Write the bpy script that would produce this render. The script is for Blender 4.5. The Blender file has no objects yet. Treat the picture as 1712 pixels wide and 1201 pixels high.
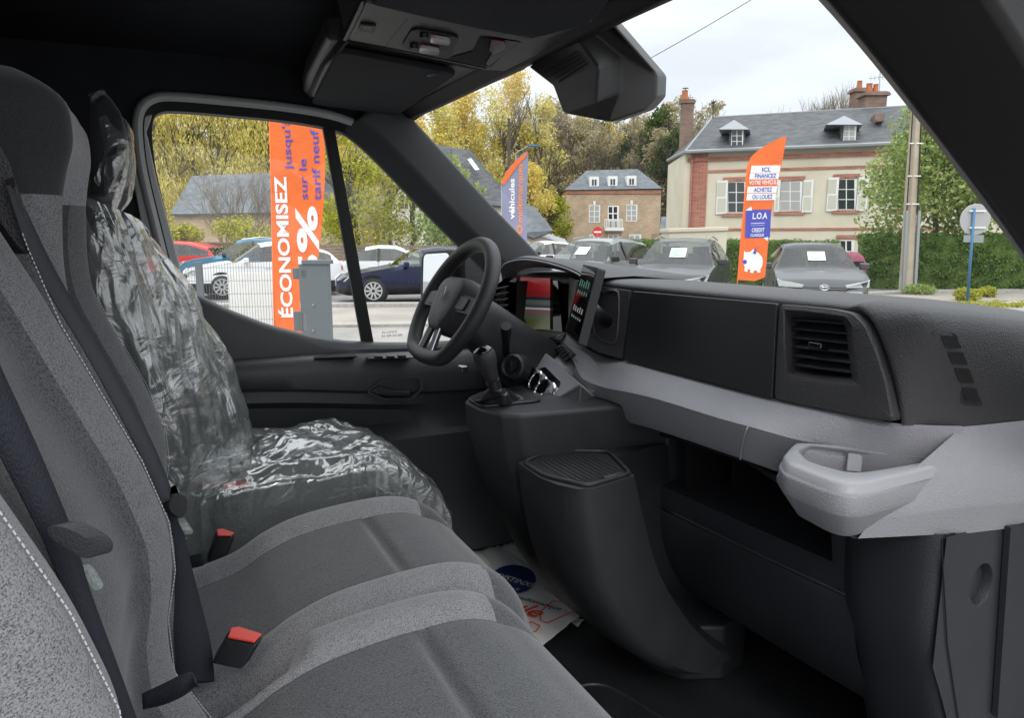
import bpy, math, random
import numpy as np
from mathutils import Vector, Matrix
random.seed(7)
S = bpy.context.scene
COL = S.collection
R = math.radians
# ---------------------------------------------------------------- camera
CAM = (0.0, 0.0, 1.85); YAW = R(26); PIT = R(9.5); FPX = 1200.0
cd = bpy.data.cameras.new('camera'); cam = bpy.data.objects.new('camera', cd); COL.objects.link(cam)
cam.location = CAM; cam.rotation_euler = (R(90) - PIT, 0, -YAW)
cd.sensor_width = 36; cd.lens = 36 * FPX / 1712; cd.clip_start = .02; cd.clip_end = 3000
S.camera = cam
S.render.resolution_x = 1024; S.render.resolution_y = 719
# ---------------------------------------------------------------- sky and sun (overcast)
w = bpy.data.worlds.new('World'); S.world = w; w.use_nodes = True
nt = w.node_tree; nt.nodes.clear()
def nd(t, **k):
    n = nt.nodes.new(t)
    for a, b in k.items(): setattr(n, a, b)
    return n
sky = nd('ShaderNodeTexSky', sky_type='NISHITA', sun_disc=False, sun_elevation=R(38), sun_rotation=R(200))
b1 = nd('ShaderNodeBackground'); b1.inputs[1].default_value = .1
nt.links.new(sky.outputs[0], b1.inputs[0])
tc = nd('ShaderNodeTexCoord'); mp = nd('ShaderNodeMapping'); mp.inputs['Scale'].default_value = (1, 1, 3.2)
nz = nd('ShaderNodeTexNoise'); nz.inputs['Scale'].default_value = 2.2; nz.inputs['Detail'].default_value = 7; nz.inputs['Roughness'].default_value = .55
cr = nd('ShaderNodeValToRGB'); cr.color_ramp.elements[0].position = .3; cr.color_ramp.elements[1].position = .72
cr.color_ramp.elements[0].color = (.62, .65, .69, 1); cr.color_ramp.elements[1].color = (.93, .94, .96, 1)
b2 = nd('ShaderNodeBackground'); b2.inputs[1].default_value = 1.0
nt.links.new(tc.outputs['Generated'], mp.inputs[0]); nt.links.new(mp.outputs[0], nz.inputs[0])
nt.links.new(nz.outputs[0], cr.inputs[0]); nt.links.new(cr.outputs[0], b2.inputs[0])
# an overcast sky is about three times as bright overhead as at the horizon
sx = nd('ShaderNodeSeparateXYZ'); mr = nd('ShaderNodeMapRange'); mr.interpolation_type = 'SMOOTHSTEP'
mr.inputs[1].default_value = .12; mr.inputs[2].default_value = 1.0; mr.inputs[3].default_value = 1.12; mr.inputs[4].default_value = 3.0
nt.links.new(tc.outputs['Generated'], sx.inputs[0]); nt.links.new(sx.outputs[2], mr.inputs[0]); nt.links.new(mr.outputs[0], b2.inputs[1])
mx = nd('ShaderNodeMixShader'); mx.inputs[0].default_value = .9
ow = nd('ShaderNodeOutputWorld')
nt.links.new(b1.outputs[0], mx.inputs[1]); nt.links.new(b2.outputs[0], mx.inputs[2]); nt.links.new(mx.outputs[0], ow.inputs[0])
sl = bpy.data.lights.new('sun', 'SUN'); sl.energy = .6; sl.angle = R(12); sl.color = (1, .96, .9)
so = bpy.data.objects.new('sun', sl); COL.objects.link(so); so.rotation_euler = (R(52), 0, R(-20))
S.view_settings.view_transform = 'Standard'; S.view_settings.look = 'None'
S.view_settings.exposure = .46; S.view_settings.gamma = 1
# ---------------------------------------------------------------- helpers
FW = Vector((math.sin(YAW) * math.cos(PIT), math.cos(YAW) * math.cos(PIT), -math.sin(PIT)))
RT = Vector((math.cos(YAW), -math.sin(YAW), 0)); UP = RT.cross(FW)
C0 = Vector(CAM); HF = Vector((math.sin(YAW), math.cos(YAW), 0))
def ray(x, y): return FW + RT * ((x - 856) / FPX) + UP * ((600.5 - y) / FPX)
def P(x, y, X=None, Y=None, Z=None, D=None):
    """a pixel of the photograph as a point on the plane X=, Y=, Z= or at the horizontal distance D="""
    d = ray(x, y)
    if X is not None: t = X / d.x
    elif Y is not None: t = Y / d.y
    elif Z is not None: t = (Z - C0.z) / d.z
    else: t = D / d.dot(HF)
    return C0 + d * t
def V(*a): return Vector(a)
def tag(o, label=None, cat=None, group=None, kind=None):
    if label: o['label'] = label
    if cat: o['category'] = cat
    if group: o['group'] = group
    if kind: o['kind'] = kind
    return o
def empty(name, loc, label=None, cat=None, group=None, rz=0):
    o = bpy.data.objects.new(name, None); COL.objects.link(o); o.location = loc; o.rotation_euler = (0, 0, rz)
    o.empty_display_size = .1
    return tag(o, label, cat, group)
def org(p):
    v = Vector((0, 0, 0))
    while p is not None: v = v + p.location; p = p.parent
    return v
def copy_tree(o, parent=None):
    c = o.copy(); COL.objects.link(c); c.parent = parent
    for ch in list(o.children): copy_tree(ch, c)
    return c
class MB:
    def __init__(s): s.v = []; s.f = []; s.m = []
    def add(s, vs, fs, m=0):
        b = len(s.v); s.v += [tuple(v) for v in vs]
        for f in fs: s.f.append(tuple(b + i for i in f)); s.m.append(m)
        return s
    def box(s, c, d, m=0, mat=None):
        hx, hy, hz = d[0] / 2, d[1] / 2, d[2] / 2
        vs = [Vector((x, y, z)) for x in (-hx, hx) for y in (-hy, hy) for z in (-hz, hz)]
        if mat is not None: vs = [mat @ v for v in vs]
        vs = [v + Vector(c) for v in vs]
        return s.add(vs, [(0, 1, 3, 2), (4, 6, 7, 5), (0, 4, 5, 1), (2, 3, 7, 6), (0, 2, 6, 4), (1, 5, 7, 3)], m)
    def b2(s, lo, hi, m=0):
        return s.box([(a + b) / 2 for a, b in zip(lo, hi)], [b - a for a, b in zip(lo, hi)], m)
    def prism(s, pts, vec, m=0):
        n = len(pts); pts = [Vector(p) for p in pts]; vec = Vector(vec)
        vs = pts + [p + vec for p in pts]
        fs = [tuple(range(n))[::-1], tuple(range(n, 2 * n))] + [(i, (i + 1) % n, n + (i + 1) % n, n + i) for i in range(n)]
        return s.add(vs, fs, m)
    def grid(s, rows, cu=False, cv=False, m=0):
        n = len(rows[0]); k = len(rows); vs = [p for r in rows for p in r]; fs = []
        for i in range(k if cv else k - 1):
            for j in range(n if cu else n - 1):
                a = i * n + j; b = i * n + (j + 1) % n; c = ((i + 1) % k) * n + (j + 1) % n; d = ((i + 1) % k) * n + j
                fs.append((a, b, c, d))
        return s.add(vs, fs, m)
    def loops(s, loops, cap0=True, cap1=True, m=0):
        n = len(loops[0]); b = len(s.v); s.grid(loops, cu=True, m=m)
        if cap0: s.f.append(tuple(b + i for i in range(n))[::-1]); s.m.append(m)
        if cap1: s.f.append(tuple(b + (len(loops) - 1) * n + i for i in range(n))); s.m.append(m)
        return s
    def tube(s, pts, r, n=8, closed=False, m=0, cap=True):
        pts = [Vector(p) for p in pts]; k = len(pts); rs = r if isinstance(r, (list, tuple)) else [r] * k
        rows = []; nrm = None
        for i, p in enumerate(pts):
            a = pts[(i - 1) % k] if closed or i else p; b = pts[(i + 1) % k] if closed or i < k - 1 else p
            t = (b - a).normalized()
            if nrm is None:
                nrm = t.orthogonal().normalized()
            nrm = (nrm - t * nrm.dot(t)).normalized(); bn = t.cross(nrm)
            rows.append([p + (nrm * math.cos(2 * math.pi * j / n) + bn * math.sin(2 * math.pi * j / n)) * rs[i] for j in range(n)])
        if closed: return s.grid(rows, cu=True, cv=True, m=m)
        return s.loops(rows, cap, cap, m)
    def lathe(s, prof, c, ax=(0, 0, 1), n=16, m=0, cap=True):
        ax = Vector(ax).normalized(); u = ax.orthogonal().normalized(); w_ = ax.cross(u); c = Vector(c)
        rows = [[c + ax * h + (u * math.cos(2 * math.pi * j / n) + w_ * math.sin(2 * math.pi * j / n)) * r for j in range(n)] for r, h in prof]
        return s.loops(rows, cap, cap, m)
    def ring(s, outer, inner, m=0):
        return s.grid([outer, inner], cu=True, m=m)
    def build(s, name, mat, parent=None, smooth=False, bevel=0, seg=2, sub=0, solid=0, soff=-1, loc=None, ang=None, label=None):
        o0 = org(parent) if parent is not None else Vector(loc or (0, 0, 0))
        me = bpy.data.meshes.new(name)
        me.from_pydata([(v[0] - o0[0], v[1] - o0[1], v[2] - o0[2]) for v in s.v], [], s.f)
        for mm in (mat if isinstance(mat, (list, tuple)) else [mat]): me.materials.append(mm)
        if any(s.m): me.polygons.foreach_set('material_index', s.m)
        ob = bpy.data.objects.new(name, me); COL.objects.link(ob)
        if parent is not None: ob.parent = parent
        else: ob.location = o0
        fixn(me)
        if solid:
            q = ob.modifiers.new('solid', 'SOLIDIFY'); q.thickness = solid; q.offset = soff
        if bevel:
            q = ob.modifiers.new('bevel', 'BEVEL'); q.width = bevel; q.segments = seg; q.limit_method = 'ANGLE'; q.angle_limit = R(25)
        if sub:
            q = ob.modifiers.new('sub', 'SUBSURF'); q.levels = sub; q.render_levels = sub
        if smooth or bevel or sub:
            me.polygons.foreach_set('use_smooth', [True] * len(me.polygons))
            if bevel and not sub:
                q = ob.modifiers.new('wn', 'WEIGHTED_NORMAL'); q.keep_sharp = False
            elif ang: me.set_sharp_from_angle(angle=R(ang))
        if label: ob['label'] = label
        return ob
def fixn(me):
    import bmesh
    bm = bmesh.new(); bm.from_mesh(me)
    bmesh.ops.recalc_face_normals(bm, faces=bm.faces); bm.to_mesh(me); bm.free()
def spl(pts, n):
    """Catmull-Rom through points, n steps a span"""
    pts = [Vector(p) for p in pts]; out = []
    for i in range(len(pts) - 1):
        a = pts[max(i - 1, 0)]; b = pts[i]; c = pts[i + 1]; d = pts[min(i + 2, len(pts) - 1)]
        for k in range(n):
            t = k / n
            out.append(.5 * ((2 * b) + (c - a) * t + (2 * a - 5 * b + 4 * c - d) * t * t + (3 * b - a - 3 * c + d) * t ** 3))
    out.append(pts[-1]); return out
def interp(x, xs, ys):
    return float(np.interp(x, xs, ys))
def smooth(x, a, b):
    t = min(1, max(0, (x - a) / (b - a))); return t * t * (3 - 2 * t)
def roundpoly(pts, r, n=4):
    pts = [Vector(p) for p in pts]; out = []; k = len(pts)
    for i, p in enumerate(pts):
        a = pts[i - 1]; b = pts[(i + 1) % k]
        rr = r[i] if isinstance(r, (list, tuple)) else r
        ra = min(rr, (a - p).length * .48); rb = min(rr, (b - p).length * .48)
        s_ = p + (a - p).normalized() * ra; e = p + (b - p).normalized() * rb
        for j in range(n + 1):
            t = j / n; out.append((1 - t) ** 2 * s_ + 2 * t * (1 - t) * p + t * t * e)
    return out
def text_mesh(name, txt, mat, parent, o, ux, uy, h, ext=.002, sx=1.0, bold=0, align='LEFT', shear=0):
    """flat letters: origin o, baseline direction ux, up direction uy, height h"""
    cu = bpy.data.curves.new(name, 'FONT'); cu.body = txt; cu.size = 1; cu.extrude = 0; cu.offset = bold; cu.align_x = align; cu.shear = shear
    cu.resolution_u = 3
    ob = bpy.data.objects.new(name, cu); COL.objects.link(ob)
    bpy.context.view_layer.update()
    me = bpy.data.meshes.new_from_object(ob.evaluated_get(bpy.context.evaluated_depsgraph_get()))
    bpy.data.objects.remove(ob); bpy.data.curves.remove(cu)
    ux = Vector(ux).normalized(); uy = Vector(uy).normalized(); n = ux.cross(uy).normalized()
    o = Vector(o) - (org(parent) if parent is not None else Vector())
    for v in me.vertices:
        v.co = o + ux * (v.co.x * h * sx) + uy * (v.co.y * h) + n * ext
    me.materials.clear(); me.materials.append(mat)
    r_ = bpy.data.objects.new(name, me); COL.objects.link(r_); r_.parent = parent
    return r_
# ---------------------------------------------------------------- materials
MATS = {}
def mat(name, col, rough=.5, metal=0., bump=0, bscale=600, var=0, vscale=8, spec=.5, col2=None, vdet=5, coat=0, tr=0, voro=False, stretch=None, em=0, dist=.002):
    m = bpy.data.materials.new(name); m.use_nodes = True; t = m.node_tree; p = t.nodes['Principled BSDF']
    p.inputs['Base Color'].default_value = (*col, 1); p.inputs['Roughness'].default_value = rough; p.inputs['Metallic'].default_value = metal
    p.inputs['Specular IOR Level'].default_value = spec; p.inputs['Coat Weight'].default_value = coat; p.inputs['Coat Roughness'].default_value = .04
    if tr: p.inputs['Transmission Weight'].default_value = tr
    c = t.nodes.new('ShaderNodeTexCoord'); src = c.outputs['Object']
    if stretch:
        mpn = t.nodes.new('ShaderNodeMapping'); mpn.inputs['Scale'].default_value = stretch
        t.links.new(src, mpn.inputs[0]); src = mpn.outputs[0]
    if var or col2:
        n = t.nodes.new('ShaderNodeTexNoise'); n.inputs['Scale'].default_value = vscale; n.inputs['Detail'].default_value = vdet
        t.links.new(src, n.inputs[0]); r = t.nodes.new('ShaderNodeValToRGB')
        if col2 is None: col2 = tuple(max(0, q * (1 + var)) for q in col); lo = tuple(q * (1 - var) for q in col)
        else: lo = col
        r.color_ramp.elements[0].position = .33; r.color_ramp.elements[1].position = .67
        r.color_ramp.elements[0].color = (*lo, 1); r.color_ramp.elements[1].color = (*col2, 1)
        t.links.new(n.outputs[0], r.inputs[0]); t.links.new(r.outputs[0], p.inputs['Base Color'])
    if bump:
        n2 = t.nodes.new('ShaderNodeTexVoronoi' if voro else 'ShaderNodeTexNoise'); n2.inputs['Scale'].default_value = bscale
        t.links.new(src, n2.inputs[0]); bb = t.nodes.new('ShaderNodeBump'); bb.inputs['Strength'].default_value = bump
        bb.inputs['Distance'].default_value = dist
        t.links.new(n2.outputs[0], bb.inputs['Height']); t.links.new(bb.outputs[0], p.inputs['Normal'])
    if em: p.inputs['Emission Color'].default_value = (*col, 1); p.inputs['Emission Strength'].default_value = em
    MATS[name] = m; return m
def glass(name, tint=(.93, .95, .94), rough=0.0, base=.045):
    """thin pane: clear, with a mirror reflection that grows toward grazing view"""
    m = bpy.data.materials.new(name); m.use_nodes = True; t = m.node_tree; t.nodes.clear()
    o = t.nodes.new('ShaderNodeOutputMaterial'); a = t.nodes.new('ShaderNodeBsdfTransparent'); g = t.nodes.new('ShaderNodeBsdfGlossy')
    a.inputs[0].default_value = (*tint, 1); g.inputs['Roughness'].default_value = rough
    f = t.nodes.new('ShaderNodeLayerWeight'); f.inputs[0].default_value = .5
    pw = t.nodes.new('ShaderNodeMath'); pw.operation = 'POWER'; pw.inputs[1].default_value = 5
    ma = t.nodes.new('ShaderNodeMath'); ma.operation = 'MULTIPLY_ADD'; ma.inputs[1].default_value = 1 - base; ma.inputs[2].default_value = base
    x = t.nodes.new('ShaderNodeMixShader')
    t.links.new(f.outputs['Facing'], pw.inputs[0]); t.links.new(pw.outputs[0], ma.inputs[0]); t.links.new(ma.outputs[0], x.inputs[0])
    t.links.new(a.outputs[0], x.inputs[1]); t.links.new(g.outputs[0], x.inputs[2]); t.links.new(x.outputs[0], o.inputs[0])
    return m
def weave(name, dark, light, scale=330, ratio=.5, rough=.9, bump=.35, st=(1, 1, 1)):
    """heathered upholstery cloth: short light and dark threads"""
    m = bpy.data.materials.new(name); m.use_nodes = True; t = m.node_tree; p = t.nodes['Principled BSDF']
    p.inputs['Roughness'].default_value = rough; p.inputs['Specular IOR Level'].default_value = .15
    p.inputs['Sheen Weight'].default_value = .25
    c = t.nodes.new('ShaderNodeTexCoord'); mpn = t.nodes.new('ShaderNodeMapping'); mpn.inputs['Scale'].default_value = st
    t.links.new(c.outputs['Object'], mpn.inputs[0])
    n = t.nodes.new('ShaderNodeTexNoise'); n.inputs['Scale'].default_value = scale; n.inputs['Detail'].default_value = 3; n.inputs['Roughness'].default_value = .8
    n2 = t.nodes.new('ShaderNodeTexNoise'); n2.inputs['Scale'].default_value = 22; n2.inputs['Detail'].default_value = 4
    v = t.nodes.new('ShaderNodeTexVoronoi'); v.inputs['Scale'].default_value = scale * .85
    for q in (n, n2, v): t.links.new(mpn.outputs[0], q.inputs[0])
    mth = t.nodes.new('ShaderNodeMath'); mth.operation = 'MULTIPLY_ADD'; mth.inputs[1].default_value = .07
    t.links.new(n2.outputs[0], mth.inputs[0]); t.links.new(n.outputs[0], mth.inputs[2])
    r = t.nodes.new('ShaderNodeValToRGB'); r.color_ramp.elements[0].position = ratio - .09; r.color_ramp.elements[1].position = ratio + .13
    r.color_ramp.elements[0].color = (*dark, 1); r.color_ramp.elements[1].color = (*light, 1)
    t.links.new(mth.outputs[0], r.inputs[0]); t.links.new(r.outputs[0], p.inputs['Base Color'])
    bb = t.nodes.new('ShaderNodeBump'); bb.inputs['Strength'].default_value = bump; bb.inputs['Distance'].default_value = .0015
    t.links.new(v.outputs[0], bb.inputs['Height']); t.links.new(bb.outputs[0], p.inputs['Normal'])
    return m
m_dark = mat('dark grained plastic', (.017, .019, .022), .52, bump=.35, bscale=520, var=.15, vscale=14)
m_black = mat('black plastic', (.008, .008, .009), .45)
m_void = mat('dark cavity plastic and painted shade', (.0025, .0025, .003), .8)
m_dash = mat('charcoal dash plastic', (.042, .041, .045), .5, bump=.5, bscale=420, voro=True, var=.08, vscale=6)
m_fascia = mat('smooth dark fascia', (.02, .021, .023), .42, bump=.15, bscale=700, var=.08, vscale=5)
m_lower = mat('lower dash plastic', (.019, .021, .026), .5, bump=.35, bscale=420, voro=True, var=.15, vscale=5)
m_grey = mat('grey grained trim', (.27, .27, .29), .48, bump=.5, bscale=380, voro=True, var=.05, vscale=6)
m_grey2 = mat('grey smooth trim', (.33, .33, .35), .4, bump=.2, bscale=500)
m_door = mat('door plastic', (.055, .058, .062), .5, bump=.3, bscale=500, var=.1, vscale=4)
m_frame = mat('grey pillar trim', (.55, .56, .57), .55, bump=.15, bscale=400)
m_head = mat('headliner felt', (.024, .026, .032), .95, bump=.3, bscale=500, var=.2, vscale=5)
m_over = mat('overhead plastic', (.055, .054, .056), .45, bump=.3, bscale=520)
m_rubber = mat('floor rubber', (.016, .017, .019), .5, bump=.6, bscale=160, var=.25, vscale=7)
m_seal = mat('window seal', (.006, .006, .007), .6)
m_gloss = mat('glossy black', (.004, .004, .005), .06, coat=.5)
m_chrome = mat('chrome', (.75, .75, .76), .12, 1.0)
m_satin = mat('satin metal', (.5, .5, .52), .3, 1.0)
m_red = mat('red buckle button', (.75, .06, .04), .4)
m_leather = mat('wheel leather', (.024, .024, .026), .5, bump=.35, bscale=450, voro=True)
m_belt = mat('belt webbing', (.018, .02, .03), .75, bump=.8, bscale=900, stretch=(1, 1, .35))
m_belt2 = mat('grey belt webbing', (.04, .043, .052), .7, bump=.8, bscale=900, stretch=(1, 1, .35))
m_white = mat('white print', (.8, .8, .8), .5)
m_screen_w = mat('screen glyph', (.6, .62, .62), .4, em=.08)
m_screen_g = mat('screen glyph green', (.15, .5, .35), .4, em=.06)
m_lens = mat('lamp lens', (.65, .62, .6), .15, coat=.5, tr=.3)
m_paper = mat('white paper', (.84, .85, .86), .65, bump=.3, bscale=18, dist=.01)
m_pblue = mat('paper blue print', (.015, .035, .16), .5)
m_pred = mat('paper red print', (.65, .07, .03), .5)
m_glass = glass('window glass')
m_bolster = weave('light heather cloth', (.026, .027, .030), (.24, .24, .25), 620, .45, bump=.4)
m_centre = weave('dark heather cloth', (.012, .013, .015), (.10, .104, .11), 480, .45, bump=.35)
m_mid = weave('charcoal heather cloth', (.012, .013, .016), (.21, .21, .22), 460, .46, st=(1, 1, 2.2))
m_side = weave('plain charcoal cloth', (.022, .023, .025), (.045, .046, .05), 600, .45, bump=.15)
m_hrest = weave('headrest heather cloth', (.055, .057, .064), (.42, .42, .45), 400, .44)
m_thread = mat('pale stitching', (.5, .5, .5), .7)
# ================================================================ THE VAN CAB
cab = empty('van_cab', (.4, 1.33, .75), 'dark interior shell of a delivery van cab seen through its open passenger door', 'van cab')
def px_poly(l, **k): return [P(x, y, **k) for x, y in l]
# floor, with moulded rubber ribs and a channel
mb = MB(); mb.b2((-.45, .44, .70), (1.75, 2.24, .75)); mb.build('floor', m_rubber, cab)
mb = MB()
mo = roundpoly([(.62, .62, .7525), (.93, .62, .7525), (1.03, 1.05, .7525), (.93, 1.42, .7525), (.62, 1.42, .7525)], .07)
mb.loops([mo, [p + V(0, 0, .006) for p in mo]])
mi_ = [V(.8, 1.02, 0) + (p - V(.8, 1.02, p.z)) * .9 for p in mo]
mb.tube([V(p.x, p.y, .7585) for p in mi_], .006, 6, closed=True)
for i in range(9):
    mb.box((.70 + .03 * i, 1.0, .7595), (.008, .55, .003))
mb.build('floor_mat', m_rubber, cab, bevel=.002)
# rear bulkhead, roof lining, side linings
mb = MB(); mb.b2((-.40, .44, .75), (-.36, 2.26, 2.42)); mb.build('rear_bulkhead', m_head, cab)
mb = MB()
prof = [(-.38, 2.40), (.2, 2.41), (.5, 2.38), (.66, 2.30), (.735, 2.215)]
rows = []
for i in range(15):
    y = .46 + (2.24 - .46) * i / 14
    e = abs(i - 7) / 7; dz = -.10 * max(0, (e - .7) / .3) ** 2
    rows.append([V(x, y, z + dz * (1 if x < .6 else .1)) for x, z in prof])
mb.grid(rows); mb.build('headliner', m_head, cab, smooth=True, solid=.03, soff=1)
mb = MB(); mb.b2((-.45, .40, 2.46), (.72, 2.34, 2.48)); mb.b2((-.45, 2.30, 1.9), (-.12, 2.34, 2.46)); mb.b2((-.12, 2.30, 2.30), (.62, 2.34, 2.46)); mb.build('roof_skin', m_white, cab)
# body side on the driver's side: the metal round the door opening
mb = MB()
open_ = [(-.035, 1.0), (-.03, 1.9), (-.03, 2.15), (.0, 2.205), (.10, 2.235), (.35, 2.235), (.53, 2.20), (.70, 2.10), (.88, 1.93), (1.08, 1.70), (1.15, 1.5), (1.15, 1.0), (1.1, .78), (.0, .78)]
out_ = [(-.42, 1.0), (-.42, 1.9), (-.42, 2.3), (-.2, 2.45), (.12, 2.45), (.35, 2.45), (.58, 2.36), (.76, 2.17), (.95, 1.99), (1.17, 1.79), (1.45, 1.55), (1.75, 1.0), (1.75, .7), (-.42, .7)]
mb.grid([[V(x, 2.19, z) for x, z in out_], [V(x, 2.19, z) for x, z in open_], [V(x, 2.27, z) for x, z in open_]], cu=True)
mb.build('side_lining', m_head, cab, bevel=.01)
# A pillars: section swept from the roof to the dashboard, driver's and passenger's side
def pillar(pts, wv, name='pillar_trim', m=m_door, sh=V(0, 0, 0)):
    mb = MB(); rows = []
    for p in spl(pts, 5):
        rows.append([p + v + sh for v in wv])
    mb.loops(rows); return mb.build(name, m, cab, bevel=.012, seg=3)
dp = [V(.62, 2.13, 2.25), V(.712, 2.13, 2.185), V(.93, 2.13, 1.975), V(1.125, 2.13, 1.795), V(1.33, 2.13, 1.60)]
pillar(dp, [V(0, 0, 0), V(.03, .0, .04), V(.03, .12, .05), V(-.10, .12, -.04), V(-.10, .07, -.06), V(-.05, .01, -.03)], sh=V(-.024, 0, -.026))
dp2 = [V(.60, .57, 2.135), V(.661, .56, 2.094), V(.786, .56, 2.016), V(1.013, .56, 1.861), V(1.25, .57, 1.69), V(1.42, .6, 1.55)]
pillar(dp2, [V(0, 0, 0), V(.025, 0, .06), V(.03, -.10, .08), V(-.02, -.17, .05), V(-.10, -.16, .0), V(-.10, -.06, -.03), V(-.03, -.005, -.02)], m=m_black)
# rubber door seal following the passenger's pillar
mb = MB(); mb.tube(spl([p + V(-.055, -.165, .04) for p in dp2], 5), .012, 8); mb.build('door_seal', m_dash, cab, smooth=True)
# header rail above the windscreen
mb = MB()
hd = [V(.725, .50, 2.17), V(.72, .8, 2.20), V(.722, 1.33, 2.205), V(.722, 1.9, 2.205), V(.715, 2.16, 2.205)]
rows = [[p, p + V(.04, 0, .02), p + V(.03, 0, .07), p + V(-.04, 0, .07), p + V(-.05, 0, .02), p + V(-.02, 0, -.002)] for p in spl(hd, 4)]
mb.loops(rows); mb.build('windscreen_header', m_seal, cab, bevel=.006)
# windscreen
mb = MB(); rows = []
for i in range(13):
    t = i / 12; y = .52 + 1.64 * t; b = .10 * (1 - (2 * t - 1) ** 2)
    rows.append([V(.765 + b * .3, y, 2.23), V(1.10 + b, y, 1.93), V(1.50 + b * 1.4, y, 1.60)])
mb.grid(rows); mb.build('windscreen', glass('windscreen glass', (.95, .97, .96)), cab, smooth=True)
# lower cab walls: fire wall and cowl, wheel-arch lining
mb = MB(); mb.b2((1.62, .46, .75), (1.66, 2.24, 1.66)); mb.build('fire_wall', m_void, cab)
# B pillar belt rail behind the middle seat
mb = MB(); mb.tube([V(-.30, 2.15, 1.7), V(-.28, 2.15, 2.1)], .012, 8); mb.build('grab_rail', m_dark, cab, smooth=True)

# ================================================================ DRIVER'S DOOR
mb = MB(); mb.b2((-.05, 2.24, .78), (1.12, 2.28, 1.45)); door = mb.build('driver_door', m_black, cab, bevel=.004)
glass_pts = [(.061, 1.70), (.03, 1.9), (.012, 2.024), (.008, 2.10), (.012, 2.155), (.03, 2.18), (.075, 2.187), (.199, 2.186), (.358, 2.181), (.494, 2.165), (.60, 2.125), (.70, 2.06), (.79, 1.985), (.867, 1.912), (.925, 1.84), (.965, 1.77), (.98, 1.66), (.975, 1.51), (.85, 1.512), (.73, 1.514), (.612, 1.522), (.50, 1.535), (.411, 1.553), (.275, 1.597), (.164, 1.649), (.10, 1.683)]
def offs(pts, d):
    n = len(pts); out = []
    for i in range(n):
        a = Vector(pts[i - 1]); b = Vector(pts[(i + 1) % n]); t = (b - a).normalized(); out.append((pts[i][0] - t.y * d, pts[i][1] + t.x * d))
    return out
glass_pts = [(p.x, p.z) for p in spl([V(a, 0, b) for a, b in glass_pts + [glass_pts[0]]], 4)[:-1]]; sgn = 1
a_ = Vector(offs(glass_pts, .02)[28]); sgn = 1 if a_.y > glass_pts[28][1] else -1
L = lambda d, y: [V(x, y, z) for x, z in offs(glass_pts, sgn * d)]
up_n = 16                              # first points: the part of the loop above the belt line
def strip(loops_, i0, i1):
    return [l[i0:i1] for l in loops_]
mb = MB(); mb.grid([L(.022, 2.172), L(0, 2.19), L(0, 2.235)], cu=True); mb.grid([L(.032, 2.235), L(.022, 2.172)], cu=True)
mb.build('window_seal', m_seal, door, smooth=True, ang=40)
# grey surround, only from the rear foot over the top to the front
def front_trim(d0, d1, y0, y1, y2, i0, i1, name, m, bev=.004):
    a, b = L(d0, y0)[i0:i1], L(d1, y1)[i0:i1]
    mb = MB(); mb.grid([L(d0, y2)[i0:i1], a, L(d0 * .6 + d1 * .4, y0 - .008)[i0:i1], L(d0 * .3 + d1 * .7, y0 - .006)[i0:i1], b, L(d1, y2)[i0:i1]]); return mb.build(name, m, door, smooth=True, ang=50)
front_trim(.022, .047, 2.165, 2.172, 2.23, 0, 68, 'window_surround', m_frame)
# wide grey pillar panel behind the window
pp = [P(x, y, Y=2.175) for x, y in [(306, 487), (300, 440), (262, 300), (245, 220), (255, 190), (225, 196), (216, 225), (222, 300), (240, 400), (285, 490)]]
mb = MB(); mb.prism(pp, (0, .05, 0)); mb.build('pillar_panel', m_frame, door, bevel=.006)
mb = MB(); mb.grid([L(0, 2.205)[:0:-1][::1]]) if False else None
mb.add(L(.004, 2.212), [tuple(range(len(glass_pts)))]); mb.build('window_glass', m_glass, door)
# window divider bar
mb = MB(); d0 = [P(x, y, Y=2.2) for x, y in [(540, 212), (560, 215), (626, 577), (606, 577)]]
mb.prism(d0, (0, .02, 0)); mb.build('window_divider', m_seal, door, bevel=.003)
for ln, yy in (('ALLIANCE', 556), ('E2 43R-001583', 562)):
    a0 = P(638, yy + 2, Y=2.205); text_mesh('glass_marking', ln, m_seal, door, a0, (1, 0, 0), (0, 0, 1), .011)
# door panel: belt moulding that sweeps down from the rear, and lower panels
sill = [(-.06, 1.735), (.05, 1.722), (.10, 1.693), (.164, 1.655), (.275, 1.603), (.411, 1.559), (.50, 1.541), (.612, 1.528), (.73, 1.520), (.9, 1.517), (1.1, 1.515)]
def sz(x): return interp(x, [a for a, b in sill], [b for a, b in sill])
mb = MB(); rows = []
for i in range(34):
    x = -.06 + 1.16 * i / 33; z = sz(x) ; k = smooth(x, -.02, .5)
    zl = 1.512 - .02 * smooth(x, .3, .9)
    rows.append([V(x, 2.235, z - .004), V(x, 2.19, z), V(x, 2.165, z - .006), V(x, 2.155, z - .02), V(x, 2.150, max(zl + .03, z - .09) if z - .02 > zl + .03 else zl + .012), V(x, 2.15, zl)])
mb.grid(rows); mb.build('belt_moulding', m_door, door, smooth=True, ang=60)
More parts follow.
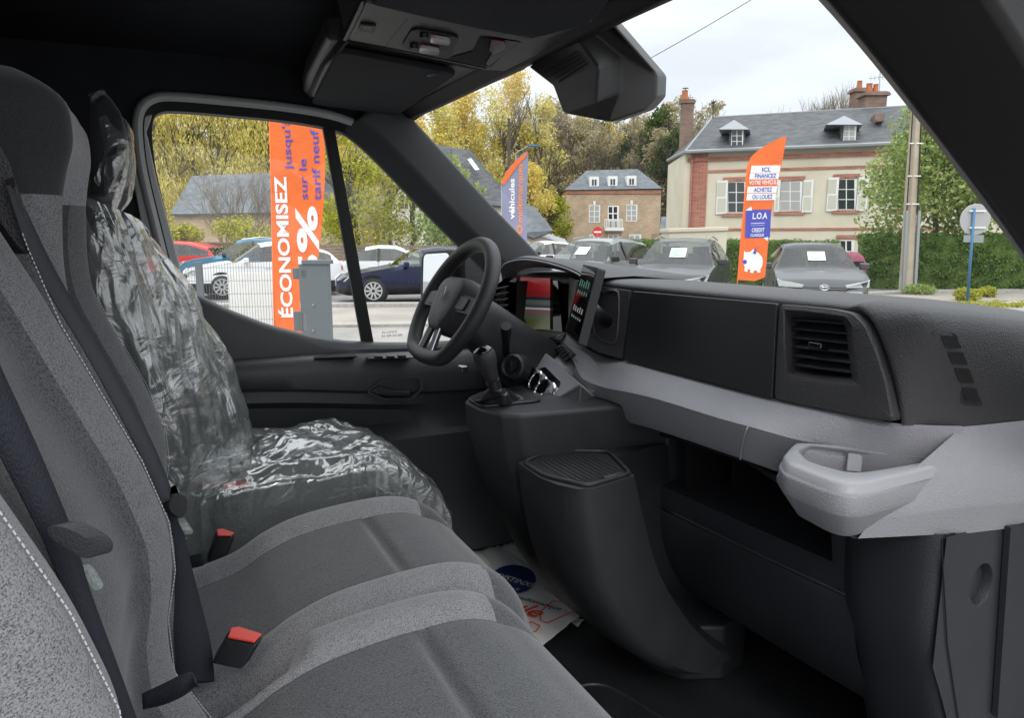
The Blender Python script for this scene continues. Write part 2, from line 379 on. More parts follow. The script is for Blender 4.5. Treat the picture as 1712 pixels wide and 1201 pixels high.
# armrest shelf with front face
mb = MB(); rows = []
for i in range(30):
    x = -.06 + 1.16 * i / 29; t = smooth(x, .02, .2)
    zt = 1.512 - .02 * smooth(x, .3, .9); yf = 2.085 + .035 * (1 - t)
    zl = 1.437 - .062 * smooth(x, .1, .85)
    rows.append([V(x, 2.16, zt + .002), V(x, yf + .02, zt), V(x, yf, zt - .012), V(x, yf - .008, (zt + zl) / 2), V(x, yf + .004, zl), V(x, yf + .03, zl - .012), V(x, 2.16, zl - .02)])
mb.grid(rows); mb.build('armrest', m_door, door, smooth=True, ang=50)
def top_box(px, z0, dz, name, m, par, bev=.002):
    q = [P(x, y, Z=z0) for x, y in px]; mb = MB(); mb.prism(q, (0, 0, dz)); return mb.build(name, m, par, bevel=bev)
top_box([(520, 593), (590, 590), (598, 598), (526, 601)], 1.507, .004, 'grab_slot', m_void, door)
top_box([(608, 592), (690, 590), (694, 600), (616, 602)], 1.500, .004, 'switch_panel', m_black, door)
for q in ((625, 595), (645, 595), (664, 594)):
    top_box([(q[0], q[1]), (q[0] + 14, q[1]), (q[0] + 15, q[1] + 4), (q[0] + 1, q[1] + 4)], 1.504, .006, 'window_switch', m_dark, door, .001)
# lower panel with pocket
mb = MB(); rows = []
for i in range(30):
    x = -.06 + 1.16 * i / 29; zl = 1.425 - .062 * smooth(x, .1, .85); b = smooth(x, .62, .80)
    rows.append([V(x, 2.13, zl), V(x, 2.125, zl - .035), V(x, 2.165 - .03 * b, zl - .06), V(x, 2.175 - .04 * b, 1.27), V(x, 2.13, 1.245), V(x, 2.11, 1.23), V(x, 2.11, 1.15), V(x, 2.14, .80)])
mb.grid(rows); mb.build('door_panel', m_door, door, smooth=True, ang=40)
# recessed interior handle
hp = px_poly([(612, 656), (638, 634), (706, 630), (708, 650), (690, 669), (640, 669)], Y=2.075)
mb = MB(); ho = [p + V(0, 0, 0) for p in roundpoly(hp, .012)]
c_ = sum(ho, Vector()) / len(ho); hi = [c_ + (p - c_) * .88 for p in ho]
mb.grid([[p + V(0, .02, 0) for p in ho], ho, hi, [p + V(0, .03, 0) for p in hi]], cu=True); bz = mb.build('handle_bezel', m_door, door, smooth=True, ang=40)
mb = MB(); mb.add([p + V(0, .026, 0) for p in hi], [tuple(range(len(hi)))]); mb.build('handle_recess', m_void, door)
hl = px_poly([(618, 655), (634, 645), (655, 653), (686, 655), (688, 663), (650, 663), (628, 660)], Y=2.066)
mb = MB(); mb.prism(hl, (0, .014, 0)); mb.build('door_handle', m_dark, door, bevel=.004, seg=3)
# exterior mirror on the door
mm = empty('x', (0, 0, 0)); bpy.data.objects.remove(mm)
mo_ = [P(703, 430, Y=2.64), P(710, 419, Y=2.62), P(752, 416, Y=2.46), P(776, 420, Y=2.40), P(776, 520, Y=2.40), P(705, 520, Y=2.63), P(702, 500, Y=2.64)]
mb = MB(); mb.prism([p + V(.0, 0, 0) for p in roundpoly(mo_, .02)], (.10, .05, 0)); mir = mb.build('side_mirror', m_black, cab, bevel=.01)
mg = [P(x, y, Y=yy_ - .02) - V(.006, 0, 0) for x, y, yy_ in [(711, 430, 2.60), (714, 425, 2.59), (750, 423, 2.46), (754, 428, 2.44), (753, 516, 2.44), (709, 520, 2.60), (709, 500, 2.60)]]
m_mirror = mat('mirror glass', (.85, .88, .9), .02, 1.0)
mb = MB(); mb.add([p + V(.0, 0, 0) for p in roundpoly(mg, .012)], [tuple(range(35))]); mb.build('mirror_glass', m_mirror, mir)
mb = MB(); mb.tube([V(.93, 2.25, 1.62), V(.95, 2.5, 1.62)], .03, 8); mb.build('mirror_arm', m_black, mir, smooth=True)

# ================================================================ DASHBOARD
dash = empty('dashboard', (1.2, 1.33, .9), 'wide charcoal dashboard with grey trim band, open shelf and cup tray', 'dashboard')
# top pad: one skin from the driver's end, turning down over the passenger end
mb = MB(); rows = []
sec = [(1.060, 1.722), (1.056, 1.734), (1.072, 1.743), (1.12, 1.746), (1.26, 1.742), (1.40, 1.731), (1.55, 1.70), (1.64, 1.65)]
for y in [2.2, 2.0, 1.8, 1.7, 1.5, 1.3, 1.1, .95, .88]:
    rows.append([V(x, y, z) for x, z in sec])
def st(c0, c1, c2, y, z):
    c0 = P(*c0[:2], X=c0[2]); c1 = P(*c1[:2], X=c1[2]); c2 = P(*c2[:2], Y=c2[2])
    return [c0 + V(.02, 0, 0), c0, c0.lerp(c1, .5) + V(-.002, 0, .001), c1.lerp(c2, .6), V(1.26, y[0], z), V(1.40, y[0] - .004, z - .008), V(1.55, y[0] - .008, z - .034), V(1.64, y[0] - .01, z - .09)]
def st2(c0, c1, c2, y, z):
    c0 = P(*c0[:2], X=c0[2]); c1 = P(*c1[:2], X=c1[2]); c2 = P(*c2[:2], Y=c2[2])
    return [c0 + V(.02, 0, 0), c0, c0.lerp(c1, .6), c2.lerp(c1, .12), c2.lerp(V(1.26, y, z), .12), V(1.28, y, z), V(1.47, y - .008, z - .02), V(1.64, y - .01, z - .06)]
rows.append([V(1.078, .862, 1.722), V(1.058, .857, 1.726), V(1.078, .850, 1.740), V(1.13, .842, 1.744), V(1.26, .838, 1.740), V(1.40, .836, 1.729), V(1.55, .83, 1.698), V(1.64, .82, 1.645)])
rows.append([V(1.078, .815, 1.712), P(1420, 505, X=1.057), P(1455, 498, X=1.085), P(1490, 495, X=1.13), V(1.27, .755, 1.736), V(1.41, .752, 1.725), V(1.55, .75, 1.695), V(1.64, .74, 1.645)])
rows.append(st2((1446, 528, 1.053), (1488, 518, 1.064), (1534, 508, .735), .700, 1.724))
rows.append(st2((1462, 555, 1.050), (1505, 548, 1.058), (1552, 532, .712), .685, 1.708))
rows.append(st2((1476, 590, 1.048), (1520, 590, 1.058), (1569, 580, .703), .678, 1.685))
rows.append(st2((1490, 640, 1.045), (1538, 645, 1.062), (1583, 640, .696), .675, 1.632))
rows.append(st2((1498, 690, 1.045), (1552, 693, 1.075), (1600, 694, .690), .674, 1.578))
rows.append(st2((1500, 711, 1.045), (1554, 713, 1.085), (1606, 715, .688), .674, 1.555))
mb.grid(rows); mb.build('top_pad', m_dash, dash, sub=1)
def SY(X): return .6985 - .092 * (X - 1.04) - .003
def SF(x, y, o=0):
    p = P(x, y, Y=.68)
    for _ in range(4): p = P(x, y, Y=SY(p.x) + o)
    return p
# demister vent slots in the side face, laid flat onto the pad's skin, their inner shade painted black
pad = bpy.data.objects['top_pad']
def onpad(pts, name, m, par, off):
    mb = MB(); mb.add([p + V(0, -.03, 0) for p in pts], [tuple(range(len(pts)))]); o = mb.build(name, m, par)
    q = o.modifiers.new('wrap', 'SHRINKWRAP'); q.target = pad; q.wrap_method = 'PROJECT'; q.use_project_y = True; q.use_project_x = q.use_project_z = False; q.use_negative_direction = True; q.use_positive_direction = True; q.offset = off; return o
dv = onpad(roundpoly([SF(x, y) for x, y in [(1580, 557), (1613, 559), (1646, 680), (1612, 678)]], .006), 'demister_vent', m_fascia, dash, .0006)
for a, b in ((563, 583), (590, 610), (617, 641), (649, 671)):
    fx = lambda y, x0: x0 + (y - 556) * .268
    onpad(roundpoly([SF(fx(a, 1587), a), SF(fx(a, 1610), a + 1), SF(fx(b, 1610), b + 1), SF(fx(b, 1587), b)], .002), 'vent_slot_shade', m_void, dv, .0014)
# fascia: centre pad, seam, vent surround
def facerow(pts, X0, X1):
    return pts
def fX(z): return 1.032 + (z - 1.553) * .1     # the fascia leans forward toward the top
def FP(x, y, o=0):
    p = P(x, y, X=1.04)
    for _ in range(4): p = P(x, y, X=fX(p.z) + o)
    return p
def panel(pts, name, m, o=0, depth=.03, r=.004, bev=.003, par=None):
    q = roundpoly([FP(x, y, o) for x, y in pts], r); mb = MB(); mb.prism(q, (depth, 0, 0)); return mb.build(name, m, par or dash, bevel=bev, seg=3)
panel([(1057, 487), (1298, 508), (1290, 667), (1043, 602)], 'fascia_panel', m_fascia, o=-.002)
mb = MB(); mb.grid([[V(1.07, 1.50, 1.56), V(1.08, 1.50, 1.72)], [V(1.07, 1.01, 1.56), V(1.08, 1.01, 1.72)]]); mb.build('fascia_back', m_void, dash)
# surround of the passenger's vent: outer shape, opening, funnel
outer = [(1303, 509), (1345, 512), (1392, 517), (1425, 524), (1446, 545), (1466, 590), (1482, 640), (1494, 706), (1420, 695), (1350, 681), (1294, 668), (1297, 600)]
inner = [(1312, 519), (1345, 521), (1385, 526), (1413, 530), (1424, 545), (1428, 590), (1432, 620), (1434, 644), (1390, 641), (1350, 635), (1316, 628), (1313, 575)]
deep = [(1324, 531), (1350, 532), (1385, 535), (1408, 538), (1414, 550), (1418, 590), (1421, 612), (1424, 632), (1390, 630), (1355, 626), (1326, 620), (1325, 575)]
O = [FP(x, y, 0) for x, y in outer]; I = [FP(x, y, -.001) for x, y in inner]; Dp = [FP(x, y, .022) for x, y in deep]
O = roundpoly(O, .009, 4); I = roundpoly(I, .005, 4); Dp = roundpoly(Dp, .004, 4)
mb = MB(); mb.grid([[p + V(.03, 0, 0) for p in O], [p + V(.003, 0, 0) for p in O], [o.lerp(i, .06) for o, i in zip(O, I)], [o.lerp(i, .85) + V(-.002, 0, 0) for o, i in zip(O, I)], I, Dp, [p + V(.05, 0, 0) for p in Dp]], cu=True)
vs = mb.build('vent_surround', m_dash, dash, smooth=True, ang=32)
mb = MB(); mb.add([p + V(.048, 0, 0) for p in Dp], [tuple(range(len(Dp)))]); mb.build('vent_cavity', m_void, vs)
def lerp2(a, b, t): return (a[0] + (b[0] - a[0]) * t, a[1] + (b[1] - a[1]) * t)
for k in range(6):
    t = (k + .35) / 6
    l = lerp2((1322, 531), (1326, 622), t); r_ = lerp2((1414, 538), (1426, 636), t)
    a = FP(*l, .016); b = FP(*r_, .016); mb = MB()
    mb.prism([a, b, b + V(.03, 0, .012), a + V(.03, 0, .012)], (0, 0, .0035)); mb.build('louvre', m_dark, vs, bevel=.001)
a = FP(1368, 579, .006); mb = MB(); mb.box(a, (.022, .030, .011), mat=Matrix.Rotation(.2, 3, 'Y')); mb.build('vent_tab', m_gloss, vs, bevel=.003, seg=3)
# centre vent beside the screen
vo = [(1000, 482), (1030, 483), (1034, 487), (1031, 560), (1027, 577), (1018, 580), (985, 566), (985, 520)]
vO = [FP(x, y, -.003) for x, y in vo]; c_ = sum(vO, Vector()) / 8; vI = [c_ + (p - c_) * .86 + V(.002, 0, 0) for p in vO]
mb = MB(); mb.grid([[p + V(.02, 0, 0) for p in vO], vO, vI, [p + V(.05, 0, 0) for p in vI]], cu=True); v2 = mb.build('centre_vent', m_dash, dash, sub=1)
mb = MB(); mb.add([p + V(.03, 0, 0) for p in vI], [tuple(range(8))]); mb.build('vent_cavity', m_void, v2)
for k in range(7):
    y_ = 492 + k * 12.5; a = FP(990, y_, .008); b = FP(1026, y_ + 3, .008)
    mb = MB(); mb.prism([a, b, b + V(.02, 0, .006), a + V(.02, 0, .006)], (0, 0, .0025)); mb.build('louvre', m_dark, v2)
# fascia left of the centre pad and right round the centre vent
panel([(975, 480), (1000, 479), (1053, 486), (1039, 601), (1000, 590), (975, 575)], 'fascia_trim', m_dash, o=.004, depth=.02)
# grey trim band
A = [(930, 562), (958, 590), (1000, 608), (1045, 606), (1100, 620), (1200, 647), (1290, 670), (1380, 690), (1450, 702), (1504, 710), (1560, 713), (1608, 714)]
B_ = [(962, 610), (975, 634), (1010, 648), (1045, 655), (1100, 668), (1200, 699), (1262, 716), (1330, 735), (1400, 748), (1470, 762), (1540, 772), (1600, 776)]
Cc = [(955, 650), (968, 672), (1005, 692), (1045, 704), (1095, 718), (1190, 750), (1245, 769), (1300, 788), (1380, 812), (1450, 822), (1540, 818), (1600, 812)]
XA = [1.0, 1.02] + [1.035] * 6 + [1.045, 1.055, 1.085, 1.13]
XB = [.93, .945] + [.955] * 5 + [.985, 1.02, 1.05, 1.09, 1.13]
XC = [.95, .965] + [.98] * 5 + [1.01, 1.04, 1.06, 1.10, 1.14]
rowA = [P(*p, X=x) for p, x in zip(A, XA)]; rowB = [P(*p, X=x) for p, x in zip(B_, XB)]; rowC = [P(*p, X=x) for p, x in zip(Cc, XC)]
def densify(row): return spl(row, 4)
rA, rB, rC = densify(rowA), densify(rowB), densify(rowC)
mb = MB(); mb.grid([[p + (V(.04, 0, .012) if p.y > .76 else V(.004, .004, .0)) for p in rA], [p + V(.002, 0, .001) for p in rA], [a.lerp(b, .12) + V(-.003, 0, .001) for a, b in zip(rA, rB)], [a.lerp(b, .86) + V(0, 0, .003) for a, b in zip(rA, rB)], rB, [b.lerp(c, .12) for b, c in zip(rB, rC)], [b.lerp(c, .9) for b, c in zip(rB, rC)], [p + V(.008, 0, -.004) for p in rC], [p + V(.08, 0, .0) for p in rC]])
mb.build('trim_band', m_grey, dash, smooth=True, ang=38)
# seam across the band
sm = [P(1283, 681, X=1.025), P(1262, 699, X=.985), P(1249, 720, X=.950), P(1242, 745, X=.962), P(1238, 770, X=.975)]
mb = MB(); mb.tube(spl([p + V(-.0012, 0, .0012) for p in sm], 4), .0011, 5); mb.build('seam_line', m_white if False else m_grey2, dash)
# side continuation of the band toward the windscreen
sA = [P(1604, 715, Y=.688), P(1627, 713, Y=.684), P(1712, 703, Y=.676), V(1.45, .666, 1.535), V(1.66, .66, 1.52)]
sC = [V(.98, .69, 1.47), P(1625, 795, Y=.655), P(1712, 788, Y=.648), V(1.45, .645, 1.46), V(1.66, .645, 1.46)]
sD = [V(.945, .69, 1.43), P(1620, 845, Y=.644), P(1712, 839, Y=.640), V(1.45, .640, 1.42), V(1.66, .64, 1.42)]
sE = [V(.93, .70, 1.398), P(1620, 892, Y=.651), P(1712, 881, Y=.650), V(1.45, .647, 1.38), V(1.66, .645, 1.38)]
mb = MB(); mb.grid([[p + V(0, .03, .003) for p in sA], sA, [a.lerp(c, .12) + V(0, -.002, 0) for a, c in zip(sA, sC)], [a.lerp(c, .8) for a, c in zip(sA, sC)], sC, sD, [d.lerp(e, .1) for d, e in zip(sD, sE)], sE, [p + V(0, .01, -.003) for p in sE], [p + V(0, .1, 0) for p in sE]])
mb.build('side_band', m_grey, dash, smooth=True, ang=35)
# cup tray
def LP(l): return [P(x, y, Z=z) for x, y, z in l]
RR = [.012, .012, .03, .006, .03, .03, .012]
def RL(l, k=1.0): return roundpoly(l, [r * k for r in RR], 5)
l_in0 = LP([(1350, 780, 1.44), (1362, 771, 1.44), (1450, 781, 1.44), (1536, 787, 1.44), (1440, 806, 1.44), (1410, 805, 1.44), (1372, 797, 1.44)])
l_in1 = LP([(1334, 755, 1.5), (1352, 746, 1.5), (1460, 758, 1.5), (1570, 770, 1.5), (1440, 791, 1.5), (1404, 788, 1.5), (1350, 771, 1.5)])
l_rim = LP([(1310, 762, 1.5), (1329, 741, 1.5), (1470, 750, 1.5), (1614, 767, 1.5), (1440, 810, 1.5), (1396, 806, 1.5), (1318, 775, 1.5)])
def outw(l, d, dz):
    o = []; c = V(1.05, .82, 0)
    for p in l:
        v = V(p.x - c.x, p.y - c.y, 0); o.append(V(p.x, p.y, p.z + dz) + v.normalized() * d)
    return o
i0, i1, rm = RL(l_in0), RL(l_in1), RL(l_rim, 1.2)
mb = MB(); mb.loops([i0, [a.lerp(b, .88) for a, b in zip(i0, i1)], [a.lerp(b, .97) for a, b in zip(i0, i1)], [a.lerp(b, .1) + V(0, 0, .001) for a, b in zip(i1, rm)], [a.lerp(b, .85) + V(0, 0, .001) for a, b in zip(i1, rm)], outw(rm, .002, -.004), outw(rm, .006, -.016)], cap1=False)
tray = mb.build('cup_tray', m_grey2, dash, smooth=True, ang=50)
rb = RL([p if i != 3 else P(1578, 771, Z=1.5) for i, p in enumerate(l_rim)], 1.2)
mb = MB(); mb.loops([outw(rb, .004, -.014), outw(rb, .010, -.017), outw(rb, .011, -.020), outw(rb, .010, -.046), outw(rb, .006, -.051), outw(rb, -.034, -.094), outw(rb, -.042, -.098), outw(rb, -.09, -.099)], cap0=False)
mb.build('tray_body', m_grey, dash, smooth=True, ang=50)
cf = [(1.06, .97), (.965, .90), (.935, .80), (.94, .73), (1.02, .71), (1.3, .70), (1.3, .95)]
mb = MB(); mb.loops([[V(x + .03, y + .01, 1.40) for x, y in cf], [V(x, y, 1.42) for x, y in cf], [V(x, y, 1.434) for x, y in cf]]); mb.build('corner_fill', m_grey, dash, bevel=.004)
a = P(1428, 788, Z=1.46); mb = MB(); mb.prism([P(1414, 789, Z=1.462), P(1440, 791, Z=1.462), P(1440, 791, Z=1.462) + V(.03, .02, 0), P(1414, 789, Z=1.462) + V(.03, .02, 0)], (0.006, .004, .032))
mb.build('tray_divider', m_grey2, tray, bevel=.003)

# dash body behind the band, shelf cavity and lower panels
SX = 1.075
def SP(x, y, o=0): return P(x, y, X=SX + o)
sh_o = [(1062, 712), (1150, 735), (1240, 765), (1420, 860), (1434, 1004), (1270, 930), (1108, 852), (1066, 832)]
sh_i = [(1068, 722), (1150, 742), (1250, 775), (1388, 868), (1392, 940), (1250, 878), (1110, 815), (1086, 800)]
sO = [SP(x, y) for x, y in sh_o]; sI = [SP(x, y, -.002) for x, y in sh_i]
sI2 = [p + V(.26, 0, .02 if i > 3 else 0) for i, p in enumerate(sI)]
mb = MB(); mb.grid([[p + V(.02, 0, 0) for p in sO], sO, [o.lerp(i, .5) + V(-.004, 0, 0) for o, i in zip(sO, sI)], sI, [p + V(.006, 0, 0) for p in sI], sI2], cu=True); mb.add(sI2, [tuple(range(8))])
shelf = mb.build('storage_shelf', m_lower, dash, smooth=True, ang=40)
mb = MB(); a = SP(1148, 745, .02); mb.b2((a.x, a.y - .004, 1.20), (a.x + .22, a.y + .004, 1.38)); mb.build('shelf_rib', m_black, shelf)
mb = MB(); a = SP(1225, 800, .10); mb.b2((a.x, a.y - .003, 1.20), (a.x + .12, a.y + .003, 1.38)); mb.build('shelf_rib', m_black, shelf)
mb = MB(); mb.lathe([(.012, 0), (.016, .004), (.016, .05), (.010, .06)], SP(1098, 770, .03), (0, -.3, .95), 12); mb.build('power_socket', m_dark, shelf, smooth=True, ang=40)
# glovebox lid under the shelf, curving forward to the floor
lid = [(1112, 856), (1270, 934), (1432, 1008)]
mb = MB(); rows = []
for (x, y) in [(1070, 836), (1108, 855), (1190, 895), (1270, 933), (1350, 971), (1432, 1007)]:
    p = SP(x, y, -.004); rows.append([p + V(.02, 0, .006), p + V(0.002, 0, .002), p + V(-.002, 0, -.006), p + V(-.002, 0, -.06), p + V(.03, 0, -.16), p + V(.10, 0, -.25), p + V(.2, 0, -.31), p + V(.45, 0, -.36)])
mb.grid(rows); mb.build('glovebox_lid', m_lower, dash, sub=1)
mb = MB(); q = [P(x, y, X=SX - .002) for x, y in [(1108, 850), (1270, 928), (1434, 1004)]]
mb.tube(spl(q, 4), .003, 6); mb.build('lid_edge', m_dash, dash, smooth=True)
# lower passenger end: curved corner panel and side face with round hole
rows = []
pl_ = [(1.10, .86), (1.055, .82), (1.045, .775), (1.048, .73), (1.052, .69), (1.060, .664), (1.074, .656), (1.10, .656)]
for z, dx in ((1.394, -.0), (1.39, 0), (1.30, 0), (1.2, .005), (1.1, .04), (1.0, .08), (.9, .12), (.75, .14)):
    rows.append([V(x + dx, y, z) for x, y in pl_])
mb = MB(); mb.grid(rows); mb.build('corner_panel', m_lower, dash, sub=1)
hc = P(1641, 978, Y=.652); n_ = 32; ys = .652
left = [(1.172, 1.42), (1.172, 1.30), (1.182, 1.2)]
circ = [V(hc.x + .030 * math.cos(k / n_ * 6.2832), ys, hc.z + .037 * math.sin(k / n_ * 6.2832)) for k in range(n_)]
def boxpt(k):
    a = k / n_ * 6.2832; c, s = math.cos(a), math.sin(a); x0, x1, z0, z1 = 1.070, 1.245, hc.z - .09, 1.392
    t = min((x1 - hc.x) / c if c > 1e-6 else 9, (x0 - hc.x) / c if c < -1e-6 else 9, (z1 - hc.z) / s if s > 1e-6 else 9, (z0 - hc.z) / s if s < -1e-6 else 9)
    return V(hc.x + c * t, ys, hc.z + s * t)
bx = [boxpt(k) for k in range(n_)]
for cx_, cz_ in ((1.070, 1.392), (1.245, 1.392), (1.070, hc.z - .09), (1.245, hc.z - .09)):
    k_ = min(range(n_), key=lambda k: (bx[k] - V(cx_, ys, cz_)).length); bx[k_] = V(cx_, ys, cz_)
ins = [V(hc.x + (p.x - hc.x) * .96, ys + .002, hc.z + (p.z - hc.z) * .96) for p in circ]
bot = [V(hc.x + (p.x - hc.x) * .90, ys + .016, hc.z + (p.z - hc.z) * .90) for p in circ]
mb = MB(); mb.grid([bx, circ, ins, bot], cu=True); mb.add(bot, [tuple(range(n_))])
mb.add([(1.245, ys, 1.392), (1.66, ys, 1.392), (1.66, ys, .75), (1.245, ys, .75)], [(0, 1, 2, 3)])
mb.add([(1.070, ys, hc.z - .09), (1.245, ys, hc.z - .09), (1.245, ys, .75), (1.21, ys, .75), (1.19, ys, .9), (1.15, ys, 1.0), (1.105, ys, 1.1), (1.07, ys, 1.17)], [tuple(range(8))])
mb.build('lower_side_panel', m_lower, dash, smooth=True, ang=30)
mb = MB(); mb.tube([P(1574, 903, Y=.650), P(1577, 960, Y=.650), P(1584, 1080, Y=.650), P(1602, 1201, Y=.650), P(1640, 1400, Y=.65)], .0012, 5); mb.build('panel_gap', m_void, dash)
mb = MB(); mb.grid([[P(1690, 883, Y=.640), P(1712, 880, Y=.640), V(1.6, .63, 1.38)], [P(1668, 1201, Y=.640), P(1712, 1201, Y=.640), V(1.6, .63, .75)]]); mb.build('footwell_trim', m_lower, dash, solid=.01)
# underside closing the band, body of the dash
mb = MB(); mb.b2((1.34, .68, .9), (1.6, 2.15, 1.70)); mb.build('dash_core', m_void, dash)
mb = MB(); mb.b2((1.0, 1.40, 1.36), (1.36, 2.15, 1.40)); mb.build('dash_underside', m_black, dash)
# ---- instrument cluster hood (left of the screen)
hoodt = [(835, 438), (850, 432), (880, 431), (910, 434), (950, 441), (985, 450), (1000, 458)]
Y_ = 1.78
tp = [P(836, 452, Y=2.08), P(845, 438, Y=2.04), P(872, 431, Y=1.98), P(905, 434, Y=1.88), P(940, 443, Y=1.74), P(968, 455, Y=1.66), P(985, 470, Y=1.60)]
tp = spl(tp, 3)
mb = MB(); back = [V(1.42, p.y, 1.742) for p in tp]
mb.grid([[p + V(.05, 0, -.030) for p in tp], [p + V(.004, 0, -.012) for p in tp], tp, [p + V(.02, 0, .006) for p in tp], [p.lerp(b, .5) + V(0, 0, .012) for p, b in zip(tp, back)], back])
hood = mb.build('cluster_hood', m_dash, dash, smooth=True, ang=60)
mb = MB(); mb.tube([p + V(-.002, 0, -.006) for p in tp], .0028, 6); mb.build('hood_piping', m_grey, hood, smooth=True)
# hood inner cheeks
mb = MB(); mb.grid([[P(862, 470, Y=2.03), P(843, 500, Y=2.03), P(845, 535, Y=2.03), P(872, 548, Y=2.0)], [P(880, 470, Y=2.03) + V(.07, 0, 0), P(890, 500, Y=2.03) + V(.07, 0, 0), P(884, 530, Y=2.03) + V(.07, 0, 0), P(880, 545, Y=2.0) + V(.07, 0, 0)]])
mb.build('hood_cheek', m_void, dash, smooth=True)
q = [P(928, 462, Y=1.74), P(962, 472, Y=1.66), P(942, 545, Y=1.66), P(925, 500, Y=1.72)]
mb = MB(); mb.grid([[P(926, 464, Y=1.78) + V(.05, 0, 0), P(925, 500, Y=1.78) + V(.05, 0, 0), P(930, 530, Y=1.77) + V(.05, 0, 0), P(940, 548, Y=1.76) + V(.05, 0, 0)], [P(966, 470, Y=1.62), P(958, 505, Y=1.63), P(950, 535, Y=1.64), P(944, 552, Y=1.65)]])
mb.build('hood_cheek', m_dash, dash, solid=.006)
# glossy instrument display
scr = [P(882, 464, X=1.075), P(930, 474, X=1.075), P(925, 545, X=1.04), P(936, 556, X=1.035), P(870, 552, X=1.03), P(868, 540, X=1.03), P(892, 505, X=1.06)]
s0 = P(886, 466, X=1.06); n_ = V(-.88, -.05, .47)
mb = MB(); mb.add([P(872, 462, X=1.06), P(936, 470, X=1.06), P(944, 556, X=1.045), P(866, 548, X=1.045)], [(0, 1, 2, 3)])
disp = mb.build('instrument_display', m_gloss, dash, solid=.008)
def dq(x0, x1, y0, y1, m, nm='painted_reflection'):
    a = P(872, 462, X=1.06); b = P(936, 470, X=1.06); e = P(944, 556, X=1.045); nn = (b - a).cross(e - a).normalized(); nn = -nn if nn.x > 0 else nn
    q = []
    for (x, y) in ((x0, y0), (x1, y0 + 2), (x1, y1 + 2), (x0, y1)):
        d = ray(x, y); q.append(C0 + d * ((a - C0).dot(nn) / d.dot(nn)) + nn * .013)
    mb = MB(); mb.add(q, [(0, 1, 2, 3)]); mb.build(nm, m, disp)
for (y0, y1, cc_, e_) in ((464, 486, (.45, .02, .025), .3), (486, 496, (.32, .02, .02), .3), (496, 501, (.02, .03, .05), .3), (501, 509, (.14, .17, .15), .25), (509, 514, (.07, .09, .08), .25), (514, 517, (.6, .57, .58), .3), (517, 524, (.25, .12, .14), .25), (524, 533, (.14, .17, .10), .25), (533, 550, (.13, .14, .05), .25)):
    dq(876, 926, y0, y1, mat('display reflection paint', cc_, .3, em=e_ * .55))  # reflection on the display, painted as faintly glowing colour bands
mb = MB(); mb.add([P(868, 548, X=1.04), P(946, 556, X=1.03), P(938, 568, X=.985), P(858, 556, X=.985)], [(0, 1, 2, 3)]); mb.build('display_sill', m_dash, dash, solid=.01)
mb = MB(); mb.b2((1.09, 1.62, 1.5), (1.13, 2.1, 1.73)); mb.build('cluster_back', m_void, dash)
# vent beyond the wheel
fp = roundpoly(px_poly([(808, 492), (850, 462), (848, 530), (815, 518)], Y=2.03), .015)
c_ = sum(fp, Vector()) / len(fp)
mb = MB(); mb.grid([[p + V(.03, 0, 0) for p in fp], fp, [c_ + (p - c_) * .85 for p in fp], [c_ + (p - c_) * .8 + V(.03, 0, 0) for p in fp]], cu=True); v3 = mb.build('driver_vent', m_grey, dash, smooth=True, ang=40)
mb = MB(); mb.add([c_ + (p - c_) * .84 + V(.012, 0, 0) for p in fp], [tuple(range(len(fp)))]); mb.build('vent_cavity', m_void, v3)
for k in range(5):
    a = P(822, 486 + k * 9, Y=2.025); b = P(846, 481 + k * 10.5, Y=2.0)
    mb = MB(); mb.prism([a, b, b + V(.01, 0, .005), a + V(.01, 0, .005)], (0, 0, .002)); mb.build('louvre', m_dark, v3)
# left end of the dash (driver side body)
mb = MB(); rows = []
for y in (2.17, 2.05, 1.95, 1.86, 1.80, 1.76):
    rows.append([V(1.02, y, 1.575), V(.97, y, 1.578), V(.93, y, 1.565), V(.90, y, 1.52), V(.93, y, 1.42), V(1.02, y, 1.30), V(1.2, y, 1.15), V(1.4, y, 1.0)])
mb.grid(rows); mb.build('knee_panel', m_dark, dash, sub=1)
# bridge of trim between cluster and band (light grey-green shoulder)
br = [
 [P(850, 548, X=1.02), P(880, 557, X=1.02), P(915, 560, X=1.02), P(945, 572, X=1.025), P(975, 588, X=1.03), P(1002, 606, X=1.03)],
 [P(860, 568, X=.98), P(884, 574, X=.98), P(908, 582, X=.975), P(935, 598, X=.97), P(962, 620, X=.96), P(1002, 648, X=.956)],
 [P(868, 592, X=.955), P(884, 592, X=.95), P(900, 596, X=.94), P(925, 612, X=.937), P(950, 640, X=.935), P(985, 668, X=.95)],
]
mb = MB(); mb.grid(br); mb.build('dash_shoulder', m_grey, dash, sub=1)
q = [P(930, 583, X=.975), P(945, 577, X=.99), P(963, 594, X=.99), P(947, 607, X=.965)]
mb = MB(); mb.prism([p + V(-.007, 0, .004) for p in q], (.01, 0, -.004)); bt = mb.build('button_cluster', m_black, dash, bevel=.002)
for k in range(4):
    a = q[0].lerp(q[3], .15 + k * .2) + V(-.008, 0, .005); b = q[1].lerp(q[2], .15 + k * .2) + V(-.008, 0, .005)
    mb = MB(); mb.tube([a.lerp(b, .15), a.lerp(b, .85)], .0032, 6); mb.build('push_button', m_dash, bt, smooth=True)
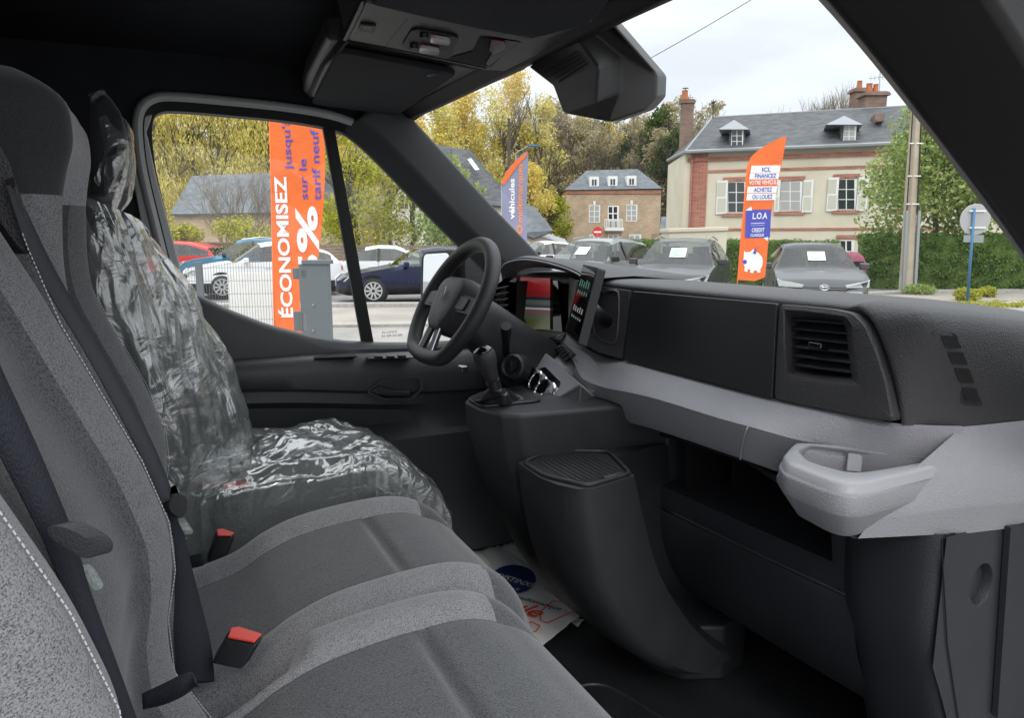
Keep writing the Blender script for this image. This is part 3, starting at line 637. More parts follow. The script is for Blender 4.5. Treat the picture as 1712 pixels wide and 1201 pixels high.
# ---- touch screen tablet
tb0 = [P(969, 445, Y=1.64), P(1009, 446, Y=1.44), P(975, 578, Y=1.42), P(943, 566, Y=1.60)]
A0 = P(999, 447, Y=1.45); B0 = P(966, 577, Y=1.43)
hor = V(.10, .25, 0).normalized(); wid = .20
tq = [A0 + hor * wid, A0, B0, B0 + hor * wid]
tn = (tq[1] - tq[0]).cross(tq[3] - tq[0]).normalized(); tn = -tn if tn.x > 0 else tn
mb = MB(); mb.prism(roundpoly(tq, .006), -tn * .022); tab = mb.build('touch_screen', m_black, dash, bevel=.003)
c_ = sum(tq, Vector()) / 4
mb = MB(); mb.add([c_ + (p - c_) * .94 + tn * .001 for p in tq], [(0, 1, 2, 3)]); mb.build('screen_glass', m_gloss, tab)
ux = (tq[1] - tq[0]).normalized(); uy = (tq[0] - tq[3]).normalized(); H_ = (tq[0] - tq[3]).length
for k in range(5):      # column of green graph bars and of white icons
    for j, (vv, hh, mm_) in enumerate(((.70, .10, m_screen_g), (.60, .05, m_screen_g), (.36, .08, m_screen_w), (.27, .035, m_screen_w))):
        o = tq[3] + ux * (wid * (.16 + k * .15)) + uy * (H_ * vv) + tn * .002
        h = H_ * hh * (1 - .25 * ((k * 7 + j * 3) % 3) / 2)
        mb = MB(); mb.add([o, o + ux * .010, o + ux * .010 + uy * h, o + uy * h], [(0, 1, 2, 3)]); mb.build('screen_icon', mm_, tab)
mb = MB(); mb.tube([c_ - tn * .02, c_ - tn * .10 + V(0, .05, -.03)], .018, 8); mb.build('screen_bracket', m_black, tab, smooth=True)
# ---- climate control block
cn = V(-.80, -.05, .60).normalized(); cpo = P(917, 657, Y=1.585)
def cpl(x, y, o=0):
    d = ray(x, y); t = (cpo - C0).dot(cn) / d.dot(cn); return C0 + d * t + cn * o
cl = [cpl(*q) for q in [(904, 594), (914, 591), (969, 642), (899, 686), (884, 668), (888, 640)]]
mb = MB(); mb.prism(roundpoly(cl, .006), -cn * .09); clim = mb.build('climate_panel', m_grey, dash, bevel=.003, seg=3)
mb = MB(); mb.prism([cpl(*q, -.004) for q in [(969, 643), (968, 672), (903, 700), (899, 686)]], -cn * .09 + V(0, 0, -.01)); mb.build('climate_underside', m_dash, dash, bevel=.003)
inn = [cpl(*q, .0012) for q in [(899, 618), (912, 614), (938, 640), (933, 655), (905, 678), (888, 662), (889, 640)]]
mb = MB(); q = roundpoly(inn, .006); mb.add(q, [tuple(range(len(q)))]); mb.build('control_fascia', m_gloss, clim)
for (x, y, r) in ((896, 632, .0235), (904, 644, .025), (916, 656, .028)):
    p0 = cpl(x, y, .001); ax = cn
    mb = MB(); mb.lathe([(r * 1.05, 0), (r * 1.05, .003), (r * .96, .005), (r * .97, .020), (r * .93, .024), (r * .82, .0245), (r * .78, .020)], p0, ax, 30, cap=False); kb = mb.build('control_knob', m_chrome, clim, smooth=True, ang=30)
    mb = MB(); mb.lathe([(r * .79, .018), (r * .74, .021), (.001, .021)], p0, ax, 24); mb.build('knob_cap', m_gloss, kb, smooth=True, ang=30)
# body under the climate block, running down to the pedestals
mb = MB()
def blk(t_, b_, name, m, bev=.01, par=None, sub=0):
    mb = MB(); mb.loops([t_, b_]); return mb.build(name, m, par or dash, bevel=bev, seg=3)
t_ = [P(890, 690, X=.81), P(966, 672, X=.90), P(1062, 715, X=1.04), V(1.1, 1.36, 1.42), V(1.1, 1.68, 1.42)]
b_ = [P(918, 715, X=.87), P(975, 738, X=.93), P(1030, 744, X=1.01), V(1.1, 1.36, 1.34), V(1.1, 1.68, 1.30)]
blk(t_, b_, 'console_neck', m_dark, .012)
# gear pedestal
con = empty('centre_console', (.9, 1.42, .75), 'dark centre console of two stacked pedestals between footwells, with ribbed tray top', 'console')
rows = []
prof = [(1.455, .650, 0), (1.40, .655, 0), (1.26, .69, .01), (1.07, .775, .02), (.93, .865, .03), (.82, .98, .05), (.75, 1.05, .06)]
for z, x0, i in prof:
    rows.append([V(x0 + .10, 1.70 - i, z), V(x0 + .03, 1.645 - i, z), V(x0, 1.60 - i, z), V(x0, 1.50, z), V(x0 + .02, 1.44, z), V(x0 + .06, 1.41, z), V(1.2, 1.36, z), V(1.2, 1.72, z)])
top = [p + V(0, 0, .004) for p in rows[0]]; c_ = V(.85, 1.55, 1.459)
mb = MB(); mb.loops(rows[::-1] + [[c_ + (p - c_) * .93 + V(0, 0, .004) for p in rows[0]]]); mb.build('gear_pedestal', m_dark, con, bevel=.008, seg=3)
# storage pedestal with tray
rows = []
prof = [(1.355, .690, .87), (1.25, .705, .90), (1.12, .74, .945), (1.0, .815, 1.02), (.92, .895, 1.09), (.875, .96, 1.14), (.855, 1.02, 1.17)]
prof = [(p.z, p.x, p.y) for p in spl([V(x0, x1, z) for z, x0, x1 in prof], 4)]
for z, x0, x1 in prof:
    rows.append([V(x0, 1.385, z), V(x0 - .004, 1.28, z), V(x0 + .008, 1.22, z), V(x0 + .03, 1.18, z), V(x0 + .06, 1.168, z), V(x1, 1.195, z), V(x1 + .05, 1.33, z), V(1.3, 1.42, z), V(1.3, 1.5, z), V(x0 + .15, 1.46, z)])
mb = MB(); T = rows[0]; mb.loops(rows[::-1])
sp = mb.build('storage_pedestal', m_dark, con, smooth=True, ang=50)
mb = MB(); tr_ = roundpoly([V(.700, 1.375, 1.358), V(.697, 1.27, 1.358), V(.745, 1.178, 1.358), V(.868, 1.205, 1.358), V(.915, 1.36, 1.358), V(.80, 1.43, 1.358)], .02, 4); mb.tube(tr_, .005, 6, closed=True); mb.build('tray_rim', m_dark, sp, smooth=True)
mb = MB(); q_ = [V(.82, 1.30, 1.3558) + (p - V(.82, 1.30, p.z)) * .93 for p in tr_]; mb.add(q_, [tuple(range(len(q_)))]); mb.build('tray_shade', m_void, sp)  # flat dark sheet: the shade of an open recess, painted
mb = MB()
for k in range(11):
    mb.box((.735 + k * .013, 1.29, 1.3565), (.004, .15 if k < 9 else .11, .0015))
mb.build('ribbed_mat', m_rubber, sp)
mb = MB(); mb.tube([V(.80, 1.205, 1.358), V(.855, 1.212, 1.358)], .004, 8); mb.build('tray_lip', m_dash, sp, smooth=True)
rows = []
for z, s_ in ((.75, 1.0), (.80, .97), (.90, .90)):
    rows.append([V(1.06 + (1 - s_) * .2, 1.42, z), V(1.07 + (1 - s_) * .2, 1.35, z), V(1.11, 1.29, z), V(1.20, 1.25, z), V(1.30, 1.28, z), V(1.36, 1.45, z), V(1.2, 1.5, z)])
mb = MB(); mb.loops(rows); mb.build('console_foot', m_dark, con, bevel=.01)
# ---- gear lever
gl = empty('gear_lever', (.70, 1.50, 1.46), 'short gear lever with rounded black knob and folded leather gaiter', 'gear lever')
kx = P(803, 575, Y=1.5); kb = P(822, 632, Y=1.5); ax = (kx - kb).normalized()
mb = MB(); mb.lathe([(.012, -.01), (.017, .0), (.019, .02), (.0245, .036), (.0265, .05), (.026, .062), (.021, .072), (.012, .077), (.001, .078)], kb, ax, 22); k_ = mb.build('gear_knob', m_leather, gl, smooth=True)
mb = MB(); mb.lathe([(.0235, .066), (.0225, .0715), (.013, .0785), (.001, .0795)], kb, ax, 22); mb.build('knob_cap', m_gloss, k_, smooth=True)
mb = MB(); mb.lathe([(.016, -.028), (.017, -.006), (.012, -.004)], kb, ax, 16); mb.build('reverse_collar', m_black, gl, smooth=True, ang=40)
base = P(838, 672, Z=1.458); mb = MB(); rows = []
topc = kb + ax * -.03
for i in range(13):
    t = i / 12; c = topc.lerp(base, t); r = .016 + .036 * t ** 1.3; row = []
    for j in range(36):
        a = j / 36 * 6.283; f = 1 + .30 * math.sin(a * 4 + t * 2.6) * math.sin(t * 3.1) + .10 * math.sin(a * 9 + t * 7) * math.sin(t * 3.1)
        row.append(c + V(math.cos(a) * r * 1.25 * f, math.sin(a) * r * f, .008 * math.sin(t * 9 + a * 2) * math.sin(t * 3.1)))
    rows.append(row)
mb.loops(rows); mb.build('gaiter', mat('gaiter leather', (.018, .018, .02), .35, bump=.25, bscale=300), gl, smooth=True)
mb = MB(); bp = roundpoly([base + V(-.075, -.05, 0), base + V(.09, -.055, 0), base + V(.09, .06, 0), base + V(-.07, .06, 0)], .03)
mb.prism(bp, (0, 0, .008)); mb.build('gaiter_frame', m_black, gl, bevel=.003)
# ---- steering wheel
wc = V(.69, 1.78, 1.68); wu = V(.49, 0, .872).normalized(); wn = V(-.872, 0, .49).normalized(); wy = V(0, 1, 0); RW = .178
sw = empty('steering_wheel', tuple(wc), 'flat-bottomed three-spoke leather steering wheel with airbag boss', 'steering wheel')
def WP(a, b, n=0): return wc + wy * a + wu * b + wn * n
pts = []; 
for j in range(56):
    a = j / 56 * 2 * math.pi; x, y = math.sin(a) * RW * 1.04, math.cos(a) * RW
    if y < -RW * .80: y = -RW * .80 - (abs(y) - RW * .80) * .35
    pts.append(WP(x, y))
mb = MB(); mb.tube(pts, .0205, 14, closed=True); rim = mb.build('rim', m_leather, sw, smooth=True)
for a in (.9, 2.2, -.9, -2.2):
    i = int((a % 6.283) / 6.283 * 56); t = (pts[(i + 1) % 56] - pts[i]).normalized()
    mb = MB(); mb.lathe([(.0179, -.0006), (.0182, .0), (.0179, .0006)], pts[i], t, 16, cap=False); mb.build('rim_seam', m_black, rim)
hub = [(-.095, .048), (-.07, .074), (.07, .074), (.095, .048), (.082, -.030), (.045, -.084), (-.045, -.084), (-.082, -.030)]
hb = roundpoly([WP(a, b, .0) for a, b in hub], .018); c_ = WP(0, 0, .03)
mb = MB(); mb.loops([[p + wn * -.03 for p in hb], [p + wn * .0 for p in hb], [p.lerp(c_, .04) + wn * .014 for p in hb], [p.lerp(c_, .16) + wn * .020 for p in hb], [p.lerp(c_, .5) + wn * .014 for p in hb]]); hubo = mb.build('airbag_boss', m_dash, sw, smooth=True, ang=60)
# emblem: an outlined upright lozenge of two interlocking bands
def loz(w_, h_, n): return [WP(0, h_, n), WP(w_, 0, n), WP(0, -h_, n), WP(-w_, 0, n)]
mb = MB(); mb.tube([p + wu * .012 for p in loz(.0105, .021, .036)], .0016, 6, closed=True); mb.tube([p + wu * .012 for p in loz(.005, .0125, .036)], .0013, 6, closed=True); mb.build('emblem', mat('silver emblem', (.55, .55, .56), .35, .2), hubo)
for sgn_ in (-1, 1):
    q = [WP(sgn_ * .06, .03, 0), WP(sgn_ * .165, .022, -.004), WP(sgn_ * .168, -.022, -.004), WP(sgn_ * .06, -.022, 0)]
    mb = MB(); mb.prism(roundpoly(q, .008), wn * .016); spk = mb.build('spoke', m_dash, sw, bevel=.003)
    q = [WP(sgn_ * .075, .022, .0165), WP(sgn_ * .135, .018, .0145), WP(sgn_ * .13, -.014, .0145), WP(sgn_ * .078, -.016, .0165)]
    mb = MB(); mb.prism(roundpoly(q, .006), wn * .003); bp_ = mb.build('button_pad', m_dark, spk, bevel=.001)
for sgn_ in (-1, 1):
    q = [WP(sgn_ * .006, -.055, .006), WP(sgn_ * .040, -.055, .006), WP(sgn_ * .052, -.140, .0), WP(sgn_ * .022, -.145, .0)]
    mb = MB(); mb.prism(q, wn * .010); mb.build('lower_spoke', m_dark, sw, bevel=.002)
    mb = MB(); mb.tube([q[1] + wn * .01, q[2] + wn * .01], .0018, 6); mb.build('spoke_trim', m_satin, sw)
# column shroud, stalks and ignition
col_ = empty('steering_column', (.85, 1.76, 1.56), 'dark steering column shroud with key barrel and switch stalk behind wheel', 'steering column')
cax = -wn
mb = MB(); rows = []
for s_, a, b, dz in ((.03, .045, .045, 0), (.05, .068, .062, -.005), (.10, .072, .07, -.012), (.20, .078, .08, -.03), (.32, .08, .09, -.045)):
    c = wc + cax * s_ + wu * dz; rows.append([c + wy * (a * (abs(math.cos(t)) ** .6) * (1 if math.cos(t) > 0 else -1)) + wu * (b * (abs(math.sin(t)) ** .6) * (1 if math.sin(t) > 0 else -1)) for t in [k / 24 * 6.283 for k in range(24)]])
mb.loops(rows); mb.build('column_shroud', m_dark, col_, smooth=True, ang=50)
s0 = P(846, 590, Y=1.70); s1 = P(846, 545, Y=1.62)
mb = MB(); mb.tube([s0 + V(.02, .03, -.01), s0, s0.lerp(s1, .4), s0.lerp(s1, .8), s1], [.007, .009, .010, .014, .014], 12); mb.build('switch_stalk', m_black, col_, smooth=True, ang=50)
kc = P(857, 613, Y=1.655); kax = V(-.75, -.55, .25).normalized()
mb = MB(); mb.lathe([(.036, -.04), (.034, .0), (.028, .006), (.025, .004), (.022, -.004), (.001, -.004)], kc, kax, 26); kbz = mb.build('key_barrel', m_dark, col_, smooth=True, ang=40)
mb = MB(); mb.lathe([(.015, -.004), (.014, .007), (.001, .008)], kc, kax, 18); mb.box(kc + kax * .01, (.004, .008, .024)); mb.build('key_dial', m_black, kbz)
mb = MB(); mb.box(P(774, 617, Y=1.95), (.02, .03, .02)); mb.build('headlamp_switch', m_satin, col_, bevel=.003)

# ================================================================ OVERHEAD
ovh = empty('overhead_console', (.55, 1.3, 2.24), 'dark overhead console with two reading lamps, switches and small cubby', 'overhead console')
def OP(x, y, dz=0):   # underside plane rising gently toward the rear
    t = 2.205
    for _ in range(6):
        p = P(x, y, Z=t + dz); t = 2.205 + max(0, .72 - p.x) * .075
    return P(x, y, Z=t + dz)
und = [OP(*p) for p in [(579, 68), (811, 118), (850, 121), (881, 116), (996, 22), (1060, -42), (800, -60), (625, -20)]]
mb = MB(); mb.prism(und, (-.02, 0, .09)); mb.build('console_shell', m_over, ovh, bevel=.008, seg=3)
# rear step lip beyond the strip: darker visor well on the passenger's side
q = [OP(x, y, -.004) for x, y in [(622, -4), (640, 0), (700, 14), (780, 32), (860, 46), (905, 50), (985, 28), (1010, 0), (1040, -40), (640, -60)]]
mb = MB(); mb.prism(q, (0, 0, -.012)); vz = mb.build('passenger_visor', m_head, ovh, bevel=.006, seg=3)
q = [OP(x, y, -.002) for x, y in [(607, 3), (700, 26), (800, 47), (893, 63), (990, 26), (985, 22), (890, 53), (800, 36), (700, 14), (612, -8)]]
mb = MB(); mb.prism(q, (0, 0, -.010)); mb.build('shelf_lip', m_over, ovh, bevel=.003)
m_line = m_black
def oline(a, b, name='panel_gap', r=.0012):
    mb = MB(); mb.tube([OP(*a, -.0005), OP(*b, -.0005)], r, 5); mb.build(name, m_line, ovh)
oline((683, 29), (645, 77)); oline((868, 70), (811, 116)); oline((870, 70), (683, 29)); oline((683, 29), (610, 12)); oline((575, 66), (645, 79)); oline((645, 79), (811, 113))
q = roundpoly([OP(x, y, -.001) for x, y in [(690, 44), (768, 58), (752, 96), (670, 76)]], .02); mb = MB(); mb.prism(q, (0, 0, -.004)); lp = mb.build('lamp_panel', m_dark, ovh, bevel=.0015)
for (x, y) in ((736, 63), (718, 80)):
    q = roundpoly([OP(x + a, y + b, -.006) for a, b in [(-16, -7), (17, -1), (15, 7), (-18, 2)]], .008); mb = MB(); mb.prism(q, (0, 0, -.007)); l_ = mb.build('reading_lamp', m_lens, lp, bevel=.002)
    q = [OP(x + a, y + b, -.0135) for a, b in [(-14, -3), (-8, -2), (-9, 1), (-15, 0)]]; mb = MB(); mb.add(q, [(0, 1, 2, 3)]); mb.build('lamp_led', m_red, l_)
for (x, y) in ((709, 57), (692, 75)):
    p = OP(x, y, -.006); mb = MB(); mb.lathe([(.0001, -.007), (.007, -.007), (.009, 0)], p, (0, 0, 1), 14); mb.build('lamp_switch', m_black, lp, smooth=True, ang=40)
q = roundpoly([OP(x, y, -.001) for x, y in [(602, 37), (629, 40), (625, 53), (599, 48)]], .004); mb = MB(); mb.prism(q, (0, 0, -.003)); bl = mb.build('blank_plug', m_dark, ovh, bevel=.001)
q = roundpoly([OP(x, y, -.0045) for x, y in [(608, 41), (624, 43), (621, 50), (605, 47)]], .003); mb = MB(); mb.prism(q, (0, 0, -.001)); mb.build('plug_centre', m_black, bl)
# cubby with a red reflection painted in as a dark red patch
q = [OP(x, y, -.0015) for x, y in [(803, 62), (866, 68), (820, 112), (745, 98), (790, 86)]]; mb = MB(); mb.add(q, [tuple(range(5))]); cbx = mb.build('cubby', m_void, ovh)
q = [OP(x, y, -.004) for x, y in [(838, 66), (868, 70), (817, 111), (812, 106)]]; mb = MB(); mb.add(q, [(0, 1, 2, 3)]); mb.build('cubby_wall', m_over, cbx)
q = roundpoly([OP(x, y, -.009) for x, y in [(822, 66), (842, 69), (846, 80), (826, 91), (818, 84)]], .004); mb = MB(); mb.prism(q, (0, 0, .004)); mb.build('red_reflection', mat('painted red reflection', (.09, .004, .008), .2, coat=.3), cbx, bevel=.001)
# driver's visor and its surround
vis = empty('sun_visor', (.5, 1.85, 2.2), "folded dark sun visor in the driver's roof recess", 'sun visor')
q = roundpoly([OP(x, y, .012) for x, y in [(563, 74), (766, 113), (664, 186), (520, 166)]], .03); mb = MB(); mb.prism(q, (0, 0, -.014)); mb.build('visor_panel', m_head, vis, bevel=.005, seg=3)
mb = MB(); mb.tube([OP(716, 124, -.0), OP(738, 118, -.0)], .006, 8); mb.build('visor_hinge', m_dash, vis, smooth=True)
q = [OP(x, y, .018) for x, y in [(545, 66), (585, 66), (790, 113), (885, 116), (700, 196), (640, 196), (506, 156), (512, 130)]]; mb = MB(); mb.prism(q, (0, 0, .05)); mb.build('visor_surround', m_over, ovh, bevel=.012, seg=3)
q1 = [OP(579, 68, .0), OP(545, 112, .0), OP(524, 160, .0), OP(540, 171, .005)]
q2 = [OP(560, 48, .05), OP(522, 96, .05), OP(503, 150, .04), OP(512, 168, .03)]
mb = MB(); mb.grid([q1, [a.lerp(b, .15) for a, b in zip(q1, q2)], q2]); mb.build('recess_wall', m_over, ovh, smooth=True, solid=.006)
q1 = [OP(579, 68, -.002), OP(611, 3, -.002)]; q2 = [OP(546, 62, .09), OP(590, -20, .09)]
mb = MB(); mb.grid([q1, q2]); mb.build('console_side', m_over, ovh, solid=.006)
# ---- sensor housing at the top of the windscreen
hs = empty('sensor_housing', (.80, 1.3, 2.1), 'large angular dark housing with two grilles hanging at the windscreen top', 'sensor housing')
hA = P(884, 112, X=.715); hB = P(924, 143, X=.735); hC = P(941, 189, X=.755); hD = P(1020, 204, X=.80); hE = P(1078, 184, X=.85); hF = P(1098, 162, X=.87); hG = P(1099, 124, X=.865); hH = P(1012, 24, X=.715)
i1 = P(966, 64, X=.715); i2 = P(1001, 112, X=.735); i3 = P(996, 173, X=.755)
j1 = P(986, 45, X=.725); j2 = P(1039, 92, X=.80); j3 = P(1040, 152, X=.81); j4 = P(1080, 137, X=.835); j5=P(1082,160,X=.845)
fs_v = [hA, hB, hC, hD, hE, hF, hG, hH, i1, i2, i3, j1, j2, j3]
mb = MB(); mb.add(fs_v, [(0, 1, 9, 8), (1, 2, 10, 9), (8, 9, 12, 11), (9, 10, 13, 12), (2, 3, 13, 10), (3, 4, 13), (11, 12, 6, 7), (12, 13, 5, 6), (13, 4, 5)])
bk = [p + V(.05, .035, .01) for p in fs_v[:8]]
b0 = len(mb.v); mb.add(bk, [tuple(range(8))])
for i in range(8):
    j = (i + 1) % 8; mb.f.append((i, j, b0 + j, b0 + i)); mb.m.append(0)
hbody = mb.build('housing_shell', m_over, hs, bevel=.006, seg=3)
nrm = (i1 - hA).cross(hB - hA).normalized(); nrm = -nrm if nrm.x > 0 else nrm
for k in range(5):
    a = lerp2((912, 114), (936, 134), k / 4); b = lerp2((966, 84), (984, 103), k / 4)
    def onp(x, y):
        d = ray(x, y); t = (hA - C0).dot(nrm) / d.dot(nrm); return C0 + d * t + nrm * .004
    p, q = onp(*a), onp(*b); w_ = (onp(a[0] + 1.6, a[1] + 2.4) - p); w2 = (onp(b[0] + 1.6, b[1] + 2.4) - q)
    mb = MB(); mb.add([p, q, q + w2, p + w_], [(0, 1, 2, 3)]); mb.build('grille_slot', m_void, hbody)
for k in range(9):
    x = 1002 + k * 6.0; d0 = P(x, 197 - k * .8, X=.79 + k * .006) + V(-.004, 0, -.002); d1 = P(x + 14, 183 - k * .6, X=.80 + k * .005) + V(-.008, 0, -.002)
    mb = MB(); mb.tube([d0, d1], .0012, 5); mb.build('grille_slot', m_void, hbody)
# ================================================================ SEATS
SZ = [1.18, 1.25, 1.33, 1.40, 1.46, 1.52, 1.60, 1.68, 1.76, 1.84, 1.90, 1.95, 2.0, 2.06, 2.11, 2.145]
SX_ = [.03, .02, -.02, -.022, -.010, -.012, -.035, -.068, -.100, -.122, -.135, -.135, -.125, -.125, -.14, -.165]
def backrest(y0, y1, name, parent, head=.33, bump=1, mats=None, dx=0, zo=0, cw=.50, skew=0, hdx=0):
    """closed shape; material slots: 0 bolster/light, 1 centre, 2 side, 3 mid heather"""
    cy = (y0 + y1) / 2; hw = (y1 - y0) / 2; mb = MB(); n = 40; rows = []; zs = []
    U = [-1, -.97, -.92, -.86, -.80, -.74, -.66, -.58, -.52, -.48, -.38, -.19, 0, .19, .38, .48, .52, .58, .66, .74, .80, .86, .92, .97, 1]
    for i in range(n + 1):
        z = 1.18 + (2.145 - 1.18) * i / n; zs.append(z); x0 = interp(z, SZ, SX_) + dx + hdx * smooth(z, 1.74, 1.98)
        k = smooth(z, 1.86, 2.02); top = smooth(z, 2.07, 2.15)
        h = hw * (1 - k) + (head / 2) * k; h *= 1 - .42 * top * top
        if z < 1.32: h *= .90 + .10 * smooth(z, 1.18, 1.32)
        row = []
        for u in U:
            a = abs(u); b = .028 * math.exp(-((a - .74) / .20) ** 2) * (1 - .65 * k)
            cen = -.014 * (1 - smooth(a, .46, .54)) * (1 - k)
            for zc in (1.475, 1.70):        # stitched cross seams of the centre panel
                cen -= .012 * math.exp(-((z - zc) / .010) ** 2) * (1 - smooth(a, .44, .52))
            edge = -.075 * max(0, (a - .82) / .18) ** 2.2
            edge += skew * min(0, u)
            row.append(V(x0 - .028 + b + cen + edge + (0.02 * k * (1 - a * a)) - .03 * top, cy + u * h, z))
        bx = -.125 + .02 * k
        for u in (1.0, .9, 0, -.9, -1.0):
            row.append(V(x0 + bx - (.0 if abs(u) > .95 else .02), cy + u * h * (.98), z))
        for p in row: p.z = p.z if p.z < 1.9 else 1.9 + (p.z - 1.9) * .68
        rows.append(row)
    m_ = len(rows[0]); b0 = len(mb.v); mb.loops(rows)
    idx = 0; nU = len(U)
    for i in range(n):
        for j in range(m_):
            z = zs[i]; a = abs((U[j] + U[j + 1]) / 2) if j < nU - 1 else 2
            if a > 1.5: mm_ = 2
            elif a > .74 or (a > .50 and U[j] < 0): mm_ = 0
            elif a > .50: mm_ = 3
            else: mm_ = 1
            if z > 1.90: mm_ = 4 if a < .74 else 2
            mb.m[idx] = mm_; idx += 1
    ob = mb.build(name, mats or [m_bolster, m_centre, m_side, m_mid, m_hrest], parent, sub=1)
    # pale seam stitches following the far and near bolster
    for u in (-.745, .745):
        st = MB()
        for i in range(4, 145):
            z0 = 1.20 + .0048 * i; z1 = z0 + .0030
            pp = []
            for z in (z0, z1):
                x0 = interp(z, SZ, SX_) + dx; pp.append(V(x0 + skew * min(0, u) + .0012, cy + u * hw, z))
            if z1 < 1.86: st.tube(pp, .0007, 4)
        st.build('stitching', m_thread, ob)
    return ob
CX = [-.10, .03, .10, .17, .28, .36, .42, .46, .49, .515, .525, .51, .49]
CZ = [1.25, 1.275, 1.31, 1.332, 1.343, 1.340, 1.315, 1.275, 1.225, 1.165, 1.08, 1.0, .95]
def cushion(y0, y1, name, parent, dz=0, notch=0, mats=None, dx=0):
    cy = (y0 + y1) / 2; hw = (y1 - y0) / 2; mb = MB(); rows = []
    path = spl([V(x, 0, z) for x, z in zip(CX, CZ)], 11)
    U = [-1, -.98, -.94, -.88, -.80, -.72, -.65, -.625, -.605, -.585, -.56, -.4, -.2, 0, .2, .4, .56, .585, .605, .625, .65, .72, .80, .88, .94, .98, 1]
    for p in path:
        row = []; fr = smooth(p.x, .40, .50); dn = smooth(1.32 - p.z, 0.02, .2) * fr
        for u in U:
            a = abs(u); b = -.022 * (1 - smooth(a, .55, .72)) * (1 - fr)
            e = -.05 * max(0, (a - .78) / .22) ** 2.4
            cr = -.016 * math.exp(-((p.x - .285 - .0 * a) / .008) ** 2) * (1 - smooth(a, .52, .62)) if p.z > 1.2 else 0
            sw_ = -.007 * math.exp(-((a - .605) / .02) ** 2) * (1 - fr)
            nt_ = 0
            if notch and u > .5: nt_ = -.055 * smooth(u, .62, .80) * (1 - smooth(p.x, .10, .15))
            hwid = hw * (1 - .10 * smooth(p.x, .36, .53) * 1.0)
            off = b + e + cr + sw_ + nt_
            x = p.x + off * dn * .9 - .03 * dn * (a ** 3)
            z = p.z + off * (1 - dn)
            row.append(V(x + dx, cy + u * hwid, z + dz))
        rows.append(row)
    low = [V(p.x, p.y, .99 + dz) for p in rows[0]]
    mb.grid(rows[:]); k = len(rows); nU = len(U)
    for i in range(k - 1):
        for j in range(nU - 1):
            x = rows[i][j].x - dx; a = abs((U[j] + U[j + 1]) / 2)
            mb.m[i * (nU - 1) + j] = 0 if (a > .604 and x < .405 - .02 * (1 - a)) else 1
    # side skirts
    for s_ in (0, nU - 1):
        ed = [r[s_] for r in rows]; sg = -1 if s_ == 0 else 1
        mb.grid([ed, [V(p.x, p.y + sg * .004, min(p.z - .01, p.z - .02)) for p in ed], [V(p.x, p.y + sg * .002, min(p.z - .02, 1.0 + dz)) for p in ed]], m=2)
    ob = mb.build(name, mats or [m_bolster, m_centre, m_side], parent, sub=1)
    return ob
def seat_base(y0, y1, parent):
    mb = MB(); mb.b2((-.22, y0 + .03, .752), (.42, y1 - .03, 1.02)); mb.build('seat_base', m_dark, parent, bevel=.02)
def strap_loop(p, parent, s=1, d=(1, -.2, .1)):
    d = Vector(d).normalized(); rows = []
    side = V(-.25, -.75, .6).normalized()
    for i in range(15):
        t = i / 14 * math.pi * 1.25 - .4
        c = Vector(p) + d * (.048 * s * math.sin(t * .8)) * 1.0 + V(0, 0, 1) * (.014 * s * (1 - math.cos(t * 1.6)))
        rows.append([c - side * .014 * s, c + side * .014 * s])
    mb = MB(); mb.grid(rows); return mb.build('pull_strap', m_belt, parent, smooth=True, solid=.0016)
seat1 = empty('passenger_seat', (.1, .73, .752), 'nearest grey cloth passenger seat with dark centre panels, light bolsters', 'seat')
backrest(.475, .958, 'backrest', seat1, skew=.05, hdx=-.035, head=.27); cushion(.49, .968, 'seat_cushion', seat1, notch=1); seat_base(.49, .968, seat1)
seat2 = empty('passenger_seat', (.1, 1.20, .752), 'middle grey cloth passenger seat between the nearest seat and the plastic-wrapped one', 'seat')
backrest(.975, 1.425, 'backrest', seat2, hdx=.050, head=.36, dx=.0); cushion(.975, 1.425, 'seat_cushion', seat2, dz=-.014, dx=.045); seat_base(.975, 1.425, seat2)
for s_ in (seat1, seat2): s_['group'] = 'front passenger seats'
# pull straps at the junction of backrest and cushion
def strap(l1, l2, parent, name='pull_strap', m=m_belt, n=4, th=.0015):
    a = spl(l1, n); b = spl(l2, n); mb = MB(); mb.grid([a, b]); return mb.build(name, m, parent, smooth=True, solid=th)
def yy(l, Y): return [P(x, y, Y=Y + (dy or 0)) for x, y, dy in l]
strap(yy([(238, 1160, 0), (270, 1145, -.01), (305, 1128, -.02), (322, 1126, -.025), (328, 1140, -.03)], .80), yy([(240, 1186, 0), (275, 1178, -.01), (305, 1165, -.02), (324, 1150, -.02), (333, 1148, -.03)], .80), seat1)
strap(yy([(308, 935, 0), (322, 929, -.01), (338, 927, -.02), (344, 935, -.02)], 1.25), yy([(316, 952, 0), (326, 950, -.01), (340, 946, -.02), (345, 940, -.02)], 1.25), seat2)
# padded inner side wing between the two seats (below the belt)
mb = MB(); q = [P(240, 1075, Y=.90), P(275, 1040, Y=.93), P(318, 1120, Y=.90), P(330, 1180, Y=.84), P(235, 1200, Y=.80)]
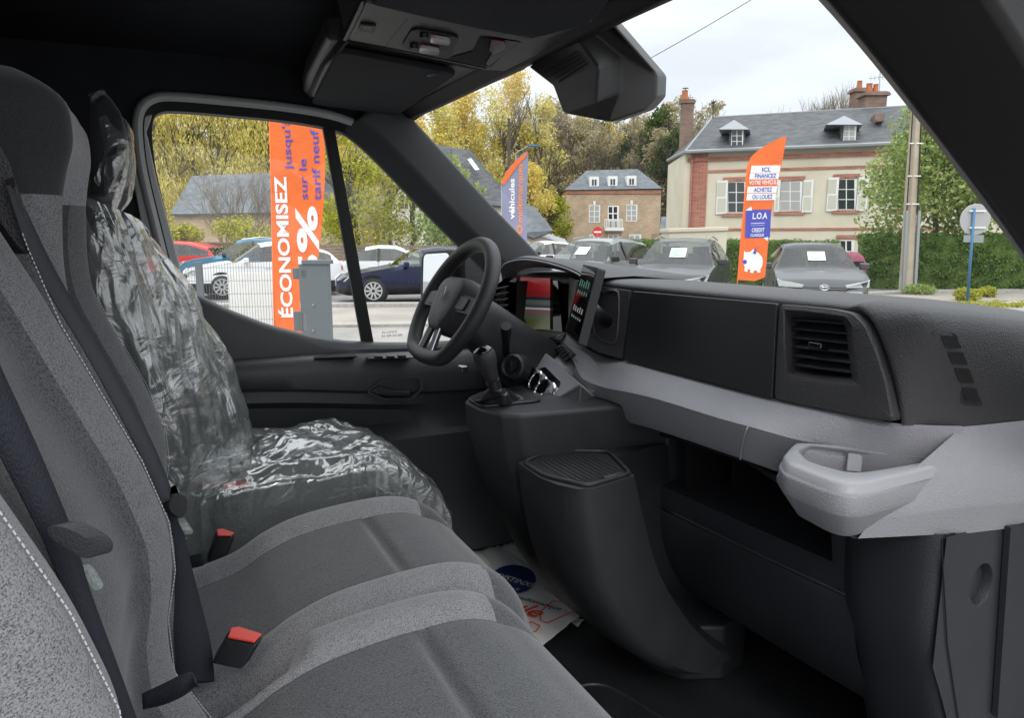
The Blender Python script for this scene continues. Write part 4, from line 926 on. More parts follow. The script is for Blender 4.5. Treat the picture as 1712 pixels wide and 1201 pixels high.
# driver's seat with its own shapes
seat3 = empty('driver_seat', (.15, 1.78, .752), "dark driver's seat wrapped in clear plastic film", 'seat')
backrest(1.56, 2.0, 'backrest', seat3, dx=-.005, mats=[m_centre] * 5, head=.27)
cushion(1.57, 1.99, 'seat_cushion', seat3, dx=.035, dz=-.02, mats=[m_centre] * 3); seat_base(1.57, 1.99, seat3)
q = px_poly([(600, 830), (650, 812), (662, 824), (612, 846)], Y=1.55)
mb = MB(); mb.prism(q, (0, .02, 0)); mb.build('adjuster_handle', m_dark, seat3, bevel=.005)
mb = MB(); q = px_poly([(150, 170), (175, 150), (205, 190), (210, 250), (205, 300), (180, 330), (150, 330), (150, 250)], Y=1.66); mb.prism(q, (0, .22, 0)); mb.build('headrest_core', m_side, seat3, bevel=.03, seg=3)
# ---- film
def film(name):
    """thin clear film: see-through, with creased glossy reflections"""
    m = bpy.data.materials.new(name); m.use_nodes = True; t = m.node_tree; t.nodes.clear(); N = t.nodes.new; Lk = t.links.new
    o = N('ShaderNodeOutputMaterial'); tr = N('ShaderNodeBsdfTransparent'); g = N('ShaderNodeBsdfGlossy'); d = N('ShaderNodeBsdfTranslucent')
    tr.inputs[0].default_value = (.95, .96, .96, 1); g.inputs['Roughness'].default_value = .2; g.inputs[0].default_value = (1, 1, 1, 1); d.inputs[0].default_value = (.75, .79, .78, 1)
    c = N('ShaderNodeTexCoord'); hs = []
    for rot, sc, ns, w_ in (((.35, .5, .2), (1, 1, .2), 2.8, .017), ((-.15, .25, .15), (1, 1, .12), 6, .008), ((.8, 0, .4), (1, .25, 1), 14, .0014)):
        mpn = N('ShaderNodeMapping'); mpn.inputs['Rotation'].default_value = rot; mpn.inputs['Scale'].default_value = sc
        n1 = N('ShaderNodeTexNoise'); n1.inputs['Scale'].default_value = ns; n1.inputs['Detail'].default_value = 3; n1.inputs['Distortion'].default_value = .9
        Lk(c.outputs['Object'], mpn.inputs[0]); Lk(mpn.outputs[0], n1.inputs[0])
        a = N('ShaderNodeMath'); a.operation = 'SUBTRACT'; a.inputs[1].default_value = .5; Lk(n1.outputs[0], a.inputs[0])
        b = N('ShaderNodeMath'); b.operation = 'ABSOLUTE'; Lk(a.outputs[0], b.inputs[0])
        s_ = N('ShaderNodeMath'); s_.operation = 'MULTIPLY'; s_.inputs[1].default_value = -w_ * 6; Lk(b.outputs[0], s_.inputs[0]); hs.append(s_)
    a1 = N('ShaderNodeMath'); Lk(hs[0].outputs[0], a1.inputs[0]); Lk(hs[1].outputs[0], a1.inputs[1]); a2 = N('ShaderNodeMath'); Lk(a1.outputs[0], a2.inputs[0]); Lk(hs[2].outputs[0], a2.inputs[1])
    bb = N('ShaderNodeBump'); bb.inputs['Strength'].default_value = 1.0; bb.inputs['Distance'].default_value = 1.0; Lk(a2.outputs[0], bb.inputs['Height']); Lk(bb.outputs[0], g.inputs['Normal'])
    lw = N('ShaderNodeLayerWeight'); lw.inputs[0].default_value = .5; Lk(bb.outputs[0], lw.inputs['Normal'])
    pw = N('ShaderNodeMath'); pw.operation = 'POWER'; pw.inputs[1].default_value = 2.4; Lk(lw.outputs['Facing'], pw.inputs[0])
    ma = N('ShaderNodeMath'); ma.operation = 'MULTIPLY_ADD'; ma.inputs[1].default_value = .60; ma.inputs[2].default_value = .22; Lk(pw.outputs[0], ma.inputs[0])
    m1 = N('ShaderNodeMixShader'); Lk(ma.outputs[0], m1.inputs[0]); Lk(tr.outputs[0], m1.inputs[1]); Lk(g.outputs[0], m1.inputs[2])
    m2 = N('ShaderNodeMixShader'); m2.inputs[0].default_value = .06; Lk(m1.outputs[0], m2.inputs[1]); Lk(d.outputs[0], m2.inputs[2])
    df = N('ShaderNodeBsdfDiffuse'); df.inputs[0].default_value = (.75, .82, .80, 1); Lk(bb.outputs[0], df.inputs['Normal']); m3 = N('ShaderNodeMixShader'); m3.inputs[0].default_value = .10; Lk(m2.outputs[0], m3.inputs[1]); Lk(df.outputs[0], m3.inputs[2]); Lk(m3.outputs[0], o.inputs[0])
    return m
m_film = film('clear film')
from mathutils import noise
def wr(p, amp, sc=7, seed=0):
    q = Vector(p) * sc + V(seed, seed * 2, 0)
    a = noise.noise(q) ; b = abs(noise.noise(q * 2.3 + V(3, 1, 7))); c = abs(noise.noise(V(q.x * 5, q.y * 5, q.z * 1.8)))
    return amp * (a * .8 - b * .55) * .62
wrap = empty('seat_cover_film', (.15, 1.78, 1.0), "crinkled clear plastic film draped over the driver's seat back and cushion", 'plastic cover')
# backrest film: near edge, near front ridge, far ridge, far edge
nearB = [(.02, 1.55, 1.20), (.012, 1.55, 1.26), (.012, 1.55, 1.446), (-.06, 1.55, 1.68), (-.093, 1.55, 1.85), (-.105, 1.56, 1.925)]
farB = [(.13, 2.0, 1.24), (.145, 2.0, 1.312), (.156, 2.0, 1.393), (.141, 2.0, 1.508), (.065, 2.0, 1.669), (-.033, 2.0, 1.813)]
def lerpl(a, b, t): return [Vector(p).lerp(Vector(q), t) for p, q in zip(a, b)]
nb = spl(nearB, 16); fb = spl(farB, 16); k = len(nb); rows = []
for i in range(k):
    row = []; t = i / (k - 1)
    n_, f_ = nb[i], fb[i]
    for j in range(110):
        u = j / 109
        if u < .10: p = V(-.16, 1.56, n_.z).lerp(n_, u / .10)
        elif u < .80: 
            v = (u - .10) / .70; p = n_.lerp(f_, v); p.x += .045 * math.sin(v * math.pi) * (1 - .5 * t) + .03 * math.sin(v * math.pi) ** .5
        else: p = f_.lerp(V(-.12, 2.02, f_.z), (u - .80) / .20)
        d = wr(p, .055, 8); fl = min(1, i / 10)
        row.append(p + V(d * .8, d * .35 - .004, 0) * (.5 + .5 * fl))
    rows.append(row)
mb = MB(); mb.grid(rows); mb.build('backrest_film', m_film, wrap, smooth=True)
# shoulder drape: film running up to the headrest bag
# cushion film
path = spl([V(.05, 0, 1.31), V(.16, 0, 1.335), V(.27, 0, 1.348), V(.39, 0, 1.346), V(.48, 0, 1.322), V(.56, 0, 1.262), V(.588, 0, 1.19), V(.575, 0, 1.08), V(.55, 0, .98)], 13)
rows = []
for p in path:
    row = []
    top = p.z
    for j in range(110):
        u = j / 109
        if u < .25: v = u / .25; q = V(p.x - .01, 1.545 + .0 * v, min(top, 1.335) - .30 * (1 - v)); 
        elif u < .85: v = (u - .25) / .60; q = V(p.x, 1.55 + .44 * v, min(top, min(top, 1.335) + .05 * smooth(v, 0, .35)))
        else: v = (u - .85) / .15; q = V(p.x, 1.995, top - .20 * v)
        d = wr(q, .045, 9, 5); f = smooth(1.32 - p.z, .02, .15)
        row.append(q + V(d * f, -.3 * abs(d) if u < .25 else 0, d * (1 - f) * (1 if u > .25 else .3) + .006))
    rows.append(row)
mb = MB(); mb.grid(rows); mb.build('cushion_film', m_film, wrap, smooth=True)
# headrest bag
hbg = [(158, 160, -.01), (176, 150, 0), (196, 180, 0), (216, 205, 0), (226, 250, 0), (224, 300, 0), (212, 335, 0), (195, 366, 0), (170, 352, 0), (145, 332, 0), (160, 290, 0), (168, 240, 0), (160, 200, 0)]
rows = []
for t in range(24):
    v = t / 23; a = [P(x + (y - 260) * 0, y, Y=1.66 + .20 * v) for x, y, _ in hbg]
    c_ = sum(a, Vector()) / len(a); s_ = math.sin(math.pi * (.08 + .84 * v)) ** .35
    lp_ = spl([c_ + (p - c_) * s_ for p in a] + [c_ + (a[0] - c_) * s_], 5)[:-1]
    rows.append([p + V(1, .2, 0) * wr(p, .03, 14, 9) for p in lp_])
mb = MB(); mb.loops(rows); mb.build('headrest_film', m_film, wrap, smooth=True)
# twisted knot of film on top and the strip hanging from the shoulder
kn = spl([P(150, 158, Y=1.7), P(175, 152, Y=1.7), P(190, 185, Y=1.7), P(212, 208, Y=1.7)], 8); kn2 = spl([P(168, 185, Y=1.72), P(183, 190, Y=1.72), P(200, 235, Y=1.72), P(205, 245, Y=1.72)], 8)
mb = MB(); mb.grid([[p + V(wr(p, .02, 30), 0, 0) for p in kn], [p.lerp(q, .5) + V(wr(p, .03, 25, 2), 0, 0) for p, q in zip(kn, kn2)], kn2]); mb.build('film_knot', m_film, wrap, smooth=True)
for (l1, l2, Yv) in (([(150, 335), (185, 400), (205, 470), (218, 560)], [(172, 345), (215, 430), (250, 520), (262, 640)], 1.60), ([(190, 350), (228, 430), (300, 520), (350, 600)], [(215, 400), (262, 432), (330, 540), (385, 640)], 1.85)):
    a = spl([P(x, y, Y=Yv) for x, y in l1], 14); b = spl([P(x, y, Y=Yv) for x, y in l2], 14); rows = []
    for v in range(12):
        rows.append([p.lerp(q, v / 11) + V(wr(p.lerp(q, v / 11), .045, 16, 3), 0, 0) for p, q in zip(a, b)])
    mb = MB(); mb.grid(rows); mb.build('loose_film', m_film, wrap, smooth=True)
# ---- belts
def belt(name, L1, L2, m, parent):
    a = spl(L1, 8); b = spl(L2, 8); mb = MB(); mb.grid([a, [p.lerp(q, .5) + V(.001, 0, .001) for p, q in zip(a, b)], b]); return mb.build(name, m, parent, smooth=True, solid=.0018)
bl2 = empty('seat_belt', (-.05, .93, 1.3), "middle seat's charcoal belt running from the shoulder guide to the lap", 'seat belt', 'seat belts of the passenger seats')
belt('shoulder_webbing', [P(12, 310, Y=.93), P(62, 450, Y=.93), P(150, 600, Y=.935), P(225, 740, Y=.94), P(272, 842, Y=.95)], [P(24, 308, Y=.955), P(92, 450, Y=.955), P(186, 610, Y=.96), P(255, 740, Y=.965), P(293, 834, Y=.97)], m_belt2, bl2)
belt('lap_webbing', [P(277, 850, Y=.975), P(292, 920, Y=.975), P(292, 1000, Y=.975), P(290, 1062, Y=.97), P(298, 1150, Y=.965)], [P(296, 845, Y=.98), P(312, 920, Y=.99), P(335, 1010, Y=.992), P(352, 1080, Y=.985), P(358, 1140, Y=.98)], m_belt, bl2)
mb = MB(); mb.prism(roundpoly(px_poly([(284, 822), (303, 832), (300, 858), (292, 868), (272, 855), (270, 840)], Y=.965), .006), (.008, -.006, 0)); tg = mb.build('belt_tongue', m_dark, bl2, bevel=.003, seg=3)
mb = MB(); mb.prism(px_poly([(286, 815), (290, 812), (296, 832), (284, 834)], Y=.962), (.003, 0, 0)); mb.build('metal_plate', m_satin, tg)
mb = MB(); mb.prism(roundpoly(px_poly([(296, 858), (306, 868), (322, 892), (310, 896), (298, 872)], Y=.968), .004), (.002, 0, 0)); mb.build('clear_tag', m_film, tg)
bl1 = empty('seat_belt', (-.05, .64, 1.3), "nearest seat's dark navy belt crossing its backrest at lower left", 'seat belt', 'seat belts of the passenger seats')
belt('shoulder_webbing', [P(-60, 480, Y=.60), P(0, 610, Y=.61), P(62, 745, Y=.62), P(118, 880, Y=.63), P(152, 990, Y=.64), P(196, 1110, Y=.65), P(232, 1210, Y=.66)], [P(-110, 500, Y=.585), P(-40, 680, Y=.595), P(15, 790, Y=.605), P(76, 910, Y=.615), P(112, 1000, Y=.625), P(160, 1110, Y=.635), P(205, 1215, Y=.645)], m_belt, bl1)
mb = MB(); mb.prism(roundpoly(px_poly([(76, 878), (110, 882), (150, 903), (160, 918), (157, 932), (140, 936), (108, 915), (84, 902)], Y=.60), .006), (.012, .004, 0)); tg = mb.build('belt_tongue', m_dark, bl1, bevel=.004, seg=3)
mb = MB(); mb.prism(roundpoly(px_poly([(138, 942), (152, 950), (170, 982), (158, 990), (145, 970)], Y=.605), .004), (.002, 0, 0)); mb.build('clear_tag', m_film, tg)
# shoulder guide on the near backrest
gd = empty('belt_guide', (-.14, .93, 1.86), "black plastic belt guide on the nearest backrest's shoulder", 'belt guide')
q = px_poly([(-4, 238), (12, 262), (36, 330), (56, 398), (60, 415), (52, 427), (36, 420), (10, 385), (-6, 362)], Y=.945)
mb = MB(); mb.prism(roundpoly(q, .006), (-.02, .02, 0)); mb.build('guide_shell', m_dash, gd, bevel=.006, seg=3)
q = px_poly([(8, 300), (22, 296), (24, 312), (14, 318)], Y=.938); mb = MB(); mb.prism(q, (0, .004, 0)); mb.build('guide_slot', m_void, gd)
# buckles with red buttons
def buckle(a, b, c, d, h, label, Y):
    """red face as pixel quad a b c d, body hanging below"""
    q = px_poly([a, b, c, d], Y=Y); o = empty('belt_buckle', tuple(sum(q, Vector()) / 4 - V(0, 0, .05)), label, 'belt buckle', 'seat belt buckles between the cushions')
    dn = V(-.004, 0, -h); bk = V(0, .018, .003)
    top = [q[0], q[1], q[2], q[3]]
    mb = MB(); mb.prism([q[0] + V(-.003, 0, -.001), q[3] + V(-.003, -.003, -.0015), q[2] + V(.003, -.003, -.0015), q[1] + V(.003, 0, -.001)], dn); mb.build('buckle_body', m_dark, o, bevel=.003)
    mb = MB(); mb.prism(q, (0, 0, .003)); mb.build('release_button', m_red, o, bevel=.0015)
def zpoly(l, z): return [P(x, y, Z=z) for x, y in l]
def buckle(l, z, h, label):
    q = zpoly(l, z); c = sum(q, Vector()) / len(q)
    o = empty('belt_buckle', (c.x, c.y, z - h), label, 'belt buckle', 'seat belt buckles between the cushions')
    body = [c + (p - c) * 1.12 + V(0, 0, -.001) for p in q]
    mb = MB(); mb.loops([[p + V(-.02, 0, -h) for p in body], body]); mb.build('buckle_body', m_dark, o, bevel=.003)
    mb = MB(); mb.prism(q, (0, 0, .003)); mb.build('release_button', m_red, o, bevel=.0015)
buckle([(386, 1053), (400, 1051), (438, 1063), (425, 1077), (381, 1069)], 1.318, .03, 'red-buttoned buckle sunk between the two cloth cushions')
buckle([(362, 888), (372, 886), (392, 893), (386, 898), (364, 898)], 1.285, .05, 'small red-buttoned buckle beside the plastic-wrapped seat base')
buckle([(372, 812), (396, 806), (414, 808), (418, 816), (376, 820)], 1.315, .05, 'red-buttoned buckle seen through the plastic film')
# ---- paper floor mats with print
pm = empty('paper_floor_mat', (.95, 1.9, .756), 'white printed paper mat with navy disc lying in the driver footwell', 'paper mat')
pq = [(.84, 2.34), (1.10, 2.28), (1.11, 1.60), (.84, 1.56)]
mb = MB(); q = [P(755, 905, Z=.762), P(800, 912, Z=.758), P(868, 930, Z=.765), P(905, 960, Z=.760), P(972, 1018, Z=.757), P(900, 1078, Z=.757), P(840, 1060, Z=.757), P(760, 990, Z=.757)]
c0, c1, c2, c3 = V(.80, 2.33, .765), V(1.02, 2.36, .765), V(1.12, 1.70, .758), V(.80, 1.54, .757)
rows = []
for i in range(25):
    u = i / 24; rows.append([c0.lerp(c1, j / 24).lerp(c3.lerp(c2, j / 24), u) + V(0, 0, .012 * noise.noise(V(i * .22, j * .25, 3)) + .006) for j in range(25)])
mb = MB(); mb.grid(rows); sheet = mb.build('paper_sheet', m_paper, pm, smooth=True)
mat2 = empty('paper_floor_mat', (1.1, 2.2, .756), 'second creased white paper sheet partly under the printed mat', 'paper mat')
rows = []
c0, c1, c2, c3 = V(1.0, 2.40, .775), V(1.10, 2.36, .79), V(1.22, 1.78, .758), V(1.0, 1.62, .756)
for i in range(25):
    u = i / 24; rows.append([c0.lerp(c1, j / 24).lerp(c3.lerp(c2, j / 24), u) + V(0, 0, .02 * noise.noise(V(i * .3, j * .3, 9)) - .004) for j in range(25)])
mb = MB(); mb.grid(rows); mb.build('paper_sheet', m_paper, mat2, smooth=True)
def paperz(x, y): return P(x, y, Z=.776)
el = [paperz(858 + 38 * math.cos(t / 28 * 6.283), 969 + 24 * math.sin(t / 28 * 6.283)) for t in range(28)]
mb = MB(); mb.add(el, [tuple(range(28))]); mb.build('printed_disc', m_pblue, pm)
def ptext(txt, a, b, h, m, **k):
    A_, B__ = paperz(*a), paperz(*b); ux = (B__ - A_).normalized(); uy = V(0, 0, 1).cross(ux)
    text_mesh('printed_words', txt, m, pm, A_ + V(0, 0, .0015), ux, uy, h, ext=.001, **k)
ptext('DISTINXION', (828, 966), (888, 984), .040, m_white, sx=.82, bold=.02)
ptext('.com.fr', (838, 982), (868, 990), .022, m_white)
ptext('Réseau national multimarque', (770, 975), (905, 1014), .030, m_black, bold=.015)
ptext('roule', (812, 1003), (862, 1022), .085, m_pred, bold=.02, shear=.3)
for l in ([(905, 1020), (925, 1003), (962, 1008), (960, 1020), (915, 1040), (903, 1035)], [(872, 1050), (888, 1038), (903, 1045), (895, 1055), (878, 1056)]):
    mb = MB(); mb.tube([paperz(x, y) + V(0, 0, -.004) for x, y in l], .0018, 5, closed=True); mb.build('printed_outline', m_pred, pm)
# ================================================================ OUTSIDE
GZ = .2
def W(x, y, D): return P(x, y, D=D)
def gp(x, y, dz=0): return P(x, y, Z=GZ + dz)
def plain(name, poly, z, m, label=None):
    mb = MB(); mb.add([V(p[0], p[1], z) for p in poly], [tuple(range(len(poly)))]); o = mb.build(name, m); tag(o, label or None, kind='structure'); return o
m_asph = mat('parking asphalt', (.15, .145, .14), .8, bump=.5, bscale=60, col2=(.24, .232, .22), vscale=1.3, vdet=8, dist=.01)
m_road = mat('worn road', (.27, .24, .205), .75, bump=.4, bscale=50, col2=(.36, .325, .28), vscale=.8, vdet=8, dist=.01)
m_pave = mat('pavement', (.25, .235, .215), .85, bump=.5, bscale=40, col2=(.34, .32, .30), vscale=1.5, vdet=8, dist=.01)
m_kerb = mat('kerb stone', (.36, .34, .31), .85, bump=.4, bscale=30, var=.15, dist=.01)
m_grass = mat('grass', (.06, .10, .02), .9, bump=.8, bscale=25, col2=(.13, .17, .05), vscale=3, dist=.03)
m_gravel = mat('gravel', (.22, .20, .17), .9, bump=.9, bscale=30, col2=(.42, .39, .34), vscale=25, dist=.02)
mb = MB(); mb.add([(-600, -300, GZ - .004), (900, -300, GZ - .004), (900, 900, GZ - .004), (-600, 900, GZ - .004)], [(0, 1, 2, 3)]); g = mb.build('ground', m_asph); g['kind'] = 'structure'
def band(name, top, bot, z, m, h=0):
    """ground strip between two rows of pixels"""
    a = [gp(*p) for p in top]; b = [gp(*p) for p in bot]; mb = MB()
    if h:
        mb.grid([[V(p.x, p.y, GZ - .01) for p in a], [V(p.x, p.y, GZ + h) for p in a], [V(p.x, p.y, GZ + h) for p in b], [V(p.x, p.y, GZ - .01) for p in b]])
    else: mb.grid([[V(p.x, p.y, GZ + z) for p in a], [V(p.x, p.y, GZ + z) for p in b]])
    o = mb.build(name, m); o['kind'] = 'structure'; return o
band('road', [(-300, 520), (300, 516), (700, 514), (1200, 506), (1520, 492), (1712, 490), (2200, 486)], [(-300, 552), (300, 548), (700, 544), (1200, 530), (1520, 512), (1712, 508), (2200, 500)], .004, m_road)
band('kerb', [(-300, 514), (300, 512), (700, 510), (1200, 503), (1520, 489), (1712, 487), (2200, 483)], [(-300, 517), (300, 515), (700, 513), (1200, 505), (1520, 491), (1712, 489), (2200, 485)], 0, m_kerb, .08)
band('near_kerb', [(-300, 550), (300, 546), (700, 542), (1200, 529), (1520, 511), (1712, 507), (2200, 499)], [(-300, 555), (300, 551), (700, 546), (1200, 532), (1520, 513), (1712, 509), (2200, 501)], 0, m_kerb, .05)
band('pavement', [(-300, 556), (300, 551), (700, 547), (1200, 533), (1480, 516)], [(-300, 900), (300, 900), (700, 900), (1200, 900), (1480, 900)], .003, m_pave)
band('gravel_verge', [(1480, 515), (1600, 511), (1712, 509), (2200, 501)], [(1480, 900), (1600, 900), (1712, 900), (2200, 900)], .004, m_gravel)
# ---- foliage
def leafmat(name, cols, tl=.3):
    m = bpy.data.materials.new(name); m.use_nodes = True; t = m.node_tree; p = t.nodes['Principled BSDF']; p.inputs['Roughness'].default_value = .7; p.inputs['Specular IOR Level'].default_value = .2
    gi = t.nodes.new('ShaderNodeNewGeometry'); r = t.nodes.new('ShaderNodeValToRGB'); r.color_ramp.interpolation = 'LINEAR'
    while len(r.color_ramp.elements) < len(cols): r.color_ramp.elements.new(.5)
    for i, c in enumerate(cols): r.color_ramp.elements[i].position = i / (len(cols) - 1); r.color_ramp.elements[i].color = (*c, 1)
    t.links.new(gi.outputs['Random Per Island'], r.inputs[0]); t.links.new(r.outputs[0], p.inputs['Base Color'])
    tr = t.nodes.new('ShaderNodeBsdfTranslucent'); t.links.new(r.outputs[0], tr.inputs[0]); mx = t.nodes.new('ShaderNodeMixShader'); mx.inputs[0].default_value = tl
    o = t.nodes['Material Output']; t.links.new(p.outputs[0], mx.inputs[1]); t.links.new(tr.outputs[0], mx.inputs[2]); t.links.new(mx.outputs[0], o.inputs[0]); return m
lf_yel = leafmat('yellow leaves', [(.54, .40, .08), (.78, .60, .14), (.60, .50, .13), (.82, .68, .24)])
lf_wil = leafmat('willow leaves', [(.50, .43, .10), (.74, .62, .17), (.56, .53, .16), (.80, .70, .26)])
lf_yg = leafmat('yellow-green leaves', [(.20, .25, .03), (.40, .42, .05), (.55, .50, .06), (.14, .18, .03)])
lf_gr = leafmat('green leaves', [(.13, .20, .05), (.22, .32, .09), (.34, .42, .14), (.40, .40, .12)])
lf_or = leafmat('orange leaves', [(.50, .32, .08), (.62, .44, .10), (.42, .36, .10), (.30, .30, .09)])
lf_br = leafmat('brown woodland leaves', [(.34, .28, .18), (.46, .38, .24), (.32, .31, .17), (.54, .45, .27)])
lf_hg = leafmat('hedge leaves', [(.07, .13, .025), (.12, .21, .04), (.18, .29, .07), (.09, .16, .03)], .15)
lf_dk = leafmat('ivy leaves', [(.04, .07, .02), (.08, .12, .03), (.06, .09, .02)])
m_bark = mat('bark', (.10, .085, .07), .9, bump=.6, bscale=20, var=.3, dist=.02)
m_twig = mat('pale twigs', (.20, .165, .13), .9)
rng = np.random.default_rng(5)
def leaves(name, clumps, n, size, m, parent, flat=.0, droop=0):
    """n leaf-sized quads spread through clumps (centre, radii)"""
    cl = np.array([c for c, r in clumps], float); rd = np.array([r for c, r in clumps], float)
    vol = rd.prod(1) ** .7; pick = rng.choice(len(clumps), n, p=vol / vol.sum())
    d = rng.normal(size=(n, 3)); d /= np.linalg.norm(d, axis=1)[:, None]; rr = rng.random(n) ** .42
    c = cl[pick] + d * rr[:, None] * rd[pick]
    u = rng.normal(size=(n, 3)); u /= np.linalg.norm(u, axis=1)[:, None]
    if droop: u = u * .4 + np.array([0, 0, -1.]) * droop; u /= np.linalg.norm(u, axis=1)[:, None]
    w_ = np.cross(u, rng.normal(size=(n, 3))); w_ /= np.linalg.norm(w_, axis=1)[:, None]
    s = size * (.55 + .9 * rng.random(n))[:, None]
    L_ = 1.9 if droop else 1.0
    v = np.stack([c - u * s * L_, c - w_ * s * .55, c + u * s * L_, c + w_ * s * .55], 1).reshape(-1, 3)
    o0 = np.array(org(parent)) if parent is not None else 0
    me = bpy.data.meshes.new(name); me.vertices.add(4 * n); me.vertices.foreach_set('co', (v - o0).ravel())
    me.loops.add(4 * n); me.loops.foreach_set('vertex_index', np.arange(4 * n, dtype=np.int32)); me.polygons.add(n)
    me.polygons.foreach_set('loop_start', np.arange(0, 4 * n, 4, dtype=np.int32)); me.update(); me.materials.append(m)
    ob = bpy.data.objects.new(name, me); COL.objects.link(ob); ob.parent = parent; return ob
def branch(mb, p, d, l, r, depth, spread=.55, up=.15, rnd=random):
    q = p + d * l; mid = p + d * l * .5 + V(rnd.uniform(-1, 1), rnd.uniform(-1, 1), 0) * l * .05
    mb.tube([p, mid, q], [r, r * .82, r * .65], 4 if depth < 3 else 6, cap=False)
    if depth == 0: return
    for k in range(3 if depth > 1 else 2):
        a = V(rnd.uniform(-1, 1), rnd.uniform(-1, 1), rnd.uniform(-.4, .8)).normalized()
        nd_ = (d + a * spread + V(0, 0, up)).normalized()
        branch(mb, p + d * l * rnd.uniform(.55, 1), nd_, l * rnd.uniform(.62, .8), r * .6, depth - 1, spread, up, rnd)
def tree(name, label, base, h, wd, m, n, size, seed=1, trunk=.15, parentcat='tree', group=None, cl=16, low=.25, droop=0, twigs=4, shape=1.0):
    rnd = random.Random(seed); t = empty(name, tuple(base), label, 'tree', group); base = Vector(base)
    mb = MB(); branch(mb, base, V(rnd.uniform(-.06, .06), rnd.uniform(-.06, .06), 1).normalized(), h * .34, trunk, twigs, .6, .22, rnd); mb.build('trunk', m_bark, t, smooth=True)
    cs = []
    for i in range(cl):
        f = rnd.random(); z = h * (low + (1 - low) * f ** .8); ww = wd * (math.sin(math.pi * min(1, (.18 + .78 * (z / h - low) / (1 - low)))) ** .7) * shape
        a = rnd.uniform(0, 6.28); rr = ww * math.sqrt(rnd.random()) * .75; s_ = wd * rnd.uniform(.22, .42)
        cs.append(((base.x + math.cos(a) * rr, base.y + math.sin(a) * rr, base.z + z - s_ * .5), (s_, s_, s_ * rnd.uniform(.6, 1.0))))
    if n: leaves('crown', cs, n, size, m, t, droop=droop)
    return t
# hills
m_hill = mat('wooded hill ground', (.10, .085, .04), 1, col2=(.20, .16, .07), vscale=.15, bump=.5, bscale=.6, dist=.5)
mb = MB(); rows = []
for i in range(28):
    row = []
    for j in range(44):
        u = -1.1 + 2.6 * j / 43; D = 62 + i * 8; p = HF * D + RT * (u * (60 + i * 9)) 
        hh = (i / 27) ** .9 * 26 * (1 - .62 * smooth(u, .10, .55)) + 1.2 * noise.noise(V(i * .4, j * .4, 0))
        row.append(V(p.x, p.y, GZ - 1.5 + max(0, hh)))
    rows.append(row)
mb.grid(rows); hl = mb.build('hills', m_hill, smooth=True); hl['kind'] = 'structure'
# ---- houses
m_slate = mat('slate roof', (.055, .058, .063), .75, bump=.7, bscale=5, col2=(.105, .108, .115), vscale=2.2, vdet=9, stretch=(1, 1, 3), dist=.02)
m_slate2 = mat('blue slate roof', (.085, .10, .115), .7, bump=.6, bscale=6, col2=(.155, .17, .185), vscale=1.8, vdet=8, dist=.02)
def brick(name, c1, c2, mortar, sc=1.0):
    m = mat(name, c1, .9); t = m.node_tree; p = t.nodes['Principled BSDF']; c = t.nodes['Texture Coordinate']
    mp_ = t.nodes.new('ShaderNodeMapping'); mp_.inputs['Rotation'].default_value = (R(90), 0, 0); b = t.nodes.new('ShaderNodeTexBrick')
    b.inputs['Color1'].default_value = (*c1, 1); b.inputs['Color2'].default_value = (*c2, 1); b.inputs['Mortar'].default_value = (*mortar, 1)
    b.inputs['Scale'].default_value = 4.2 * sc; b.inputs['Mortar Size'].default_value = .018; b.inputs['Row Height'].default_value = .28; b.inputs['Brick Width'].default_value = .9
    t.links.new(c.outputs['Object'], mp_.inputs[0]); t.links.new(mp_.outputs[0], b.inputs[0])
    n = t.nodes.new('ShaderNodeTexNoise'); n.inputs['Scale'].default_value = 1.1; n.inputs['Detail'].default_value = 6; mx = t.nodes.new('ShaderNodeMix'); mx.data_type = 'RGBA'; mx.blend_type = 'MULTIPLY'; mx.inputs[0].default_value = .55
    t.links.new(c.outputs['Object'], n.inputs[0]); t.links.new(b.outputs[0], mx.inputs[6]); t.links.new(n.outputs[0], mx.inputs[7])
    hs_ = t.nodes.new('ShaderNodeHueSaturation'); hs_.inputs['Value'].default_value = 1.45; hs_.inputs['Saturation'].default_value = .92
    t.links.new(mx.outputs[2], hs_.inputs['Color']); t.links.new(hs_.outputs[0], p.inputs['Base Color']); return m
m_brick = brick('red brick', (.27, .065, .035), (.42, .13, .07), (.50, .40, .32))
m_brick2 = brick('tan brick', (.36, .25, .15), (.47, .34, .21), (.45, .38, .30))
m_brickd = brick('old dark brick', (.16, .10, .075), (.24, .14, .10), (.25, .21, .18))
m_cream = mat('cream render', (.60, .55, .42), .9, col2=(.70, .65, .52), vscale=.7, vdet=8)
m_wht = mat('white paint', (.78, .78, .76), .5, var=.04)
m_pane = mat('dark window pane', (.03, .035, .04), .08, spec=.8)
m_curt = mat('curtained pane', (.38, .38, .36), .3)
m_shut = mat('cream shutter', (.55, .54, .44), .6)
m_terra = mat('terracotta', (.50, .17, .07), .8, var=.2)
m_conc = mat('concrete', (.36, .30, .22), .85, bump=.4, bscale=20, col2=(.46, .40, .31), vscale=2, dist=.01)
m_zinc = mat('zinc', (.30, .32, .34), .5, .3)
